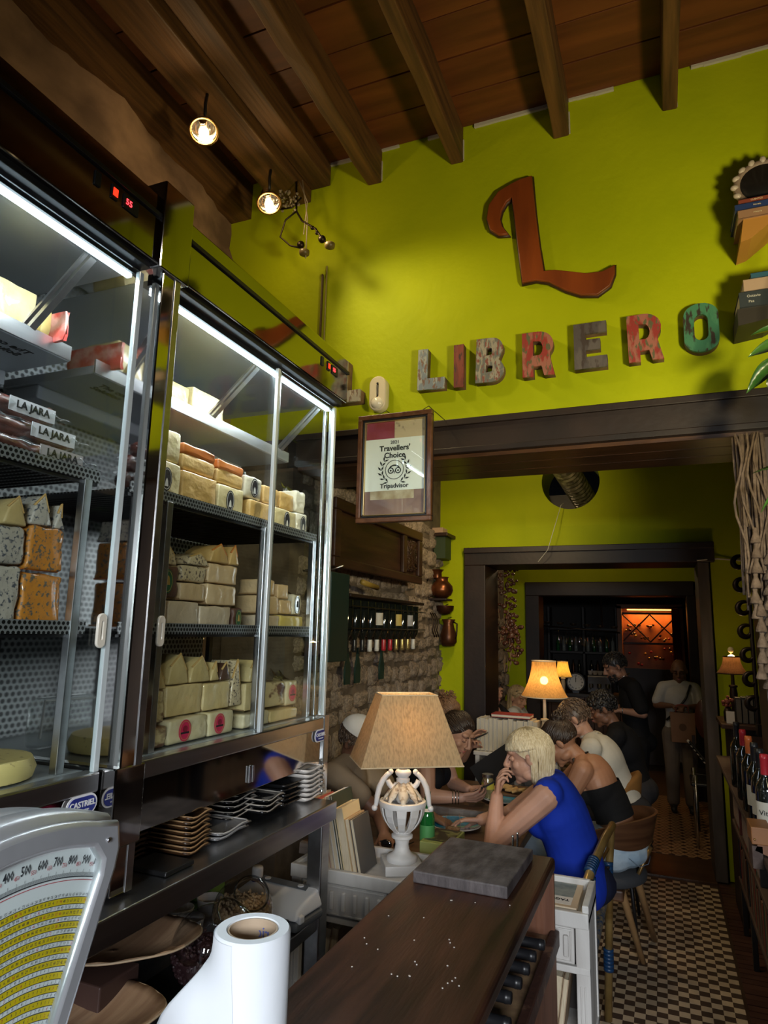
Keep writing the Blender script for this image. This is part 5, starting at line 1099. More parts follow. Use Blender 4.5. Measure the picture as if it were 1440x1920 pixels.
for x0,x1 in ((-1.345,-.98),(-.935,-.66),(-.615,-.307)):
    dr=MB().box(x0+.004,x1-.004,CY0-.004,CY0+.018,.722,.832).build('drawer',M_WCAB,t,bevel=.003)
    mb=MB(); n=int((x1-x0-.05)/.040); 
    for k in range(n):
        xx=x0+.04+(x1-x0-.07)*k/(n-1 if n>1 else 1)
        g=MB().cbox((xx,CY0-.009,.777),(.016,.014,.066)).build('carved_bead',M_WCAB,t,bevel=.004)
    for a in ((x0+.012,x1-.012,.822,.828),(x0+.012,x1-.012,.726,.732),(x0+.012,x0+.018,.732,.822),(x1-.018,x1-.012,.732,.822)): MB().box(a[0],a[1],CY0-.008,CY0-.004,a[2],a[3]).build('drawer_moulding',M_WCAB,t,bevel=.0015)
MB().box(CX0,CX1,CY0-.002,CY0+.02,.694,.716).build('rail',M_WCAB,t,bevel=.003)
for z in (.44,.10): MB().box(CX0,CX1,CY0-.002,CY1-.01,z,z+.026).build('shelf',M_WCAB,t,bevel=.003)
def leaning_books(x0,z0,y0,specs,lean,where,group,spine='y+'):
    x=x0
    for i,(w,h,d,col,desc) in enumerate(specs):
        t=thing('book',(x,y0,z0),f'{desc}, {where}','book',group)
        M=Matrix.Translation((x,y0,z0+.001+w*sin(abs(lean)) if lean>0 else z0+.001))@Matrix.Rotation(lean,4,'Y')
        if lean<0: M=Matrix.Translation((x,y0,z0+.001))@Matrix.Rotation(lean,4,'Y')
        c=mat('cover',col,.5); M_P=mat('pages',(.62,.53,.38),.85,col2=(.50,.41,.28),scale=90,stretch=(6,.3,.3))
        MB().box(0,.0022,0,d,0,h,M=M).box(w-.0022,w,0,d,0,h,M=M).box(0,w,d-.0022,d,0,h,M=M).build('cover',c,t)
        MB().box(.0023,w-.0023,.003,d-.003,.003,h-.003,M=M).build('page_block',M_P,t,bevel=.001)
        x+=w/cos(lean)+.0015
G='books leaning on the white cabinet'
leaning_books(-1.275,.870,2.50,[(.013,.26,.17,(.35,.28,.22),'thin tan book with page edges out'),(.010,.255,.17,(.45,.10,.08),'thin red edged book'),(.011,.25,.17,(.55,.50,.45),'thin pale book'),(.014,.25,.17,(.40,.22,.16),'reddish brown book'),(.016,.26,.18,(.50,.42,.35),'beige book'),(.020,.275,.18,(.65,.65,.62),'white covered book'),(.012,.28,.18,(.04,.05,.035),'thin dark green hardback'),(.034,.235,.16,(.62,.52,.32),'thick cream paperback'),(.020,.20,.15,(.45,.30,.16),'small tan paperback'),(.016,.20,.15,(.10,.09,.08),'small paperback with a dark picture cover')],-.22,'leaning left of the white urn lamp',G)
leaning_books(-1.33,.466,2.515,[(.03,.20,.17,(.35,.24,.15),'brown edged book'),(.025,.19,.17,(.5,.4,.3),'cream paperback'),(.03,.195,.17,(.30,.2,.14),'tan paperback'),(.028,.2,.17,(.42,.3,.2),'light brown paperback')],.12,'on the white cabinet shelf at the left','books on the cabinet shelf, left')
leaning_books(-.49,.466,2.515,[(.016,.215,.17,(.7,.72,.7),'white book'),(.026,.205,.17,(.33,.22,.12),'brown paperback'),(.030,.205,.17,(.5,.38,.26),'thick cream paperback'),(.032,.20,.17,(.45,.33,.2),'worn yellowed paperback'),(.018,.195,.17,(.4,.28,.18),'thin yellowed paperback')],.14,'on the cabinet shelf at its right end','books on the cabinet shelf, right')
t=thing('book',(-.34,2.62,.868),'paperback with a landscape cover lying upside down on the white cabinet top','book')
MB().box(-.44,-.305,2.515,2.735,.870,.884).build('page_block',mat('pages_b',(.6,.5,.36),.8),t,bevel=.001)
MB().box(-.442,-.303,2.512,2.738,.884,.886).box(-.442,-.303,2.512,2.738,.868,.870).build('cover',mat('sand_cover',(.52,.40,.27),.5),t,bevel=.0005)
MB().box(-.435,-.325,2.60,2.735,.8861,.8866).build('cover_picture',mat('landscape_print',(.10,.13,.14),.5,col2=(.25,.27,.25),scale=18),t)
MB().box(-.435,-.325,2.53,2.60,.8861,.8866).build('cover_title_field',mat('white_field',(.65,.62,.58),.5),t)
text('cover_title','TAGORE',M_INK,.024,face_M((-.381,2.57,.8868),(-1,0,0),(0,-1,0)),t,bold=.0008)
# ---- urn lamp
t=thing('table_lamp',(-.983,2.64,.868),'white carved urn table lamp with a beige linen shade on the white cabinet','lamp')
M_UR=mat('antique_white',(.66,.64,.62),.5,col2=(.50,.46,.40),scale=9,bump=.1,bscale=30,ramp=(.5,.8)); LX,LY=-.983,2.64
T_=Matrix.Translation((LX,LY,0))
MB().cbox((LX,LY,.887),(.150,.150,.036),rz=radians(30)).build('plinth',M_UR,t,bevel=.003)
MB().lathe([(.0,.905),(.060,.905),(.062,.915),(.058,.925),(.040,.932),(.030,.945),(.026,.965),(.030,.985),(.042,.990),(.042,1.0),(.030,1.004),(.030,1.010)],32,M=T_).build('foot',M_UR,t,smooth=True,angle=.9)
MB().lathe([(.042,1.105),(.078,1.105),(.092,1.108),(.095,1.118),(.092,1.128),(.080,1.130),(.075,1.124),(.045,1.124)],40,M=T_,cap=False).build('bowl_rim',M_UR,t,smooth=True,angle=.9)
MB().lathe([(.0,1.004),(.034,1.006),(.040,1.016),(.030,1.022),(.0,1.024)],28,M=T_).build('bowl_cup',M_UR,t,smooth=True)
for k in range(10):
    a=2*pi*k/10; pts=[]; mb=MB()
    prof=[(.036,1.012),(.056,1.030),(.074,1.055),(.085,1.080),(.090,1.108)]
    for j,(r_,z) in enumerate(prof):
        w=.010+.010*(j/4); 
        for (dr,da) in ((0,-w),(0,w),(-.006,w),(-.006,-w)): mb.v.append((LX+(r_+dr)*cos(a)-da*sin(a),LY+(r_+dr)*sin(a)+da*cos(a),z))
    for j in range(4):
        for q in range(4): mb.f.append((4*j+q,4*j+(q+1)%4,4*j+4+(q+1)%4,4*j+4+q)); mb.m.append(0)
    mb.build('bowl_rib',M_UR,t,bevel=.002)
MB().lathe([(.022,1.12),(.030,1.135),(.022,1.16),(.019,1.185),(.026,1.20),(.028,1.21),(.020,1.216),(.030,1.225),(.033,1.235),(.028,1.243),(.018,1.246)],28,M=T_,cap=False).build('neck',M_UR,t,smooth=True,angle=.9)
MB().lathe([(.0085,1.246),(.0085,1.32)],16,M=T_).build('stem',mat('cream_stem',(.62,.55,.42),.5),t,smooth=True)
for k in range(8):
    a=2*pi*k/8+.39; mb=MB(); n=7
    for i in range(n+1):
        q=i/n; rr=.022+.062*q**1.3; z=1.195-.075*q+.012*sin(pi*q); w=.018*sin(pi*min(1,q*.85+.12))+.002+.004*(i%2)
        mb.v+=[(LX+rr*cos(a)+w*sin(a),LY+rr*sin(a)-w*cos(a),z),(LX+(rr+.003)*cos(a),LY+(rr+.003)*sin(a),z+.006),(LX+rr*cos(a)-w*sin(a),LY+rr*sin(a)+w*cos(a),z)]
    for i in range(n): b=3*i; mb.f+=[(b,b+3,b+4,b+1),(b+1,b+4,b+5,b+2)]; mb.m+=[0,0]
    o=mb.build('acanthus_leaf',mat('aged_cream',(.62,.54,.42),.6,col2=(.40,.30,.2),scale=40,ramp=(.5,.6)),t,smooth=True); so=o.modifiers.new('s','SOLIDIFY'); so.thickness=.004
for s_ in (-1,1):
    pts=[(.030,1.205),(.040,1.193),(.055,1.190),(.066,1.200),(.062,1.215),(.052,1.222)]
    a=radians(24)
    P_=lambda r_,z:(LX+s_*r_*cos(a),LY+s_*r_*sin(a),z)
    arm=[(.034,1.178),(.036,1.190),(.047,1.200),(.058,1.196),(.066,1.205),(.080,1.190),(.094,1.170),(.103,1.140),(.108,1.105)]
    MB().tube([P_(*p) for p in [(.052,1.232),(.064,1.224),(.080,1.205),(.094,1.178),(.102,1.145),(.106,1.112),(.112,1.100)]],[.010,.010,.011,.012,.011,.009,.008],10).build('handle',M_UR,t,smooth=True)
    MB().tube([P_(*p) for p in [(.024,1.190),(.032,1.180),(.045,1.178),(.056,1.190),(.062,1.205)]],[.012,.012,.012,.011,.010],10).build('handle_scroll',M_UR,t,smooth=True)
    MB().ball(P_(.112,1.098),.012).build('handle_knob',M_UR,t,smooth=True); MB().ball(P_(.050,1.236),.011).build('handle_knob',M_UR,t,smooth=True)
SX,SY=-.975,2.64
bt=[(-.205,-.125),(.205,-.125),(.205,.125),(-.205,.125)]; tp=[(-.115,-.062),(.115,-.062),(.115,.062),(-.115,.062)]
M_LIN=shade_mat('linen_shade',(.60,.44,.25),.42)
mb=MB(); Rz=Matrix.Rotation(radians(35),3,'Z')
mb.v=[tuple(Vector((SX,SY,1.277))+Rz@Vector((x,y,0))) for x,y in bt]+[tuple(Vector((SX,SY,1.54))+Rz@Vector((x,y,0))) for x,y in tp]
mb.f=[(i,(i+1)%4,4+(i+1)%4,4+i) for i in range(4)]; mb.m=[0]*4
o=mb.build('lamp_shade',M_LIN,t); so=o.modifiers.new('s','SOLIDIFY'); so.thickness=.002
for z,cs in ((1.279,mb.v[:4]),(1.538,mb.v[4:])): MB().tube(cs,.0028,6,close=True).build('shade_piping',mat('piping',(.55,.42,.26),.7),t)
MB().ball((SX,SY,1.40),(.026,.026,.034)).build('bulb',mat('bulb_lamp1',(1,.85,.6),.5,emit=(1,.72,.40),estr=14),t,smooth=True)
if 1: light('urn_lamp_bulb','POINT',(SX,SY,1.40),5.2,(1,.72,.40),.035)
# pens behind the slate
for i,(x,y,l) in enumerate(((-.545,2.62,'black pen standing behind the slate board, left one'),(-.528,2.62,'black pen standing behind the slate board, right one'))):
    t=thing('pen',(x,y,.868),l,'pen'); MB().tube([(x,y,.87),(x+.006,y,1.05+.012*i)],.0042,8).build('barrel',M_BLACK,t,smooth=True); MB().ball((x+.006,y,1.055+.012*i),.0048).build('clicker',M_STEEL,t,smooth=True)
t=thing('pen_cup',(-.537,2.625,.868),'dark cup holding the pens, hidden behind the slate board','cup'); MB().lathe([(.03,.869),(.032,.96),(.029,.96),(.027,.875),(.0,.874)],20,M=Matrix.Translation((-.537,2.625,0))).build('cup_body',M_BLACK,t,smooth=True,angle=1)
# ================================================================ PEOPLE
def rotm(x,y,z): return Matrix((x,y,z)).transposed()
def frame(fwd, up=(0,0,1)):
    y=Vector(fwd).normalized(); x=y.cross(Vector(up)).normalized(); z=x.cross(y); return rotm(x,y,z)
def remesh(mb, name, m, parent, voxel, smooth_it=4, planes=None):
    me=bpy.data.meshes.new(name); me.from_pydata(mb.v,[],mb.f); o=bpy.data.objects.new(name,me); COL.objects.link(o)
    r_=o.modifiers.new('r','REMESH'); r_.mode='VOXEL'; r_.voxel_size=voxel
    if smooth_it: s_=o.modifiers.new('s','SMOOTH'); s_.factor=.5; s_.iterations=smooth_it
    bpy.context.view_layer.update()
    nm=bpy.data.meshes.new_from_object(o.evaluated_get(bpy.context.evaluated_depsgraph_get())); bpy.data.objects.remove(o)
    nm.materials.clear(); nm.materials.append(m); nm.shade_smooth(); nm.name=name
    if planes:
        b=bmesh.new(); b.from_mesh(nm)
        for co,no in planes: bmesh.ops.bisect_plane(b,geom=b.verts[:]+b.edges[:]+b.faces[:],plane_co=co,plane_no=no,clear_outer=True)
        b.to_mesh(nm); b.free()
    o=bpy.data.objects.new(name,nm); COL.objects.link(o); o.parent=parent
    if parent.get('_w'): o.location=-Vector(parent['_w'])
    return o
def skin(name,c): return mat(name,c,.5,col2=tuple(q*.86 for q in c),scale=9,bump=.06,bscale=120,spec=.4)
def hair(name,c,c2=None): return mat(name,c,.45,col2=c2 or tuple(q*1.8 for q in c),scale=60,stretch=(3,3,.3),spec=.5)
def cloth(name,c,b=.25,sc=5): return mat(name,c,.85,col2=tuple(q*.8 for q in c),scale=sc,bump=b,bscale=7,spec=.2)
def head_prims(mb,c,R,s=1.,nose=1.,jaw=1.,ears=True):
    P=lambda x,y,z: Vector(c)+R@Vector((x*s,y*s,z*s))
    E=lambda p,r_,M=None: mb.ball(P(*p),tuple(q*s for q in r_),M=(R@M if M else R),n=24,k=16)
    E((0,-.012,.030),(.076,.095,.090)); E((0,.022,-.030),(.060*jaw,.070,.068)); E((0,.045,-.078),(.036*jaw,.036,.030)); E((0,.068,-.098),(.019,.016,.015))
    for s_ in (-1,1):
        E((s_*.036,.058,-.022),(.025,.024,.024)); E((s_*.030,.070,.040),(.030,.020,.016))
        E((s_*.045,.010,-.070),(.022*jaw,.035,.025))
        E((s_*.011,.103,-.026),(.008,.009,.007))
        if ears: E((s_*.078,-.004,-.002),(.009,.018,.030),Euler((-.2,0,s_*.25)).to_matrix()); E((s_*.080,-.002,.012),(.010,.014,.014))
    mb.cap(P(0,.086,.028),P(0,.113*nose,-.018),.0085*s,.0125*s); mb.ball(P(0,.110*nose,-.022),.012*s)
    E((0,.088,-.050),(.022,.012,.006)); E((0,.085,-.062),(.020,.013,.0075)); E((0,.080,-.040),(.024,.014,.014))
def face_bits(t,c,R,s=1.,brow=None,iris=(.10,.06,.03),lip=(.42,.14,.12),closed=False,sk=None):
    P=lambda x,y,z: Vector(c)+R@Vector((x*s,y*s,z*s))
    for s_ in (-1,1):
        MB().ball(P(s_*.031,.074,.010),.0125*s,M=R).build('eyeball',sk if closed else mat('eye_white',(.6,.57,.52),.2),t,smooth=True)
        if not closed: MB().ball(P(s_*.031,.0835,.008 if not closed else .004),(.0055*s,.0035*s,.0055*s),M=R).build('iris',mat('iris',iris,.15),t,smooth=True)
        MB().tube([P(s_*.018,.083,.0155),P(s_*.031,.0885,.0165 if not closed else .010),P(s_*.045,.079,.0130)],.0032*s,6).build('eyelid',sk,t,smooth=True)
        MB().tube([P(s_*.018,.0845,.0125 if not closed else .006),P(s_*.031,.0895,.0125 if not closed else .004),P(s_*.046,.079,.009 if not closed else .004)],.0013*s,5).build('eyelashes',brow,t,smooth=True)
        MB().tube([P(s_*.014,.090,.032),P(s_*.030,.092,.038),P(s_*.048,.080,.034)],[.0022*s,.0030*s,.0014*s],6).build('eyebrow',brow,t,smooth=True)
    lm=mat('lips',lip,.4)
    MB().tube([P(-.020,.088,-.052),P(-.006,.1005,-.0485),P(0,.1000,-.0500),P(.006,.1005,-.0485),P(.020,.088,-.052)],[.0015*s,.0040*s,.0038*s,.0040*s,.0015*s],6).build('upper_lip',lm,t,smooth=True)
    MB().tube([P(-.019,.087,-.055),P(0,.0985,-.0590),P(.019,.087,-.055)],[.0015*s,.0050*s,.0015*s],6).build('lower_lip',lm,t,smooth=True)
def hand_prims(mb,wr,d,n,side=1,curl=.5,s=1.,thumb=.5,spread=.0205,curls=None):
    d=Vector(d).normalized(); n=Vector(n); n=(n-d*n.dot(d)).normalized(); a=d.cross(n)*side; wr=Vector(wr)
    for i,(L_,off,k0) in enumerate(((.072,-1.5,.080),(.080,-.5,.086),(.075,.5,.083),(.060,1.5,.075))):
        kn=wr+d*k0*s+a*off*spread*s-n*.002
        mb.cap(wr+a*off*.013*s+d*.012,kn,.0125*s,.0110*s,8)
        ang=0; p=kn; cu=(curls[i] if curls else curl)
        for j,(fr,r0) in enumerate(((.45,.0088),(.30,.0080),(.25,.0072))):
            ang+=cu*(.7 if j==0 else 1.0); q=p+(d*cos(ang)+n*sin(ang)+a*off*.03)*L_*fr*s*1.08
            mb.cap(p,q,r0*s,(r0-.0006)*s,8); p=q
    b=wr+d*.022*s-a*.018*s*1.0+n*.006; t1=b+(d*.75-a*.75+n*.35*thumb*2).normalized()*.042*s; t2=t1+(d*.95-a*.25+n*.5*thumb*2).normalized()*.030*s; t3=t2+(d*1.0+n*.6*thumb*2).normalized()*.024*s
    mb.cap(wr+d*.010*s-a*.008,b,.015*s,.014*s,8); mb.cap(b,t1,.0140*s,.0105*s,8); mb.cap(t1,t2,.0100*s,.0088*s,8); mb.cap(t2,t3,.0088*s,.0072*s,8)
def torso_frame(J):
    up=(Vector(J['che'])-Vector(J['pel'])).normalized(); x=(Vector(J['shR'])-Vector(J['shL'])); x=(x-up*x.dot(up)).normalized(); y=up.cross(x); return rotm(x,y,up)
def torso_prims(mb,J,g=0.,w=1.,bust=0.,low=True,belly=1.,shoulders=True):
    R=torso_frame(J); pel,che=Vector(J['pel']),Vector(J['che']); X=R@Vector((1,0,0)); Y=R@Vector((0,1,0)); Z=R@Vector((0,0,1))
    mid=pel.lerp(che,.5)+Vector(J.get('bend',(0,0,0)))
    E=lambda p,r_: mb.ball(p,tuple(q+g for q in r_),M=R,n=24,k=16)
    E(che+Z*.01,(.150*w,.102,.150)); E(che+Z*.085,(.135*w,.080,.075))
    for q in [i/9 for i in range(10)]:
        p=(che*(1-q)**2+mid*2*q*(1-q)+pel*q*q) ; E(p,((.138-.022*sin(pi*q))*w*belly,(.100-.006*sin(pi*q))*belly,.10))
    if low: E(pel,(.168*w,.125,.11))
    if bust:
        for s_ in (-1,1): E(che+X*s_*.068+Y*.078-Z*.01,(.058*bust,.058*bust,.058*bust))
    if shoulders:
        sl,sr=Vector(J['shL']),Vector(J['shR']); n_=Vector(J['nec'])
        mb.cap(sl,sr,.052+g,.052+g); 
        for s_ in (sl,sr): mb.cap(s_,n_.lerp(che,.15),.052+g,.052+g)
def arm_prims(mb,J,side,g=0.,k=1.,up=1.,fore=True,r=1.):
    sh,el,wr=[Vector(J[q+side]) for q in ('sh','el','wr')]
    if up<1: mb.cap(sh,sh.lerp(el,up),(.054+g)*r,(.050-.008*up+g*1.3)*r)
    else:
        mb.cap(sh,el,(.050+g)*r,(.037+g)*r)
        if fore:
            m_=el.lerp(wr,.3); mb.cap(el,m_,(.037+g)*r,(.036+g)*r); mb.cap(m_,wr,(.036+g)*r,(.0235+g)*r)
def leg_prims(mb,J,side,g=0.,part=1.,full=True):
    hp,kn,an=[Vector(J[q+side]) for q in ('hip','kne','ank')]
    mb.cap(hp,kn,.085+g,.056+g)
    if full: m_=kn.lerp(an,.3); mb.cap(kn,m_,.055+g,.054+g); mb.cap(m_,kn.lerp(an,part),.054+g,(.036 if part>=1 else .045)+g)
def shoe(mb,an,fwd,s=1.):
    an=Vector(an); f_=Vector(fwd).normalized(); mb.cap(an+Vector((0,0,-.045))-f_*.03,an+Vector((0,0,-.05))+f_*.14,.036*s,.030*s); mb.cap(an,an-Vector((0,0,.03)),.045*s,.042*s)
def strands(t,name,c,R,m,n,kind,s=1.,seed=1,cols=1):
    """hair: thin tapered locks that follow the skull and then hang or gather"""
    rs=random.Random(seed); c=Vector(c); mb=MB(); rx,ry,rz=.082*s,.103*s,.098*s; off=Vector((0,-.012,.030))*s
    S=lambda th,ph,k=1.: c+R@(off+Vector((sin(ph)*sin(th)*rx*k, sin(ph)*cos(th)*ry*k, cos(ph)*rz*k)))
    cap_=MB(); N1,N2=28,14
    def lim(th):                       # hairline: polar angle down to which hair grows for azimuth th (0 = front)
        a=abs((th+pi)%(2*pi)-pi)
        base=radians(58)+(radians(118)-radians(58))*min(1,max(0,(a-.55)/1.1))**.8
        return base
    for i in range(N1):
        for j in range(N2+1): th=2*pi*i/N1; cap_.v.append(tuple(S(th,.02+(lim(th))*j/N2,.985)))
    for i in range(N1):
        for j in range(N2): a=i*(N2+1)+j; b=((i+1)%N1)*(N2+1)+j; cap_.f.append((a,a+1,b+1,b)); cap_.m.append(0)
    cap_.build(name+'_base',m,t,smooth=True)
    for k in range(n):
        th=rs.uniform(-pi,pi); L_=lim(th); a=abs(th); lift=rs.uniform(1.0,1.09)
        if kind=='short':
            ph=rs.uniform(.1,L_); dth=rs.uniform(-.3,.3); pts=[S(th+dth*q,ph+.45*q*.6,1.0+.055*sin(pi*q)*lift) for q in (0,.3,.6,1)]; rr=[.0035*s,.004*s,.003*s,.001*s]
        elif kind in('bun','tied'):
            # from the hairline back to the knot
            kn=Vector((0,-.098,.045))*s if kind=='tied' else Vector((0,-.085,.080))*s
            p0=S(th,L_*rs.uniform(.8,1.02),1.0); p3=c+R@(kn+Vector((rs.uniform(-.02,.02),rs.uniform(-.01,.01),rs.uniform(-.02,.02)))); pts=[]
            for q in (0,.25,.5,.75,1):
                p=p0.lerp(p3,q); l=R.transposed()@(p-c)-off; d=Vector((l.x/rx,l.y/ry,l.z/rz)); dl=max(.2,d.length); tgt=1.02+.04*lift*sin(pi*q)-.04
                l2=Vector((d.x/dl*rx,d.y/dl*ry,d.z/dl*rz))*max(tgt,dl if q>.9 else tgt); pts.append(c+R@(l2+off))
            rr=[.0025*s,.0045*s,.005*s,.0045*s,.003*s]
        else:
            drop=dict(bob=.105,long=.22)[kind]*s
            ph0=rs.uniform(.05,.9); e=L_ if a>.95 else radians(76 if kind=='bob' else 60)
            if a<.95: dr=0.012; sw=.30*(1 if th>0 else -1)
            elif a<1.62: dr=.010; sw=.22*(1 if th>0 else -1); e=min(e,radians(80))
            else: dr=drop*rs.uniform(.85,1.0)*min(1,.75+(a-1.62)); sw=-.10*(1 if th>0 else -1) if a<1.9 else 0
            pts=[S(th+sw*q*q,ph0+(max(e,ph0+.1)-ph0)*q,1.0+.05*lift*(.3+q)) for q in (0,.25,.5,.75,1)]
            p=pts[-1]; dn=Vector((0,0,-1)).lerp(R@Vector((0,0,-1)),.35).normalized(); inward=(c-p); inward.z=0; inward=inward.normalized() if inward.length>1e-4 else Vector((0,0,0))
            for q in (.35,.7,1): pts.append(p+dn*dr*q+inward*dr*.22*q*q*(1 if kind=='bob' else .2)+Vector((rs.uniform(-1,1),rs.uniform(-1,1),0))*.003)
            rr=[.003*s]*2+[.005*s]*4+[.004*s,.0015*s]
        mb.tube(pts,rr,5)
    o=mb.build(name,m,t,smooth=True); tag(o,kind='stuff')
def bun(t,p,r_,m,seed=2):
    rs=random.Random(seed); mb=MB(); mb.ball(p,r_*.8)
    for k in range(26):
        ax=Vector((rs.uniform(-1,1),rs.uniform(-1,1),rs.uniform(-1,1))).normalized(); q=ax.orthogonal().normalized(); w=ax.cross(q)
        a0=rs.random()*6; mb.tube([Vector(p)+(q*cos(a0+.5*i)+w*sin(a0+.5*i))*r_*(.95+.06*sin(i))+ax*r_*.15*sin(i*.7) for i in range(6)],[.001,.005,.006,.006,.005,.001],5)
    mb.build('hair_bun',m,t,smooth=True)
def person(loc,label,group=None): return thing('person',loc,label,'person',group)
HN=Vector((0,0,1))
def neckhead(mb,J,R,s=1.,neck=.052,**k):
    mb.cap(Vector(J['nec'])-Vector((0,0,.01)),Vector(J['hd'])+R@Vector((0,-.02,-.045))*s,neck,neck*.96); head_prims(mb,J['hd'],R,s,**k)
SEAT=.57
# ---- woman in blue
J=dict(pel=(-.395,3.34,.70),che=(-.47,3.33,.985),nec=(-.530,3.315,1.125),hd=(-.600,3.30,1.222),shL=(-.500,3.165,1.085),elL=(-.725,3.115,.875),wrL=(-.722,3.165,1.060),shR=(-.515,3.49,1.075),elR=(-.735,3.50,.905),wrR=(-.845,3.36,.90),
  hipL=(-.43,3.25,.665),kneL=(-.83,3.24,.665),ankL=(-.80,3.24,.12),hipR=(-.43,3.43,.665),kneR=(-.83,3.46,.665),ankR=(-.80,3.46,.12),bend=(.035,0,0))
t=person((-.45,3.33,0),'blonde woman in a sleeveless royal blue top resting her cheek on her hand')
SK1=skin('fair_skin',(.50,.27,.185)); HB=hair('blonde_hair',(.46,.35,.20),(.68,.58,.40)); BR1=hair('brow_brown',(.14,.08,.04))
Rh=frame((-1,-.16,-.22)); mb=MB(); neckhead(mb,J,Rh,1.0,jaw=1.1,neck=.056)
arm_prims(mb,J,'L',r=1.22); arm_prims(mb,J,'R',r=1.15); torso_prims(mb,J,0,1.1,.9)
hand_prims(mb,J['wrL'],(.10,.10,1),(.85,.25,-.1),-1,.62,.92,curls=(.45,.7,.85,.95)); hand_prims(mb,J['wrR'],(-1,-.2,-.1),(0,-.2,-1),1,.35,.98)
for s_ in 'LR': leg_prims(mb,J,s_)
remesh(mb,'body',SK1,t,.0042,3)
face_bits(t,J['hd'],Rh,1.,BR1,(.12,.16,.2),sk=SK1,lip=(.45,.18,.15),closed=True)
mb=MB(); torso_prims(mb,J,.016,1.13,1.0,shoulders=False,belly=1.12)
for s_ in 'LR': sh=Vector(J['sh'+s_])+Vector((.012,0,.004)); sh=sh.lerp(Vector(J['nec']),.10); mb.cap(sh,Vector(J['nec']).lerp(Vector(J['che']),.3),.066,.066); mb.cap(sh,Vector(J['che']),.056,.09)
BL=cloth('royal_blue_jersey',(.008,.035,.40),.45); remesh(mb,'blue_top',BL,t,.008,6)
mb=MB(); 
for s_ in 'LR': leg_prims(mb,J,s_,.012)
torso=MB(); mb.ball(J['pel'],(.17,.135,.11)); remesh(mb,'navy_trousers',cloth('navy_cloth',(.01,.012,.03)),t,.010,4)
strands(t,'hair',J['hd'],Rh,HB,520,'bob',1.04,3)
mb=MB(); 
for s_ in 'LR': shoe(mb,J['ank'+s_],(-1,0,0))
remesh(mb,'shoes',M_BLACK,t,.008)
# ---- woman in halter top
J=dict(pel=(-.26,4.08,.70),che=(-.355,4.09,.975),nec=(-.455,4.09,1.105),hd=(-.560,4.08,1.180),shL=(-.425,3.945,1.065),elL=(-.515,3.93,.895),wrL=(-.665,3.98,1.00),shR=(-.44,4.24,1.06),elR=(-.60,4.26,.89),wrR=(-.70,4.15,1.02),
  hipL=(-.28,3.99,.66),kneL=(-.70,3.98,.66),ankL=(-.66,3.98,.12),hipR=(-.28,4.17,.66),kneR=(-.70,4.20,.66),ankR=(-.66,4.20,.12),bend=(.045,0,.0))
t=person((-.3,4.08,0),'woman with dark tied up hair, bare back, black halter top and light jeans')
SK2=skin('tanned_skin',(.34,.165,.095)); HD=hair('dark_brown_hair',(.018,.010,.007),(.045,.026,.016)); Rh=frame((-1,-.10,-.75),(-.6,0,1))
mb=MB(); neckhead(mb,J,Rh,1.0); torso_prims(mb,J,0,1.06,.9); arm_prims(mb,J,'L',r=1.18); arm_prims(mb,J,'R',r=1.1)
hand_prims(mb,J['wrL'],(-.5,0,.8),(.5,0,.4),-1,.5); hand_prims(mb,J['wrR'],(-.4,0,.8),(.5,0,.4),1,.5)
remesh(mb,'body',SK2,t,.0055,3); face_bits(t,J['hd'],Rh,1.,HD,sk=SK2,closed=True)
mb=MB(); torso_prims(mb,J,.012,1.08,1.05,shoulders=False); R_=torso_frame(J); Z_=R_@Vector((0,0,1))
remesh(mb,'halter_top',cloth('black_jersey',(.008,.008,.009),.2),t,.007,3,[(Vector(J['che'])+Z_*.0,Z_),(Vector(J['che'])-Z_*.185,-Z_)])
MB().tube([Vector(J['che'])+R_@Vector((.07,.10,.04)),Vector(J['nec'])+Vector((-.03,.06,.0)),Vector(J['nec'])+Vector((.045,.0,.035)),Vector(J['nec'])+Vector((-.03,-.06,.0)),Vector(J['che'])+R_@Vector((-.07,.10,.04))],.005,6).build('halter_strap',mat('black_strap',(.008,.008,.009),.6),t,smooth=True)
mb=MB(); 
for s_ in 'LR': leg_prims(mb,J,s_,.016)
mb.ball(J['pel'],(.150,.185,.105)); mb.ball(Vector(J['pel'])-Vector((-.02,0,.04)),(.14,.18,.09)); mb.cap(J['hipL'],J['hipR'],.10,.10)
remesh(mb,'light_jeans',mat('washed_denim',(.26,.36,.46),.8,col2=(.40,.48,.55),scale=7,bump=.3,bscale=50),t,.008,4,[(Vector((0,0,.775)),Vector((0,0,1)))])
MB().tube([(-.10,3.98,.665),(-.11,3.93,.64),(-.15,3.895,.63),(-.20,3.888,.665)],.0018,5).build('pocket_seam',mat('seam_thread',(.12,.17,.24),.7),t,smooth=True)
MB().cbox((-.33,3.90,.76),(.05,.03,.06)).build('belt_bag',M_BLACK,t,bevel=.01)
MB().lathe([(.0,0),(.013,0),(.013,.005),(.0,.006)],18,M=Matrix.Translation((-.462,3.885,.955))@Matrix.Rotation(pi/2,4,'X')).build('glucose_sensor',M_WDISH,t,smooth=True,angle=1)
strands(t,'hair',J['hd'],Rh,HD,420,'bun',1.02,5); bun(t,Vector(J['hd'])+Rh@Vector((0,-.075,.115)),.040,HD)
MB().tube([Vector(J['hd'])+Rh@Vector((-.078,-.01,.012)),Vector(J['hd'])+Rh@Vector((-.070,.07,.015)),Vector(J['hd'])+Rh@Vector((-.03,.10,.012))],.0018,5).build('glasses',M_BLACK,t,smooth=True)
mb=MB(); rs=random.Random(4)
for k in range(2): mb.tube([(-.455+.012*sin(i*1.1+k),3.893+.004*i*0,1.03-.018*i) for i in range(6)],.0022,5)
mb.build('arm_tattoo',mat('tattoo_ink',(.07,.03,.025),.7),t,smooth=True)
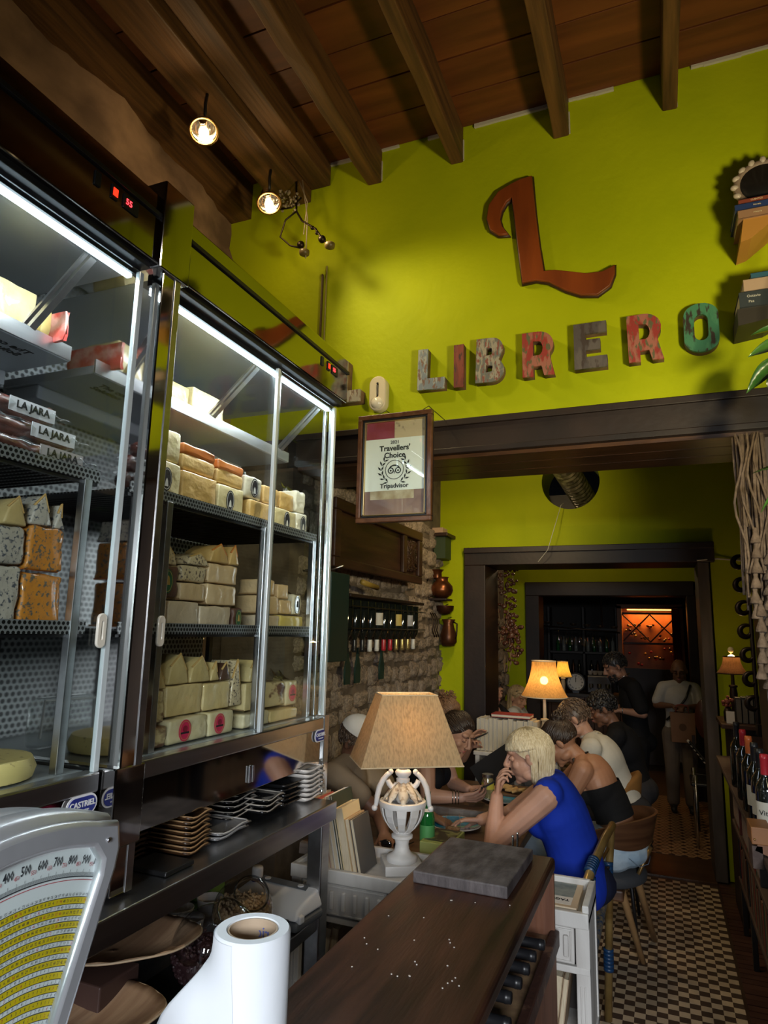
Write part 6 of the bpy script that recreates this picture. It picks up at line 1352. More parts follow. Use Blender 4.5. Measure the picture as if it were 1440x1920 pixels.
# ---- white shirt
def seated(loc,label,pel,che,nec,hd,hf,skn,hr,hk,shirt,snm,sleeve=.6,trous=(.03,.03,.035),armw=.16,el=None,wr=None,dirx=-1,vox=.007,hs=1.,seed=1,bust=0,hup=(0,0,1),gl=False,extra=None,fb=True,trn='dark_trousers'):
    pel,che,nec,hd=map(Vector,(pel,che,nec,hd)); dx=Vector((dirx,0,0)); sd=Vector((0,dirx,0))
    # left of a figure facing dx is Z x dx
    lf=Vector((0,0,1)).cross(dx)
    J=dict(pel=pel,che=che,nec=nec,hd=hd); m_=nec.lerp(che,.25)
    for s_,q in (('L',1),('R',-1)):
        J['sh'+s_]=m_+lf*q*armw-Vector((0,0,.01)); J['el'+s_]=(Vector(el[0 if q>0 else 1]) if el else J['sh'+s_]+dx*.12-Vector((0,0,.19))); J['wr'+s_]=(Vector(wr[0 if q>0 else 1]) if wr else J['el'+s_]+dx*.20-lf*q*.06+Vector((0,0,.03)))
        J['hip'+s_]=pel+lf*q*.09-Vector((0,0,.04)); J['kne'+s_]=J['hip'+s_]+dx*.42; J['ank'+s_]=J['kne'+s_]-Vector((0,0,J['kne'+s_].z-.10))-dx*-.02
    t=person(loc,label); Rh=frame(hf,hup); mb=MB(); neckhead(mb,J,Rh,hs); torso_prims(mb,J,-.004,1.,0,low=False); 
    for s_ in 'LR':
        arm_prims(mb,J,s_); w=Vector(J['wr'+s_]); d=(w-Vector(J['el'+s_])).normalized(); hand_prims(mb,w,d,(0,0,-1) if abs(d.z)<.7 else (-dirx*-1,0,0),1 if s_=='R' else -1,.45)
    remesh(mb,'body',skn,t,vox,2)
    if fb: face_bits(t,hd,Rh,hs,hr,sk=skn,closed=True)
    mb=MB(); torso_prims(mb,J,.013,1.04,bust,low=False)
    for s_ in 'LR':
        if sleeve: arm_prims(mb,J,s_,.015,up=sleeve)
    remesh(mb,snm,shirt,t,.009,4)
    mb=MB(); mb.ball(pel,(.145,.175,.115))
    for s_ in 'LR': leg_prims(mb,J,s_,.014)
    remesh(mb,trn,cloth('trouser_cloth',trous),t,.011,3)
    mb=MB()
    for s_ in 'LR': shoe(mb,J['ank'+s_],dx)
    remesh(mb,'shoes',M_BLACK,t,.010)
    if hk: strands(t,'hair',hd,Rh,hr,{'short':420,'bob':400,'long':420,'bun':350,'tied':350}[hk],hk,1.02*hs,seed)
    return t,J,Rh
HBR=hair('brown_hair',(.055,.032,.02),(.13,.085,.055)); HBK=hair('black_hair',(.006,.005,.005),(.016,.013,.012)); SK3=skin('dark_tan_skin',(.20,.095,.055)); SK4=skin('light_skin',(.46,.25,.17))
t,J,Rh=seated((-.25,4.72,0),'person with greying brown hair in a cream white shirt, hunched over the table',(-.235,4.75,.70),(-.36,4.75,.985),(-.465,4.75,1.13),(-.555,4.75,1.235),(-1,-.1,-.55),SK4,HBR,'short',cloth('cream_shirt',(.55,.52,.45),.5),'cream_shirt',.75,hup=(-.4,0,1),seed=8,el=((-.50,4.60,.90),(-.50,4.90,.95)),wr=((-.66,4.50,.90),(-.63,4.64,1.0)))
MB().tube([Vector(J['nec'])+Vector((.05*cos(a),.062*sin(a),.012+.015*cos(a))) for a in [2*pi*i/16 for i in range(16)]],.012,6,close=True).build('collar',cloth('cream_collar',(.55,.52,.45)),t,smooth=True)
# ---- young man black tee
t,J,Rh=seated((-.25,5.3,0),'dark haired young man in a black T-shirt leaning over the last table',(-.20,5.3,.72),(-.265,5.3,.985),(-.335,5.3,1.145),(-.420,5.3,1.255),(-1,-.25,-.45),SK3,HBK,'short',cloth('black_tee',(.008,.008,.009),.3),'black_shirt',.6,seed=9,vox=.006)
mb=MB(); rs=random.Random(3)
for k in range(170): 
    a=Vector((rs.uniform(-1,1),rs.uniform(-1,1),rs.uniform(0,1))).normalized(); mb.ball(Vector(J['hd'])+Rh@Vector((a.x*.085,a.y*.095-.012,a.z*.085+.045)),rs.uniform(.010,.018),n=6,k=4)
tag(mb.build('hair_curls',HBK,t,smooth=True),kind='stuff')
# ---- left side: woman with phone
J=dict(pel=(-1.40,3.93,.70),che=(-1.33,3.93,.985),nec=(-1.235,3.93,1.115),hd=(-1.130,3.92,1.205),shR=(-1.270,3.775,1.075),elR=(-1.245,3.745,.885),wrR=(-1.065,3.80,.885),shL=(-1.275,4.085,1.07),elL=(-1.20,4.09,.89),wrL=(-1.060,3.94,.90),
  hipR=(-1.38,3.84,.66),kneR=(-.98,3.83,.66),ankR=(-1.0,3.83,.12),hipL=(-1.38,4.02,.66),kneL=(-.98,4.04,.66),ankL=(-1.0,4.04,.12),bend=(-.03,0,0))
t=person((-1.38,3.93,0),'woman in black sleeveless top and bracelets looking down at her phone')
Rh=frame((1,-.35,-.60),(.5,0,1)); mb=MB(); neckhead(mb,J,Rh,.98); torso_prims(mb,J,0,1.,.9); arm_prims(mb,J,'R',r=1.12); arm_prims(mb,J,'L',r=1.08)
hand_prims(mb,J['wrR'],(1,.10,.14),(.1,.55,.45),1,.55,.95); hand_prims(mb,J['wrL'],(1,-.28,.15),(.1,-.35,.6),-1,.60,.95)
remesh(mb,'body',SK4,t,.0045,3); face_bits(t,J['hd'],Rh,.98,HD,sk=SK4,closed=True)
mb=MB(); torso_prims(mb,J,.012,1.02,1.,shoulders=False)
for s_ in 'LR': mb.cap(Vector(J['sh'+s_]).lerp(Vector(J['nec']),.35),Vector(J['nec']).lerp(Vector(J['che']),.4),.052,.058)
remesh(mb,'black_top',cloth('black_top_cloth',(.008,.008,.010),.2),t,.007,3)
mb=MB(); mb.ball(J['pel'],(.16,.17,.11))
for s_ in 'LR': leg_prims(mb,J,s_,.012)
remesh(mb,'dark_trousers',cloth('dark_trousers_cloth',(.02,.02,.025)),t,.010,3)
strands(t,'hair',J['hd'],Rh,HD,420,'tied',1.02,6)
w=Vector(J['wrR']); d=(w-Vector(J['elR'])).normalized(); q=d.orthogonal().normalized(); w2=d.cross(q)
for k in range(3):
    MB().tube([w-d*(.018+.016*k)+(q*cos(a)+w2*sin(a))*.033 for a in [2*pi*i/18 for i in range(18)]],.0035,6,close=True).build('bracelet',mat('silver_bracelet',(.5,.5,.48),.25,1.),t,smooth=True)
for k,dy in enumerate((0,.016)): MB().ball((-.985+.01*k,3.825+dy*.6,.915),(.008,.006,.005)).build('red_fingernail',mat('red_nail',(.5,.02,.04),.2),t,smooth=True)
def phone(loc,d,n,label,lit=False):
    t=thing('smartphone',loc,label,'phone'); M=Matrix.Translation(loc)@frame(d,n).to_4x4()
    MB().box(-.036,.036,-.075,.075,-.004,.004,M=M).build('phone_body',M_BLACK,t,bevel=.003); MB().box(-.033,.033,-.070,.070,.004,.0048,M=M).build('screen',mat('dark_screen',(.01,.012,.015),.08,coat=.5),t)
phone((-.965,3.87,.935),(1,.15,.55),(-.5,0,1),'black smartphone held by the woman in the black sleeveless top')
# ---- person behind holding a phone
SKp=skin('rosy_skin',(.42,.22,.15)); HA=hair('auburn_hair',(.12,.055,.025),(.26,.14,.07))
t,J,Rh=seated((-1.52,4.55,0),'person in black with curly auburn hair up, behind the woman with bracelets',(-1.50,4.55,.70),(-1.47,4.55,.97),(-1.43,4.55,1.12),(-1.390,4.55,1.225),(1,-.1,-.5),SKp,HA,'tied',cloth('black_knit',(.01,.01,.012)),'black_top',.9,dirx=1,el=((-1.32,4.70,.92),(-1.32,4.38,.92)),wr=((-1.225,4.56,1.03),(-1.215,4.46,1.06)),seed=12)
mb=MB(); rs=random.Random(5)
for k in range(60):
    a=Vector((rs.uniform(-1,1),rs.uniform(-1,1),rs.uniform(-.2,1))).normalized(); mb.tube([Vector(J['hd'])+Rh@Vector((0,-.05,.09))+a*(.03+.012*q)+Vector((sin(q*2.2+k),cos(q*2.2+k),0))*.010 for q in range(5)],.004,5)
tag(mb.build('hair_curls',HA,t,smooth=True),kind='stuff')
phone((-1.155,4.50,1.105),(.9,.1,.45),(-.4,0,1),'smartphone held up by the auburn haired person in black')
# ---- person with white cap
t,J,Rh=seated((-1.60,3.30,0),'person in a beige shirt and white cap, mostly behind the urn lamp shade',(-1.60,3.30,.70),(-1.55,3.28,.98),(-1.515,3.28,1.13),(-1.485,3.30,1.215),(1,-.2,-.5),SK3,HBR,'short',cloth('beige_linen_shirt',(.30,.22,.14),.6),'beige_shirt',.55,dirx=1,el=((-1.28,3.42,.93),(-1.30,3.17,.92)),wr=((-1.10,3.40,.875),(-1.22,3.04,.87)),seed=13,trous=(.25,.18,.12))
mb=MB(); c=Vector(J['hd']); mb.v=[]; 
for i in range(20):
    for j in range(8): th=2*pi*i/20; ph=.02+1.35*j/7; mb.v.append(tuple(c+Rh@Vector((sin(ph)*sin(th)*.092,sin(ph)*cos(th)*.112-.012,cos(ph)*.10+.042))))
for i in range(20):
    for j in range(7): a=i*8+j; b=((i+1)%20)*8+j; mb.f.append((a,a+1,b+1,b)); mb.m.append(0)
mb.build('cap_crown',cloth('white_cap_cloth',(.6,.58,.55)),t,smooth=True)
MB().cap(c+Rh@Vector((-.03,.10,.048)),c+Rh@Vector((-.025,.155,.035)),.02,.02).cap(c+Rh@Vector((.03,.10,.048)),c+Rh@Vector((.025,.155,.035)),.02,.02).build('cap_peak',cloth('dark_peak',(.02,.02,.03)),t,smooth=True)
# ---- two guests seen through the doorway
HBL=hair('long_blonde_hair',(.30,.20,.10),(.50,.38,.22))
t,J,Rh=seated((-1.45,7.10,0),'woman with long blonde hair and glasses on her head, seen through the doorway',(-1.45,7.10,.66),(-1.42,7.10,.90),(-1.40,7.08,1.03),(-1.385,7.05,1.13),(.9,-.5,-.3),SK4,HBL,'long',cloth('white_blouse',(.55,.54,.52)),'white_blouse',.9,dirx=1,seed=14,vox=.008)
MB().tube([Vector(J['hd'])+Rh@Vector((.085*sin(a),.055*cos(a),.075+.03*cos(a))) for a in [-1.2+.3*i for i in range(9)]],.004,5).build('glasses',M_BLACK,t,smooth=True)
t,J,Rh=seated((-1.62,6.62,0),'dark haired guest with a hand at the chin, half hidden by the black door post',(-1.57,6.72,.68),(-1.56,6.70,.93),(-1.55,6.66,1.08),(-1.535,6.62,1.215),(.8,-.6,-.1),SKp,HBK,'short',cloth('dark_jacket',(.015,.015,.02)),'dark_jacket',.95,dirx=1,el=((-1.35,6.75,.90),(-1.40,6.5,.90)),wr=((-1.3,6.7,.92),(-1.47,6.50,1.07)),seed=15,vox=.008)
# ---- waiter
def standing(loc,label,J,hf,skn,hr,hk,shirt,snm,sleeve,trous,seed,vox=.008,hs=1.,sho=(.02,.02,.02),ff=(-1,0,0),hands=((0,0,-1),(0,0,-1)),tn='dark_trousers'):
    t=person(loc,label); Rh=frame(hf); mb=MB(); neckhead(mb,J,Rh,hs); torso_prims(mb,J,-.004,low=False)
    for i,s_ in enumerate('LR'):
        arm_prims(mb,J,s_); w=Vector(J['wr'+s_]); d=(w-Vector(J['el'+s_])).normalized(); hand_prims(mb,w,d,hands[i],1 if s_=='R' else -1,.6)
    remesh(mb,'body',skn,t,vox,2); face_bits(t,J['hd'],Rh,hs,hr,sk=skn,closed=True)
    mb=MB(); torso_prims(mb,J,.014,1.03,low=False)
    for s_ in 'LR': arm_prims(mb,J,s_,.016,up=sleeve)
    remesh(mb,snm,shirt,t,.009,4)
    mb=MB(); mb.ball(J['pel'],(.165,.125,.11))
    for s_ in 'LR': leg_prims(mb,J,s_,.018,part=.97)
    remesh(mb,tn,trous,t,.010,3)
    mb=MB()
    for s_ in 'LR': shoe(mb,J['ank'+s_],ff)
    remesh(mb,'shoes',mat('shoe_leather',sho,.5),t,.008)
    if hk: strands(t,'hair',J['hd'],Rh,hr,350,hk,1.02*hs,seed)
    return t,Rh
SK5=skin('waiter_skin',(.30,.155,.10))
J=dict(pel=(-.225,6.5,.88),che=(-.255,6.5,1.22),nec=(-.325,6.5,1.40),hd=(-.392,6.49,1.510),shL=(-.235,6.33,1.345),elL=(-.165,6.28,1.135),wrL=(-.345,6.31,1.150),shR=(-.27,6.67,1.345),elR=(-.24,6.72,1.13),wrR=(-.42,6.60,1.15),
 hipL=(-.22,6.41,.85),kneL=(-.24,6.40,.48),ankL=(-.20,6.40,.09),hipR=(-.22,6.59,.85),kneR=(-.24,6.60,.48),ankR=(-.20,6.60,.09))
t,Rh=standing((-.22,6.5,0),'bearded waiter in black, standing and looking down at his hands',J,(-1,-.35,-.5),SK5,HBK,'short',cloth('waiter_black',(.008,.008,.009),.3),'black_shirt',.8,cloth('waiter_trousers',(.008,.008,.009)),21,vox=.007)
mb=MB(); rs=random.Random(6); c=Vector(J['hd'])
for k in range(150):
    th=rs.uniform(-1.35,1.35); z=rs.uniform(-.115,-.05); q=Vector((.060*sin(th),.028+.066*cos(th),z)); mb.ball(c+Rh@q,rs.uniform(.005,.009),n=6,k=4)
tag(mb.build('beard',HBK,t,smooth=True),kind='stuff')
MB().tube([Vector(J['nec'])+Vector((.058*cos(a),.062*sin(a),.03+.03*cos(a))) for a in [2*pi*i/20 for i in range(20)]],.003,5,close=True).build('neck_chain',mat('silver_chain',(.6,.6,.6),.2,1.),t,smooth=True)
w=Vector(J['wrL']); MB().tube([w+Vector((.012,.030*cos(a),.030*sin(a))) for a in [2*pi*i/16 for i in range(16)]],.005,6,close=True).build('wrist_watch',M_STEEL,t,smooth=True)
# ---- man in polo
J=dict(pel=(.145,8.0,.80),che=(.150,8.0,1.12),nec=(.158,8.0,1.305),hd=(.168,7.98,1.425),shR=(.005,8.0,1.245),elR=(-.075,7.95,1.065),wrR=(.085,7.82,1.075),shL=(.305,8.0,1.245),elL=(.355,7.95,1.065),wrL=(.235,7.82,1.075),
 hipR=(.065,8.0,.77),kneR=(.055,7.98,.44),ankR=(.050,8.0,.09),hipL=(.225,8.0,.77),kneL=(.225,7.98,.44),ankL=(.225,8.0,.09))
t,Rh=standing((.145,8.0,0),'bald man in a white polo shirt with a shoulder strap, holding a paper bag',J,(-.1,-1,-.35),SK3,HBK,None,cloth('white_polo',(.60,.58,.55)),'white_polo',.75,cloth('stone_trousers',(.20,.16,.13)),22,ff=(0,-1,0),tn='stone_trousers')
MB().tube([(.27,7.92,1.29),(.22,7.865,1.16),(.12,7.862,1.02),(.02,7.90,.92)],.012,6).build('shoulder_strap',M_BLACK,t,smooth=True)
for s_ in (-1,1): MB().tube([Vector(J['hd'])+Rh@Vector((s_*.031+.018*cos(a),.094,.008+.014*sin(a))) for a in [2*pi*i/14 for i in range(14)]],.0018,5,close=True).build('glasses',M_BLACK,t,smooth=True)
t=thing('paper_bag',(.17,7.77,.74),'brown paper carrier bag held in front of the man in the polo shirt','bag')
MB().add([(.06,7.70,.73),(.285,7.70,.73),(.285,7.80,.73),(.06,7.80,.73),(.055,7.72,1.02),(.29,7.72,1.02),(.29,7.78,1.02),(.055,7.78,1.02)],[(0,3,2,1),(0,1,5,4),(1,2,6,5),(2,3,7,6),(3,0,4,7),(4,5,6,7)]).build('bag_body',mat('kraft_paper',(.22,.11,.06),.8,bump=.2,bscale=12,col2=(.27,.14,.08),scale=5),t)
for y in (7.72,7.78): MB().tube([(.11,y,1.02),(.12,y,1.09),(.17,y,1.10),(.22,y,1.09),(.235,y,1.02)],.004,6).build('bag_handle',mat('twine',(.3,.06,.05),.8),t,smooth=True)
MB().lathe([(.0,0),(.035,0),(.035,.001),(.0,.001)],20,M=Matrix.Translation((.17,7.705,.88))@Matrix.Rotation(pi/2,4,'X')).build('bag_print',mat('bag_print_brown',(.12,.06,.03),.8),t)
# ================================================================ MIDDLE ROOM FURNITURE
M_TAB=mat('brown_table_wood',(.075,.038,.02),.45,col2=(.13,.07,.038),scale=3,stretch=(.8,6,4),bump=.15)
M_TEDGE=mat('bleached_live_edge',(.22,.19,.17),.6,col2=(.12,.09,.075),scale=8,stretch=(.6,1,3),bump=.4)
def table(x0,x1,y0,y1,label):
    t=thing('dining_table',((x0+x1)/2,(y0+y1)/2,0),label,'table')
    MB().box(x0,x1,y0+.012,y1,.795,.84).build('table_top',M_TAB,t,bevel=.006)
    n=24; mb=MB()
    rs=random.Random(int(y0*10))
    for i in range(n+1):
        x=x0+(x1-x0)*i/n; q=rs.uniform(-.008,.008)
        mb.v+=[(x,y0+q,.792),(x,y0+q+.004,.836),(x,y0+.02,.840),(x,y0+.02,.790)]
    for i in range(n):
        for j in range(4): mb.f.append((4*i+j,4*i+(j+1)%4,4*i+4+(j+1)%4,4*i+4+j)); mb.m.append(0)
    mb.build('live_edge',M_TEDGE,t,smooth=False)
    for x in (x0+.15,x1-.15):
        for y in (y0+.08,y1-.08): MB().box(x-.025,x+.025,y-.025,y+.025,0,.795).build('leg',M_DSTEEL,t,bevel=.003)
table(-1.56,-.64,2.86,3.58,'dark wooden dining table where the woman in blue rests her elbow')
table(-1.60,-.64,3.74,4.46,'dark wooden dining table behind, with a pale live edge')
table(-1.2,-.55,5.0,5.65,'dark wooden table in front of the doorway, by the man in the black T-shirt')
M_BLUEP=mat('turquoise_glaze',(.015,.16,.33),.15,col2=(.03,.30,.5),scale=8,coat=.5)
for (x,y,l) in ((-.985,3.40,'blue glazed plate with a white rim on the near table, beside the wine glass'),(-.875,4.03,'blue glazed plate with a white rim on the table behind')):
    t=thing('dinner_plate',(x,y,.84),l,'plate')
    MB().lathe([(.0,.843),(.085,.841),(.12,.852),(.128,.856),(.126,.859),(.09,.849),(.0,.848)],36,M=Matrix.Translation((x,y,0))).build('plate_body',M_BLUEP,t,smooth=True,angle=1)
    MB().tube([(x+.127*cos(2*pi*i/36),y+.127*sin(2*pi*i/36),.857) for i in range(36)],.003,6,close=True).build('rim',M_WDISH,t,smooth=True)
t=thing('wine_glass',(-.955,3.30,.84),'stemless glass of white wine in front of the near blue plate','glass')
MB().lathe([(.0,.841),(.022,.842),(.036,.865),(.039,.895),(.033,.940)],28,M=Matrix.Translation((-.957,3.26,0)),cap=False).build('glass_bowl',thin_glass('wine_glass_mat',(.97,.98,.98),1.8),t,smooth=True)
MB().lathe([(.0,.844),(.020,.845),(.034,.866),(.035,.873),(.0,.873)],28,M=Matrix.Translation((-.957,3.26,0))).build('white_wine',mat('white_wine',(.75,.50,.30),.05,trans=.7,coat=.2),t,smooth=True,angle=1)
t=thing('beer_bottle',(-1.005,2.99,.84),'green glass beer bottle standing behind the urn lamp','bottle')
GG=mat('green_bottle_glass',(.01,.14,.03),.06,coat=.5,trans=.3)
MB().lathe([(.0,.842),(.031,.842),(.033,.85),(.033,.985),(.026,1.01),(.014,1.04),(.0125,1.075),(.0145,1.078),(.0145,1.090),(.0125,1.092)],24,M=Matrix.Translation((-.992,2.98,0))).build('glass_body',GG,t,smooth=True,angle=1.2)
MB().lathe([(.0336,.89),(.0336,.955)],24,M=Matrix.Translation((-.992,2.98,0)),cap=False).build('body_label',mat('green_white_label',(.06,.25,.08),.5),t,smooth=True)
MB().lathe([(.0268,1.011),(.0225,1.024)],24,M=Matrix.Translation((-.992,2.98,0)),cap=False).build('neck_label',M_WDISH,t,smooth=True)
t=thing('napkin_holder',(-.93,3.02,.84),'olive green menu box with printed top on the near table, behind the slate board','box')
MB().box(-1.0,-.86,2.90,3.12,.841,.905).build('box_body',mat('olive_card',(.24,.28,.09),.6),t,bevel=.003)
MB().box(-.99,-.87,2.93,3.11,.9055,.9075).build('printed_top',mat('dark_print',(.03,.03,.025),.3,col2=(.18,.2,.08),scale=22,ramp=(.5,.6)),t)
t=thing('sunglasses',(-1.13,2.93,.84),'black sunglasses lying on the table left of the urn lamp','glasses')
for x in (-1.165,-1.105): MB().ball((x,2.93,.862),(.027,.008,.020)).build('lens',mat('black_lens',(.006,.006,.007),.08,coat=.6),t,smooth=True)
MB().tube([(-1.195,2.93,.87),(-1.19,3.05,.85)],.003).tube([(-1.075,2.93,.87),(-1.08,3.05,.85)],.003).build('temple',M_BLACK,t,smooth=True)
t=thing('food_board',(-.86,4.12,.84),'wooden board with toasted bread slices on the table behind','food')
MB().cbox((-.87,4.17,.852),(.26,.14,.018)).build('board',M_TAB,t,bevel=.004)
rs=random.Random(8)
for k in range(7): MB().cbox((-.96+.03*k,4.17+rs.uniform(-.03,.03),.875+.004*(k%3)),(.05,.07,.014),rz=rs.uniform(-.6,.6),ry=rs.uniform(-.4,.4)).build('bread_slice',mat('toast',(.38,.22,.09),.8,col2=(.5,.35,.16),scale=25,bump=.4),t,bevel=.005)
t=thing('preserve_jar',(-.985,4.02,.84),'glass jar with a yellow label beside the phone','jar')
MB().lathe([(.0,.842),(.034,.842),(.036,.85),(.036,.94),(.030,.955),(.030,.965)],24,M=Matrix.Translation((-.97,4.02,0))).build('jar_body',mat('pickle_jar',(.18,.15,.07),.1,coat=.5,col2=(.3,.24,.1),scale=30),t,smooth=True,angle=1)
MB().lathe([(.0363,.90),(.0363,.935)],24,M=Matrix.Translation((-.97,4.02,0)),cap=False).build('yellow_label',mat('yellow_label',(.5,.42,.05),.5),t,smooth=True)
MB().lathe([(.032,.962),(.033,.98),(.0,.982)],24,M=Matrix.Translation((-.97,4.02,0))).build('lid',M_STEEL,t,smooth=True,angle=1)
t=thing('menu_card',(-.98,4.30,.84),'thin black menu card propped up behind the jar','menu')
MB().cbox((-.98,4.33,.945),(.30,.004,.21),ry=-.62).build('card',M_BLACK,t,bevel=.001)
# white unit with books and bell lamp
t=thing('white_shelf_unit',(-.95,4.85,0),'white painted unit carrying a row of white books and the lit bell shade lamp','cabinet')
MB().box(-1.24,-.66,4.72,4.98,.955,.98).build('unit_top',M_WCAB,t,bevel=.003)
for x in (-1.23,-.96,-.70): MB().box(x,x+.03,4.73,4.97,0,.955).build('upright',M_WCAB,t,bevel=.003)
for z in (.72,.40,.1): MB().box(-1.23,-.67,4.73,4.97,z,z+.02).build('shelf',M_WCAB,t,bevel=.002)
MB().box(-1.2,-.7,4.955,4.965,0,.955).build('back_panel',M_WCAB,t)
ordw=lambda n:['','first','second','third','fourth','fifth','sixth','seventh','eighth','ninth','tenth','eleventh','twelfth','thirteenth','fourteenth','fifteenth','sixteenth','seventeenth','eighteenth','nineteenth','twentieth'][n]
x=-1.222; rs=random.Random(31); nb=0
while x<-.83:
    w=rs.uniform(.024,.046); h=rs.uniform(.215,.228); nb+=1
    t=thing('book',(x,4.74,.98),f'white book, {ordw(nb)} from the left in the row on the white unit','book','white books on the white unit')
    MB().box(x,x+.002,4.745,4.90,.981,.981+h).box(x+w-.003,x+w-.001,4.745,4.90,.981,.981+h).build('cover',M_WCAB,t)
    MB().box(x+.0025,x+w-.0035,4.748,4.897,.984,.978+h).build('page_block',mat('ivory_pages',(.55,.50,.40),.85,col2=(.46,.41,.32),scale=70,stretch=(5,.3,.3)),t)
    x+=w+.001
t=thing('book',(-1.0,4.82,1.21),'red covered book lying flat on the row of white books','book')
MB().box(-1.12,-.85,4.75,4.90,1.2125,1.2165).box(-1.12,-.85,4.75,4.90,1.231,1.235).build('cover',mat('red_cover',(.25,.02,.02),.5),t); MB().box(-1.118,-.852,4.752,4.898,1.2165,1.231).build('page_block',mat('pages_r',(.6,.55,.45),.8),t)
def bell_lamp(loc,label,r0,r1,zs0,zs1,base,M_SH,power,n=6,est=6.,q=.45):
    x,y,z=loc; t=thing('table_lamp',loc,label,'lamp'); T=Matrix.Translation((x,y,0))
    MB().lathe([(.0,z+.001),(.05,z+.001),(.052,z+.012),(.030,z+.025),(.018,z+.04),(.020,z+.10),(.026,z+.18),(.020,z+.22),(.028,z+.225),(.028,z+.235),(.012,z+.24),(.010,zs0+.01)],20,M=T).build('lamp_base',base,t,smooth=True,angle=.9)
    mb=MB(); K=8; N=24
    for k in range(K+1):
        qq=k/K; r_=r1+(r0-r1)*(1-qq)**1.9
        for i in range(N):
            a=2*pi*i/N; w=1-.05*abs(sin(a*n/2))*0; mb.v.append((x+r_*cos(a),y+r_*sin(a),zs0+(zs1-zs0)*qq))
    for k in range(K):
        for i in range(N): j=(i+1)%N; mb.f.append((k*N+i,k*N+j,(k+1)*N+j,(k+1)*N+i)); mb.m.append(0)
    mb.build('lamp_shade',M_SH,t,smooth=True)
    for zz,rr in ((zs0,r0),(zs1,r1)): MB().tube([(x+rr*cos(2*pi*i/N),y+rr*sin(2*pi*i/N),zz) for i in range(N)],.004,6,close=True).build('shade_trim',base,t,smooth=True)
    MB().ball((x,y,zs0+(zs1-zs0)*q),.028).build('bulb',mat('bulb_'+label[:6],(1,.8,.5),.5,emit=(1,.62,.22),estr=est),t,smooth=True)
    light('table_lamp_bulb','POINT',(x,y,zs0+(zs1-zs0)*q),power,(1,.62,.25),.03); return t
M_S2=shade_mat('peach_silk_shade',(.75,.46,.18),.6,.10); M_S3=shade_mat('yellow_shade',(.85,.60,.16),.65); M_S4=shade_mat('brown_pleated_shade',(.20,.10,.05),.45)
bell_lamp((-.762,4.82,.98),'lit table lamp with a peach bell shade beside the white books',.158,.082,1.365,1.605,mat('turned_white_base',(.55,.47,.36),.5),M_S2,5.,est=30)
bell_lamp((-1.07,8.15,1.05),'small lit yellow lamp in the far room behind the bell shade lamp',.105,.06,1.30,1.475,mat('pale_base',(.4,.33,.22),.5),M_S3,7.,est=14)
t=thing('lamp_console',(-1.07,8.15,0),'dark narrow console carrying the small yellow lamp','table')
MB().box(-1.30,-.85,8.0,8.3,1.02,1.05).build('console_top',M_DARKWOOD,t,bevel=.004)
for x in (-1.28,-.89): MB().box(x,x+.03,8.1,8.2,0,1.02).build('leg',M_DARKWOOD,t)
# ---- chairs
M_WALN=mat('walnut_ply',(.055,.022,.010),.4,col2=(.11,.050,.022),scale=3,stretch=(.5,.5,9),bump=.06,coat=.2); M_BRASS=mat('golden_metal_leg',(.42,.26,.10),.3,.85)
t=thing('walnut_chair',(-.30,4.25,0),'walnut chair with curved wrap back and round grey seat, under the woman in jeans','chair')
M_GLEG=mat('honey_wood_leg',(.34,.19,.08),.4,coat=.3,col2=(.42,.25,.11),scale=6)
cx,cy=-.365,4.10
mb=MB(); n=32
for i in range(n+1):
    a=radians(-104+185*i/n); e=abs(-10+(-102+205*i/n)*1.0)/110; e=abs(i/n-.5)*2; zt=.862-.09*e**2.4; zb=.735-.02*(1-e)-.025*sin(pi*e)+.06*e**4; r_=.275
    for rr,zz in ((r_,zb),(r_+.034,zt),(r_+.022,zt+.002),(r_-.012,zb+.002)): mb.v.append((cx+rr*cos(a),cy+rr*sin(a),zz))
for i in range(n):
    for j in range(4): mb.f.append((4*i+j,4*i+(j+1)%4,4*i+4+(j+1)%4,4*i+4+j)); mb.m.append(0)
mb.f+=[(0,3,2,1),(4*n,4*n+1,4*n+2,4*n+3)]; mb.m+=[0,0]; mb.build('backrest',M_WALN,t,smooth=True,angle=1)
MB().lathe([(.0,.50),(.215,.50),(.240,.515),(.243,.545),(.225,.565),(.0,.572)],36,M=Matrix.Translation((cx,cy,0))).build('seat_cushion',mat('charcoal_felt',(.035,.037,.042),.9),t,smooth=True,angle=1)
MB().cbox((cx-.02,cy-.10,.475),(.30,.22,.055)).build('seat_rail',M_WALN,t,bevel=.01)
for p0,p1 in (((-.275,4.16,.47),(-.171,4.337,0)),((-.19,4.30,.47),(-.113,4.655,0)),((-.42,4.12,.47),(-.53,4.02,0)),((-.42,4.34,.47),(-.53,4.48,0))):
    a_,b_=Vector(p0),Vector(p1); MB().tube([a_-Vector((.05,0,0)),a_,a_.lerp(b_,.06),b_],[.014,.020,.022,.016],10).build('leg',M_GLEG,t,smooth=True)
for sy in (-1,1): MB().tube([(cx+.17,cy+sy*.10,.50),(cx+.270,cy+sy*.08,.70)],.010).build('back_support',M_BRASS,t,smooth=True)
MB().ball((cx+.03,cy-.212,.475),(.008,.004,.008)).build('screw',M_STEEL,t,smooth=True)
t=thing('bistro_chair',(-.42,3.36,0),'golden bamboo look bistro chair with blue bindings under the woman in blue','chair')
M_BAM=mat('golden_bamboo_tube',(.42,.28,.10),.28,.55,col2=(.22,.13,.04),scale=4,stretch=(1,1,3)); M_BIND=mat('blue_binding',(.006,.035,.10),.4)
def bam(nm,pts,r_=.014): MB().tube(pts,r_,10).build(nm,M_BAM,t,smooth=True)
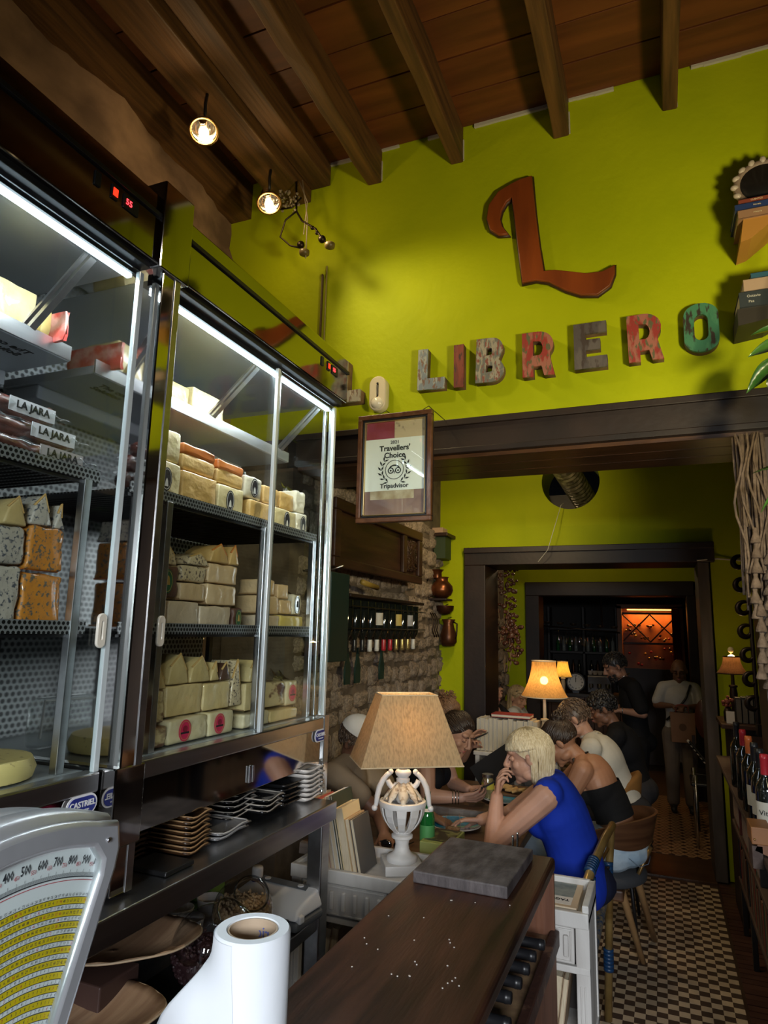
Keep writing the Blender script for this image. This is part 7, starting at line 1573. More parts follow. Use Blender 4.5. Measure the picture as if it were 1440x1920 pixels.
bam('back_frame',[(-.36,2.93,.62),(-.325,2.97,.80),(-.30,3.07,.862),(-.27,3.30,.905),(-.25,3.50,.915),(-.262,3.60,.88),(-.28,3.64,.70),(-.31,3.67,.0)],.0185)
bam('rear_leg',[(-.345,2.95,.70),(-.35,2.94,.40),(-.36,2.93,.0)],.015)
bam('back_brace',[(-.345,2.97,.72),(-.315,3.08,.80),(-.285,3.28,.86)],.013)
bam('back_brace',[(-.33,3.10,.56),(-.315,3.12,.76)],.014)
for a_,b_ in (((-.312,3.03,.842),(-.298,3.10,.872)),((-.325,3.11,.70),(-.318,3.12,.80)),((-.285,3.60,.62),(-.283,3.61,.72)),((-.300,3.66,.22),(-.298,3.655,.32))):
    a_,b_=Vector(a_),Vector(b_)
    for q in range(6): MB().tube([a_.lerp(b_,q/6),a_.lerp(b_,(q+.9)/6)],.024,12).build('binding',M_BIND,t,smooth=True)
for y in (3.0,3.62): bam('leg',[(-.62,y,0),(-.61,y,.55)],.013)
for z in (.62,.70,.78): bam('back_slat',[(-.33,3.0,z),(-.28,3.6,z)],.008)
MB().cbox((-.46,3.32,.545),(.34,.56,.035)).build('seat',mat('woven_seat',(.02,.06,.13),.6,col2=(.3,.22,.1),scale=60),t,bevel=.012)
# the front leg seen below the cabinet
t=thing('velvet_chair',(-.24,4.85,0),'mustard velvet chair with rounded back behind the person in the white shirt','chair')
M_VEL=mat('mustard_velvet',(.17,.075,.012),.8,col2=(.22,.10,.02),scale=5)
mb=MB(); n=20
for i in range(n+1):
    a=radians(-75+150*i/n); e=abs(-75+150*i/n)/75; zt=.93-.16*e**2.2
    for rr,zz in ((.225,.58),(.250,zt-.02),(.235,zt),(.205,zt-.01),(.190,.58)): mb.v.append((-.40+rr*cos(a),4.82+rr*sin(a),zz))
for i in range(n):
    for j in range(5): mb.f.append((5*i+j,5*i+(j+1)%5,5*i+5+(j+1)%5,5*i+5+j)); mb.m.append(0)
mb.build('backrest',M_VEL,t,smooth=True)
MB().lathe([(.0,.50),(.22,.50),(.235,.52),(.235,.56),(.21,.575),(.0,.578)],32,M=Matrix.Translation((-.40,4.82,0))).build('seat',M_VEL,t,smooth=True)
for sx in (-1,1):
    for sy in (-1,1): MB().tube([(-.40+.15*sx,4.82+.15*sy,.50),(-.40+.19*sx,4.82+.19*sy,0)],[.014,.010]).build('leg',M_DSTEEL,t,smooth=True)
t=thing('striped_chair',(.34,6.95,0),'dark bistro chair with a black and white striped back, right of the far doorway','chair')
for k in range(15):
    q=k/14; MB().tube([(.19+.17*q,6.9,.845-.23*q),(.205+.17*q,6.9,.86-.23*q)],.022,8).build('woven_stripe',M_BLACK if k%2 else M_WDISH,t,smooth=True)
for x,y in ((.22,6.72),(.42,6.72),(.22,7.1),(.42,7.1)): MB().tube([(x,y,.0),(x+.01,y,.60)],.013).build('leg',M_STEEL,t,smooth=True)
MB().cbox((.32,6.91,.52),(.26,.40,.03)).build('seat',M_BLACK,t,bevel=.01); MB().tube([(.20,6.88,.86),(.40,6.88,.60),(.41,6.72,.55)],.011).build('back_frame',M_DSTEEL,t,smooth=True)
t=thing('wooden_chair_back',(.36,7.35,0),'reddish wooden chair with an oval back half hidden by the door post','chair')
MB().lathe([(.0,-.012),(.085,-.012),(.095,0),(.085,.012),(.0,.012)],28,M=Matrix.Translation((.365,7.3,1.02))@Matrix.Rotation(pi/2,4,'X')@Matrix.Diagonal((1,2.0,1,1))).build('backrest',mat('reddish_wood',(.10,.028,.012),.35,coat=.3),t,smooth=True,angle=1)
MB().cbox((.37,7.42,.50),(.3,.3,.04)).build('seat',M_DARKWOOD,t,bevel=.01)
for sx,sy in ((-.12,-.12),(.12,-.12),(-.12,.12),(.12,.12)): MB().box(.37+sx-.015,.37+sx+.015,7.42+sy-.015,7.42+sy+.015,0,.5 if sy>0 else .86).build('leg',M_DARKWOOD,t)
# ================================================================ ON THE STONE WALL AND GREEN CORNER
M_CARV=mat('carved_brown_wood',(.028,.011,.005),.5,col2=(.055,.022,.010),scale=4,stretch=(1,.5,4),bump=.25)
t=thing('carved_panel',(-1.80,4.2,2.15),'large carved dark wood panel mounted on the stone wall behind the hanging certificate','wall panel')
MB().box(-1.835,-1.745,3.42,4.97,2.19,2.52).build('panel_board',M_CARV,t)
for a in ((3.42,4.97,2.49,2.56),(3.42,4.97,2.15,2.21),(3.42,3.50,2.21,2.49),(4.89,4.97,2.21,2.49),(4.55,4.62,2.21,2.49)): MB().box(-1.745,-1.715,*a).build('moulding',M_CARV,t,bevel=.008)
rs=random.Random(2); mb=MB()
for k in range(60): mb.tube([(-1.735,4.64+.24*rs.random(),2.23+.24*rs.random()) for _ in range(3)],.008,5)
tag(mb.build('openwork_carving',M_CARV,t,smooth=True),kind='stuff')
t=thing('bottle_rack',(-1.80,4.25,2.0),'wooden wall rack from which dark bottles hang neck down on the stone wall','rack')
MB().box(-1.86,-1.68,3.58,4.92,1.985,2.005).build('rack_board',M_DARKWOOD,t,bevel=.003)
for z in (1.93,1.80): MB().tube([(-1.67,3.58,z),(-1.67,4.92,z)],.004).build('rail',M_IRON,t)
NK=[mat('gold_foil',(.5,.38,.14),.3,.7),mat('white_foil',(.6,.58,.52),.3),mat('red_foil',(.4,.02,.03),.3),mat('black_foil',(.015,.015,.015),.3)]
LB=[mat('cream_label',(.55,.52,.44),.6),mat('yellow_wine_label',(.5,.38,.10),.6),mat('grey_label',(.35,.35,.35),.6)]
desc=['plain black','plain black with dark foil','plain dark','black with cream foil','labelled in cream with white foil','labelled with red foil','with a yellow tag and red foil','labelled with gold foil','with cream label and gold foil','with gold foil','with white label and white foil']
for k in range(11):
    wine_bottle((-1.74,3.66+.118*k,1.975),f"upturned wine bottle {desc[k]}, {['first','second','third','fourth','fifth','sixth','seventh','eighth','ninth','tenth','last'][k]} from the left",'bottles hanging on the stone wall',Matrix.Rotation(pi,4,'X')@Matrix.Rotation(pi,4,'Z')@Matrix.Rotation(radians(-50),4,'Z'),cap=NK[[3,3,3,1,1,2,2,0,0,0,1][k]],lab=LB[{4:0,7:1,9:2}[k]] if k in(4,7,9) else None)
t=thing('hanging_green_board',(-1.6,3.3,1.6),'dark green slate tongue hanging on a hook left of the wall bottles','board')
MB().box(-1.64,-1.62,3.20,3.43,1.62,2.10).build('board',mat('dark_green_board',(.010,.028,.022),.5),t,bevel=.006); MB().tube([(-1.84,3.3,2.12),(-1.66,3.3,2.12),(-1.60,3.30,2.14)],.005).build('hook',M_STEEL,t,smooth=True)
t=thing('hanging_tan_board',(-1.7,3.5,1.75),'tan wooden board hanging behind the dark green one','board')
MB().box(-1.72,-1.70,3.30,3.50,1.70,2.05).build('board',mat('tan_board',(.20,.12,.07),.6),t,bevel=.006)
for i,y in enumerate((3.80,3.95,4.35)):
    t=thing('paddle',(-1.8,y,1.5),['dark green paddle hanging under the wall bottles, left','dark green paddle hanging under the wall bottles, second','slim dark paddle hanging under the wall bottles, right'][i],'paddle')
    ysh('blade',[(y-.035,1.46),(y+.035,1.46),(y+.04,1.55),(y+.012,1.62),(y+.008,1.68),(y-.008,1.68),(y-.012,1.62),(y-.04,1.55)],[],-1.80,-1.788,mat('paddle_green',(.012,.035,.025),.5),parent=t)
t=thing('yellow_tool',(-1.8,3.8,2.09),'yellow handled tool lying along the top of the bottle rack','tool'); MB().tube([(-1.70,3.78,2.085),(-1.70,4.02,2.065)],.018).build('handle',mat('ochre_handle',(.28,.18,.03),.5),t,smooth=True)
M_COP=mat('aged_copper',(.30,.10,.035),.3,.8,col2=(.08,.03,.015),scale=6,ramp=(.3,.7)); M_COPD=mat('dark_copper',(.12,.045,.02),.35,.7,col2=(.05,.02,.01),scale=7)
t=thing('copper_pot',(-1.80,5.72,2.1),'shiny copper pot with two necks on a bracket at the corner of the stone wall','pot')
MB().lathe([(.0,2.08),(.05,2.085),(.085,2.11),(.10,2.15),(.095,2.19),(.07,2.22),(.055,2.235),(.055,2.26),(.065,2.27)],28,M=Matrix.Translation((-1.79,5.72,0)),cap=False).build('pot_body',M_COP,t,smooth=True)
MB().lathe([(.045,2.24),(.042,2.29),(.058,2.31),(.062,2.315)],24,M=Matrix.Translation((-1.83,5.70,.02)),cap=False).build('pot_neck',M_COP,t,smooth=True)
MB().tube([(-1.88,5.6,2.25),(-1.90,5.55,2.16),(-1.86,5.56,2.08),(-1.82,5.6,2.10)],.007).build('handle',M_IRON,t,smooth=True)
MB().box(-1.90,-1.72,5.62,5.82,2.06,2.078).build('bracket_shelf',M_DARKWOOD,t,bevel=.003)
t=thing('copper_jug',(-1.76,5.85,1.65),'dark copper jug hanging on the green wall below the copper pot','jug')
MB().lathe([(.0,1.66),(.055,1.665),(.075,1.70),(.075,1.76),(.052,1.83),(.045,1.86),(.062,1.90),(.058,1.90)],28,M=Matrix.Translation((-1.765,5.85,0)),cap=False).build('jug_body',M_COPD,t,smooth=True)
MB().tube([(-1.72,5.83,1.88),(-1.68,5.83,1.86),(-1.685,5.83,1.76),(-1.70,5.83,1.72)],.007).build('handle',M_IRON,t,smooth=True); MB().tube([(-1.765,5.94,1.92),(-1.765,5.84,1.91)],.004).build('hook',M_IRON,t)
t=thing('copper_bowl',(-1.80,5.85,1.98),'upside down copper bowl hanging between the copper pot and the jug','bowl')
MB().lathe([(.085,2.02),(.08,1.98),(.055,1.95),(.0,1.94)],24,M=Matrix.Translation((-1.80,5.84,0))).build('bowl_body',M_COPD,t,smooth=True,angle=1); MB().tube([(-1.8,5.95,2.04),(-1.8,5.84,2.02)],.004).build('hook',M_IRON,t)
t=thing('corner_shelf',(-1.82,5.8,2.66),'small wooden shelf with a pale box high in the green corner','shelf')
MB().box(-1.89,-1.73,5.68,5.95,2.64,2.67).build('shelf_board',M_CARV,t,bevel=.004); MB().box(-1.88,-1.78,5.70,5.85,2.672,2.72).build('pale_box',mat('pale_box',(.45,.30,.2),.6),t,bevel=.003); MB().box(-1.87,-1.76,5.72,5.9,2.44,2.638).build('dark_sheet',mat('dark_sheet',(.03,.05,.02),.6),t)
t=thing('stone_lantern_hooks',(-1.84,5.6,1.8),'black iron hooks hanging beside the copper jug','hooks')
for dy in (0,.06,.12): MB().tube([(-1.84,5.55+dy,1.95),(-1.80,5.55+dy,1.88),(-1.82,5.55+dy,1.80),(-1.80,5.56+dy,1.74)],.006).build('hook',M_IRON,t,smooth=True)
# duct in the round hole
t=thing('ventilation_duct',(-.68,6.2,3.1),'corrugated metal duct coming out of the round hole in the green wall','duct')
mb=MB(); a=Vector((-.73,5.72,3.26)); b=Vector((-.57,6.5,2.98)); n=34
mb.tube([a.lerp(b,i/n) for i in range(n+1)],[.105+(.007 if i%2 else 0) for i in range(n+1)],28); mb.build('corrugated_tube',mat('foil_duct',(.42,.38,.28),.4,.6,bump=.5,bscale=40,col2=(.12,.11,.08),scale=20),t,smooth=False)
tag(MB().tube([(-.74,5.93,2.93),(-.75,5.85,2.90),(-.80,5.78,2.70),(-.86,5.77,2.50),(-.95,5.80,2.40)],.0025).build('dangling_wire',mat('thin_white_wire',(.5,.48,.42),.5)),'thin pale wire dangling below the round hole','wire')
tag(MB().tube([(.30,5.88,2.40),(.45,5.93,2.415),(.62,5.95,2.40)],.006).build('white_wire',mat('white_wire2',(.6,.55,.5),.5)),'short white cable running right from the door frame corner','cable')
# dried garlands
M_DRY=mat('dried_pepper',(.055,.016,.010),.4,col2=(.16,.06,.03),scale=14,coat=.3); t=thing('dried_garlands',(-1.45,6.6,1.5),'bunches of dark dried peppers and garlic hanging in the doorway on the left','garland')
rs=random.Random(17)
for j,(x,zt,zb,rr) in enumerate(((-1.52,2.42,1.62,.085),(-1.38,2.42,2.05,.10),(-1.36,2.05,1.75,.08),(-1.33,1.85,1.50,.10))):
    for k in range(44 if j!=1 else 38):
        z=rs.uniform(zb,zt); a=rs.uniform(0,6.28); r_=rr*sqrt(rs.random()); MB().ball((x+r_*cos(a),6.62+r_*sin(a)*.8,z),(rs.uniform(.014,.026),rs.uniform(.012,.020),rs.uniform(.018,.032)),M=Euler((rs.random()*3,rs.random()*3,0)).to_matrix(),n=8,k=5).build('dried_pepper',M_DRY,t,smooth=True)
mb=MB()
for k in range(40): x=rs.uniform(-1.55,-1.30); z=rs.uniform(1.5,2.4); mb.tube([(x,6.6,z),(x+rs.uniform(-.02,.02),6.6,z-.12)],.004,4)
tag(mb.build('stalks',mat('dry_stalk',(.22,.13,.06),.8),t),kind='stuff'); MB().tube([(-1.45,6.62,2.45),(-1.45,6.62,2.95)],.006).build('string',M_IRON,t)
# ================================================================ BAR AT THE BACK
t=thing('bar_counter',(-.9,9.2,0),'dark brown boarded bar counter in the far room','counter')
MB().box(-1.55,-.50,8.95,9.45,1.01,1.05).build('counter_top',M_DARKWOOD,t,bevel=.004)
for k in range(10): MB().box(-1.54+.104*k,-1.44+.104*k,8.98,9.0,0,1.01).build('front_board',mat('bar_board',(.07,.03,.018),.5),t,bevel=.003)
t=thing('wall_clock',(-1.03,9.02,1.05),'round white clock with roman numerals standing on the bar behind the yellow lamp','clock')
Tc=Matrix.Translation((-1.03,9.05,1.185))@Matrix.Rotation(pi/2,4,'X')
MB().lathe([(.0,0),(.105,0),(.105,.003),(.0,.003)],36,M=Tc).build('dial',mat('clock_face',(.6,.58,.52),.5,emit=(.6,.55,.45),estr=0),t,smooth=True,angle=1)
MB().tube([Tc@Vector((.112*cos(2*pi*i/36),.112*sin(2*pi*i/36),.002)) for i in range(36)],.011,8,close=True).build('rim',M_DSTEEL,t,smooth=True)
for k,s_ in enumerate(('XII','I','II','III','IV','V','VI','VII','VIII','IX','X','XI')):
    a=radians(90-30*k); text('numeral',s_,M_INK,.026,Tc@Matrix.Translation((.078*cos(a),.078*sin(a),.004))@Matrix.Rotation(a-pi/2,4,'Z'),t,bold=.0006)
MB().tube([Tc@Vector((0,0,.006)),Tc@Vector((0,.075,.006))],.0025).build('hand',M_INK,t); MB().tube([Tc@Vector((0,0,.007)),Tc@Vector((.004,.055,.007))],.0035).build('hand',M_INK,t)
MB().box(-1.07,-.99,9.03,9.08,1.051,1.08).build('clock_stand',M_DSTEEL,t)
t=thing('glass_rack',(-1.0,9.2,1.85),'iron rack hung from the ceiling holding upside down wine glasses','rack')
for y in (9.05,9.35): MB().tube([(-1.57,y,1.90),(-1.0,y,1.86),(-.48,y,1.82)],.010).build('rail',M_IRON,t,smooth=True)
for k in range(9): MB().tube([(-1.5+.12*k,9.05,1.895-.009*k),(-1.5+.12*k,9.35,1.895-.009*k)],.005).build('cross_bar',M_STEEL,t)
for x in (-1.5,-.7): MB().tube([(x,9.2,1.88),(x,9.2,2.94)],.012).build('hanger',M_IRON,t)
for k in range(6): MB().lathe([(.0,0),(.03,.0),(.045,.02),(.05,.03),(.0,.03)],16,M=Matrix.Translation((-1.4+.17*k,9.2,1.92-.01*k))).build('stored_dish',M_STEEL,t,smooth=True,angle=1)
G2=thin_glass('stemware',(.95,.97,.97),2.2); src=None
for k in range(8):
    if src is None:
        src=thing('stem_glass',(0,0,0),'x','glass','wine glasses hanging upside down from the bar rack',world=False)
        MB().lathe([(.035,.0),(.034,-.002),(.004,-.006),(.004,-.085),(.015,-.095),(.036,-.13),(.038,-.165),(.031,-.205)],18,cap=False).build('bowl_and_stem',G2,src,smooth=True)
        o=src
    else: o=copy_tree(src)
    tag(o,f"wine glass hanging upside down in the bar rack, {['first','second','third','fourth','fifth','sixth','seventh','last'][k]} from left")
    o.location=(-1.24+.083*k,9.12+.12*(k%2),1.892-.075*(.26+.083*k))
# wine cellar opening
t=thing('wine_cellar',(-.16,11.0,0),'orange lit wine cupboard with crossed lattice and bottle ends at the far end','cabinet')
M_OR=mat('orange_wood',(.35,.12,.03),.5,col2=(.25,.08,.02),scale=5)
for nm,a in (('side_panel',(-.58,-.52,10.5,10.95,0,2.22)),('side_panel',(.25,.31,10.5,10.95,0,2.22)),('top_panel',(-.58,.31,10.5,10.95,2.18,2.24)),('back_panel',(-.52,.25,10.94,10.98,0,2.2))): MB().box(*a).build(nm,M_OR,t)
for q in (-.52,-.135): 
    for a,b in (((q,1.70),(q+.385,2.10)),((q,2.10),(q+.385,1.70))): MB().tube([(a[0],10.72,a[1]),(b[0],10.72,b[1])],.012,4).build('lattice_bar',M_DARKWOOD,t)
MB().box(-.52,.25,10.70,10.74,1.66,1.69).build('shelf',M_DARKWOOD,t); MB().box(-.52,.25,10.70,10.74,2.10,2.13).build('shelf',M_DARKWOOD,t)
rs=random.Random(19)
for k in range(46):
    x=-.49+.70*rs.random(); z=rs.choice([1.38,1.46,1.54,1.62,1.74,1.80,1.86,1.93])+rs.uniform(-.02,.02); MB().tube([(x,10.78,z),(x,10.92,z)],.018,10).build('bottle_end',[M_WBOT,NK[0],NK[2],M_COPD][k%4],t,smooth=True)
MB().box(-.52,.25,10.55,10.60,.0,1.32).build('lower_door',mat('dark_door',(.02,.008,.005),.5),t)
MB().box(-.45,.18,10.80,10.84,2.165,2.178).build('light_strip',mat('orange_strip',(1,.5,.1),.5,emit=(1,.42,.08),estr=6),t)
light('cellar_light','AREA',(-.135,10.80,2.15),5.5,(1,.42,.10),.6,.1,(-.135,10.8,1))
t=thing('red_curtain',(.22,10.4,0),'narrow deep red curtain at the right side of the wine cupboard','curtain')
mb=MB(); 
for i in range(21):
    for j in range(2): mb.v.append((.16+.11*i/20,10.47+.02*sin(i*1.5),(1.2,2.18)[j]))
for i in range(20): mb.f.append((2*i,2*i+2,2*i+3,2*i+1)); mb.m.append(0)
o=mb.build('curtain_cloth',cloth('red_cloth',(.22,.02,.01)),t,smooth=True); MB().tube([(.13,10.49,2.19),(.31,10.49,2.19)],.008).build('rod',M_DSTEEL,t)
# back bar shelves with small things
t=thing('back_bar_shelf',(-1.0,10.8,0),'dark back bar shelving behind the hanging glasses','shelf')
for z in (1.15,1.5,1.85): MB().box(-1.6,-.62,10.7,10.98,z,z+.03).build('shelf_board',M_DARKWOOD,t)
for x in (-1.62,-1.1,-.62): MB().box(x,x+.03,10.7,10.98,0,2.2).build('upright',M_DARKWOOD,t)
rs=random.Random(23)
for k in range(20):
    x=-1.53+.045*k; z=(1.18,1.53)[k%2]
    if abs(x+1.1)<.04: continue
    t=thing('back_bar_bottle',(x,10.82,z),f'small dark bottle, {ordw(k//2+1)} from left on the {("lower","upper")[k%2]} back bar shelf','bottle','bottles on the back bar shelves'); MB().lathe([(.0,z+.001),(.026,z+.001),(.028,z+.01),(.028,z+.14),(.010,z+.18),(.010,z+.22)],10,M=Matrix.Translation((x,10.82,0))).build('glass_body',[M_WBOT,GG,M_COPD,mat('clear_b',(.25,.25,.22),.1)][k%4],t,smooth=True)
t=thing('coffee_machine',(-.92,9.2,1.05),'chrome coffee machine parts glinting on the bar beside the clock','machine')
MB().box(-.90,-.58,9.05,9.35,1.051,1.28).build('machine_body',M_DSTEEL,t,bevel=.02); 
for x in (-.84,-.74,-.64): MB().lathe([(.0,0),(.03,.0),(.03,.05),(.0,.05)],14,M=Matrix.Translation((x,9.02,1.13))).build('group_head',M_CHROME,t,smooth=True,angle=1); MB().tube([(x,9.02,1.13),(x,8.93,1.12)],.010).build('handle',M_BLACK,t)
for k in range(5): MB().lathe([(.0,0),(.025,.0),(.035,.05),(.0,.05)],14,M=Matrix.Translation((-.86+.06*k,9.18,1.282))).build('cup',M_WDISH,t,smooth=True,angle=1)
# ================================================================ RIGHT SIDE
bell_lamp((.450,5.30,1.235),'dark brown shaded lamp with a pale finial on the shelf by the right wall',.098,.052,1.55,1.665,M_IRON,M_S4,20,est=12,q=.88)
tag(MB().ball((.450,5.30,1.71),(.02,.02,.022)).tube([(.450,5.30,1.665),(.450,5.30,1.70)],.004).build('lamp_finial',mat('ivory_ball',(.75,.62,.35),.3)),'pale ball finial on top of the dark shaded lamp','finial')
t=thing('side_cabinet',(.62,5.35,0),'dark wooden side cabinet under the brown shaded lamp','cabinet')
MB().box(.345,.94,5.05,5.55,1.205,1.235).build('cabinet_top',M_CARV,t,bevel=.004); MB().box(.40,.92,5.10,5.55,0,1.205).build('cabinet_body',M_DARKWOOD,t,bevel=.004); MB().box(.42,.90,5.085,5.10,.95,1.17).build('drawer',M_CARV,t,bevel=.004)
t=thing('white_card',(.40,5.10,1.235),'small white card standing at the edge of the side cabinet','card'); MB().cbox((.405,5.10,1.275),(.05,.003,.078)).build('card',M_WDISH,t)
for i in range(4):
    t=thing('dark_book',(.46+.04*i,5.14,1.235),f'dark bound book under the brown shaded lamp, {ordw(i+1)} from left','book','dark books on the side cabinet'); MB().box(.445+.036*i,.478+.036*i,5.14,5.24,1.236,1.40+.006*i).build('cover',mat('navy_cover',(.012,.014,.02),.5),t,bevel=.002); MB().box(.448+.036*i,.475+.036*i,5.137,5.14,1.24,1.39).build('page_block',mat('dk_pages',(.08,.07,.06),.8),t)
t=thing('flower_bunch',(.40,5.2,1.235),'small bunch of dried red flowers beside the brown lamp','flowers'); rs=random.Random(29)
for k in range(12): MB().ball((.40+rs.uniform(-.03,.03),5.2+rs.uniform(-.02,.02),1.33+rs.uniform(0,.08)),rs.uniform(.010,.016),n=7,k=5).build('flower_head',mat('dried_flower',(.14,.03,.02),.7),t,smooth=True)
MB().lathe([(.0,1.236),(.025,1.24),(.028,1.30),(.018,1.33)],14,M=Matrix.Translation((.40,5.2,0))).build('vase',M_IRON,t,smooth=True)
t=thing('iron_scroll_rack',(.50,4.6,1.4),'black wrought iron scroll ornaments hanging behind the macrame','ornament')
for k in range(7):
    z=2.25-.14*k; x=.46+.004*k; MB().tube([(x+.01+(.045-.0014*i)*cos(.9+.3*i),4.6,z+(.045-.0014*i)*sin(.9+.3*i)) for i in range(19)],[.008+.009*sin(pi*i/18) for i in range(19)]).build('scroll',M_IRON,t,smooth=True)
MB().tube([(.51,4.6,1.3),(.51,4.6,2.55)],.012).build('stem',M_IRON,t); MB().box(.50,.95,4.55,4.65,1.235,1.30).build('bracket',M_IRON,t)
sbox('wall_right_middle', .95,XR,3.7,5.96,0,3.42, M_DARKWOOD)
# tall boarded side of the near shelf + open shelving
t=thing('bottle_shelving',(.60,3.6,0),'dark wooden shelving along the right wall with bottles and books','shelf')
M_SHW=mat('worn_brown_shelf',(.055,.030,.022),.6,col2=(.10,.065,.05),scale=5,stretch=(4,.5,4),bump=.2)
for z,x0 in ((1.015,.300),(.635,.370),(.30,.385)): MB().box(x0,.80,1.9,5.02,z,z+.026).build('shelf_board',M_SHW,t,bevel=.003)
for y in (4.97,3.55,4.5,2.6): MB().box(.392,.42,y,y+.035,0,1.015).build('upright',M_DSTEEL,t,bevel=.002)
MB().box(.80,.84,1.9,5.02,0,2.6).build('back_board',M_DARKWOOD,t)
rs=random.Random(41)
spots=[(.345,3.02),(.345,3.16),(.345,3.32),(.40,3.10),(.345,3.52),(.345,3.75),(.345,4.05),(.42,3.4),(.43,2.85),(.44,3.7)]
for k,(x,y) in enumerate(spots):
    wine_bottle((x,y,1.042),f"dark wine bottle on the right shelf, {['white scribbled label, nearest the edge','white label behind the first','white label, third back','unlabelled, wall side','plain dark, fifth back','plain dark, sixth back','farthest bottle','behind the white labelled ones','nearest the wall','wall side, farther'][k]}",'wine bottles on the right shelf',Matrix.Rotation(radians(-20),4,'Z'),lab=LB[0] if k<3 else None,labtext='Vits' if k==0 else None,cap=[NK[2],M_CAPS,M_CAPS,mat('blue_foil',(.02,.12,.3),.3),mat('orange_foil',(.5,.12,.03),.3)][k%5])
t=thing('wooden_wall_box',(.30,2.86,.98),'small orange brown wooden box sticking out under the bottle shelf','box')
MB().box(.265,.33,2.82,2.95,1.142-.06,1.200-.06).build('box_body',mat('orange_brown_box',(.32,.13,.04),.45,col2=(.22,.09,.03),scale=5),t,bevel=.003); MB().prism([(.275,1.06),(.285,1.082),(.33,1.082),(.33,1.04)],2.83,2.94,axis='y').build('box_bracket',mat('box_br',(.22,.09,.04),.5),t)
MB().box(.266,.299,2.83,2.94,1.0,1.075).build('box_support',M_SHW,t); MB().ball((.275,2.818,1.10),.004).build('screw',M_BRASS,t)
t=thing('black_scarf',(.33,2.7,.95),'black crumpled cloth hanging from the near end of the shelf','cloth'); mb=MB()
for k in range(7): mb.ball((.335+.012*sin(k*2),2.66+.01*k,.99-.022*k),(.035,.03,.03),n=12,k=8)
remesh(mb,'cloth',mat('black_cloth',(.01,.01,.012),.5),t,.006,2)
t=thing('pink_cloth',(.36,2.45,.80),'bright pink cloth at the right edge of the view','cloth'); mb=MB()
for k in range(6): mb.ball((.345+.022*k,2.52,.905+.006*sin(k*2.)),(.03,.03,.026),n=12,k=8)
remesh(mb,'cloth',cloth('pink_fleece',(.60,.03,.12)),t,.006,3)
MB().tube([(.36,2.52,.87),(.37,2.52,.70),(.38,2.50,.662)],.03).build('hanging_end',M_BLACK,t,smooth=True)
COLS=[(.22,.10,.06),(.10,.04,.03),(.28,.22,.16),(.05,.05,.06),(.18,.04,.03),(.25,.17,.1),(.02,.07,.05),(.3,.02,.03)]
ordw=lambda n:['','first','second','third','fourth','fifth','sixth','seventh','eighth','ninth','tenth','eleventh','twelfth','thirteenth','fourteenth','fifteenth','sixteenth','seventeenth','eighteenth','nineteenth','twentieth'][n] if n<=20 else ['twenty','thirty','forty'][n//10-2]+('-'+ordw(n%10) if n%10 else 'th')
CN=['brown','dark red','beige','black','crimson','tan','dark green','bright red']
y=3.6; k=0
while y<4.9:
    w=rs.uniform(.025,.05); h=rs.uniform(.20,.26); c=COLS[k%8]; k+=1
    if abs(y-4.5)<.06: y+=.07; continue
    t=thing('book',(.5,y,.326),f'{CN[(k-1)%8]} old book, {ordw(k)} from the near end of the lowest right shelf','book','books on the lowest right shelf')
    MB().box(.395,.405,y,y+w,.327,.327+h).box(.395,.55,y,y+.003,.327,.327+h).box(.395,.55,y+w-.003,y+w,.327,.327+h).build('cover',mat('old_cover',tuple(q*.6 for q in c),.6,col2=c,scale=14),t,bevel=.001); MB().box(.405,.546,y+.003,y+w-.003,.33,.324+h).build('page_block',M_PAPER,t)
    y+=w+.003
y=3.75; k=3
while y<4.9:
    w=rs.uniform(.03,.06); h=rs.uniform(.22,.30); c=COLS[k%8]; k+=1
    if abs(y-4.5)<.07: y+=.09; continue
    t=thing('boxed_volume',(.5,y,.661),f'{CN[(k-1)%8]} boxed volume, {ordw(k-3)} from the near end of the middle right shelf','book','boxed volumes on the middle right shelf')
    MB().box(.378,.55,y,y+w,.662,.662+h).build('slip_case',mat('slip_case',tuple(q*.8 for q in c),.6,col2=tuple(q*.6 for q in c),scale=50),t,bevel=.002); MB().box(.375,.378,y+.005,y+w-.005,.70,.662+h-.03).build('spine_label',mat('spine_label',(.30,.22,.18),.6),t)
    y+=w+.003
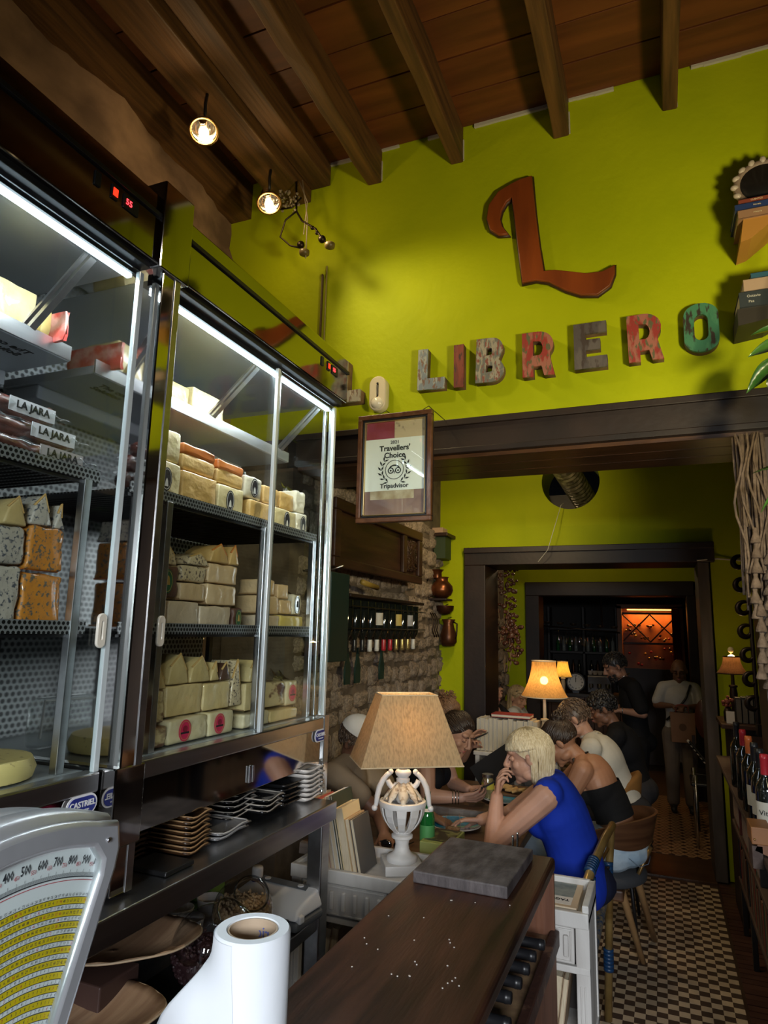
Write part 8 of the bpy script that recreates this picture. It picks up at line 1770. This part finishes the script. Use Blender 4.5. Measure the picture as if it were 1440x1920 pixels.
# lights of the middle room
light('middle_room_lamp','SPOT',(-.9,4.6,3.35),38,(1,.74,.40),.08,look=(-1.3,5.2,.9),spot=radians(110),blend=.8)
light('middle_room_lamp_left','SPOT',(-.9,4.3,3.0),40,(1,.78,.42),.08,look=(-1.5,5.96,2.9),spot=radians(100),blend=.8)
light('far_room_lamp','POINT',(-1.0,7.4,2.7),7,(1,.72,.40),.08)
light('middle_floor_spot','SPOT',(-.2,3.9,2.58),22,(1,.78,.5),.05,look=(.0,5.2,.2),spot=radians(95),blend=.7)  # spot without a fixture, aimed down at the middle room floor

# ================================================================ SUB-PARTS: hang details on the part they belong to
def nest(parts, owner):
    for o in [q for q in bpy.data.objects if q.name.split('.')[0] in parts and q.parent and q.parent.type=='EMPTY']:
        c=sum((Vector(b) for b in o.bound_box),Vector())/8; best=None
        for s_ in o.parent.children:
            if s_ is not o and s_.name.split('.')[0]==owner:
                lo=[min(b[i] for b in s_.bound_box) for i in range(3)]; hi=[max(b[i] for b in s_.bound_box) for i in range(3)]
                d=sum(max(lo[i]-c[i],0,c[i]-hi[i])**2 for i in range(3))+1e-3*sum((c[i]-(lo[i]+hi[i])/2)**2 for i in range(3))
                if best is None or d<best[0]: best=(d,s_)
        if best: o.parent=best[1]; o.location=o.location-best[1].location
for a,b in ((('iris','eyelid','eyelashes'),'eyeball'),(('label_ring','label_emblem','label_band'),'label'),(('badge_field','badge_lettering','badge_small_print'),'badge'),(('carved_bead','drawer_moulding'),'drawer'),(('shade_piping','shade_trim'),'lamp_shade'),(('rim','white_rim'),'plate_body'),(('display_digits','red_switch'),'control'),(('cover_title','cover_picture','cover_title_field'),'cover'),(('printed_line','emblem','laurel_leaf'),'certificate_sheet'),(('needle_bead',),'needle'),(('core_print',),'cardboard_core'),(('post_bead',),'front_post'),(('label_print',),'paper_label'),(('band_print',),'paper_band'),(('screen',),'phone_body'),(('sensor','lamp_strip'),'recess'),(('bowl_cup','bowl_rim'),'bowl_rib'),(('handle_knob','handle_scroll'),'handle'),(('bulb',),'reflector'),(('control_strip','button'),'lid'),(('fascia_groove',),'top_fascia')): nest(a,b)
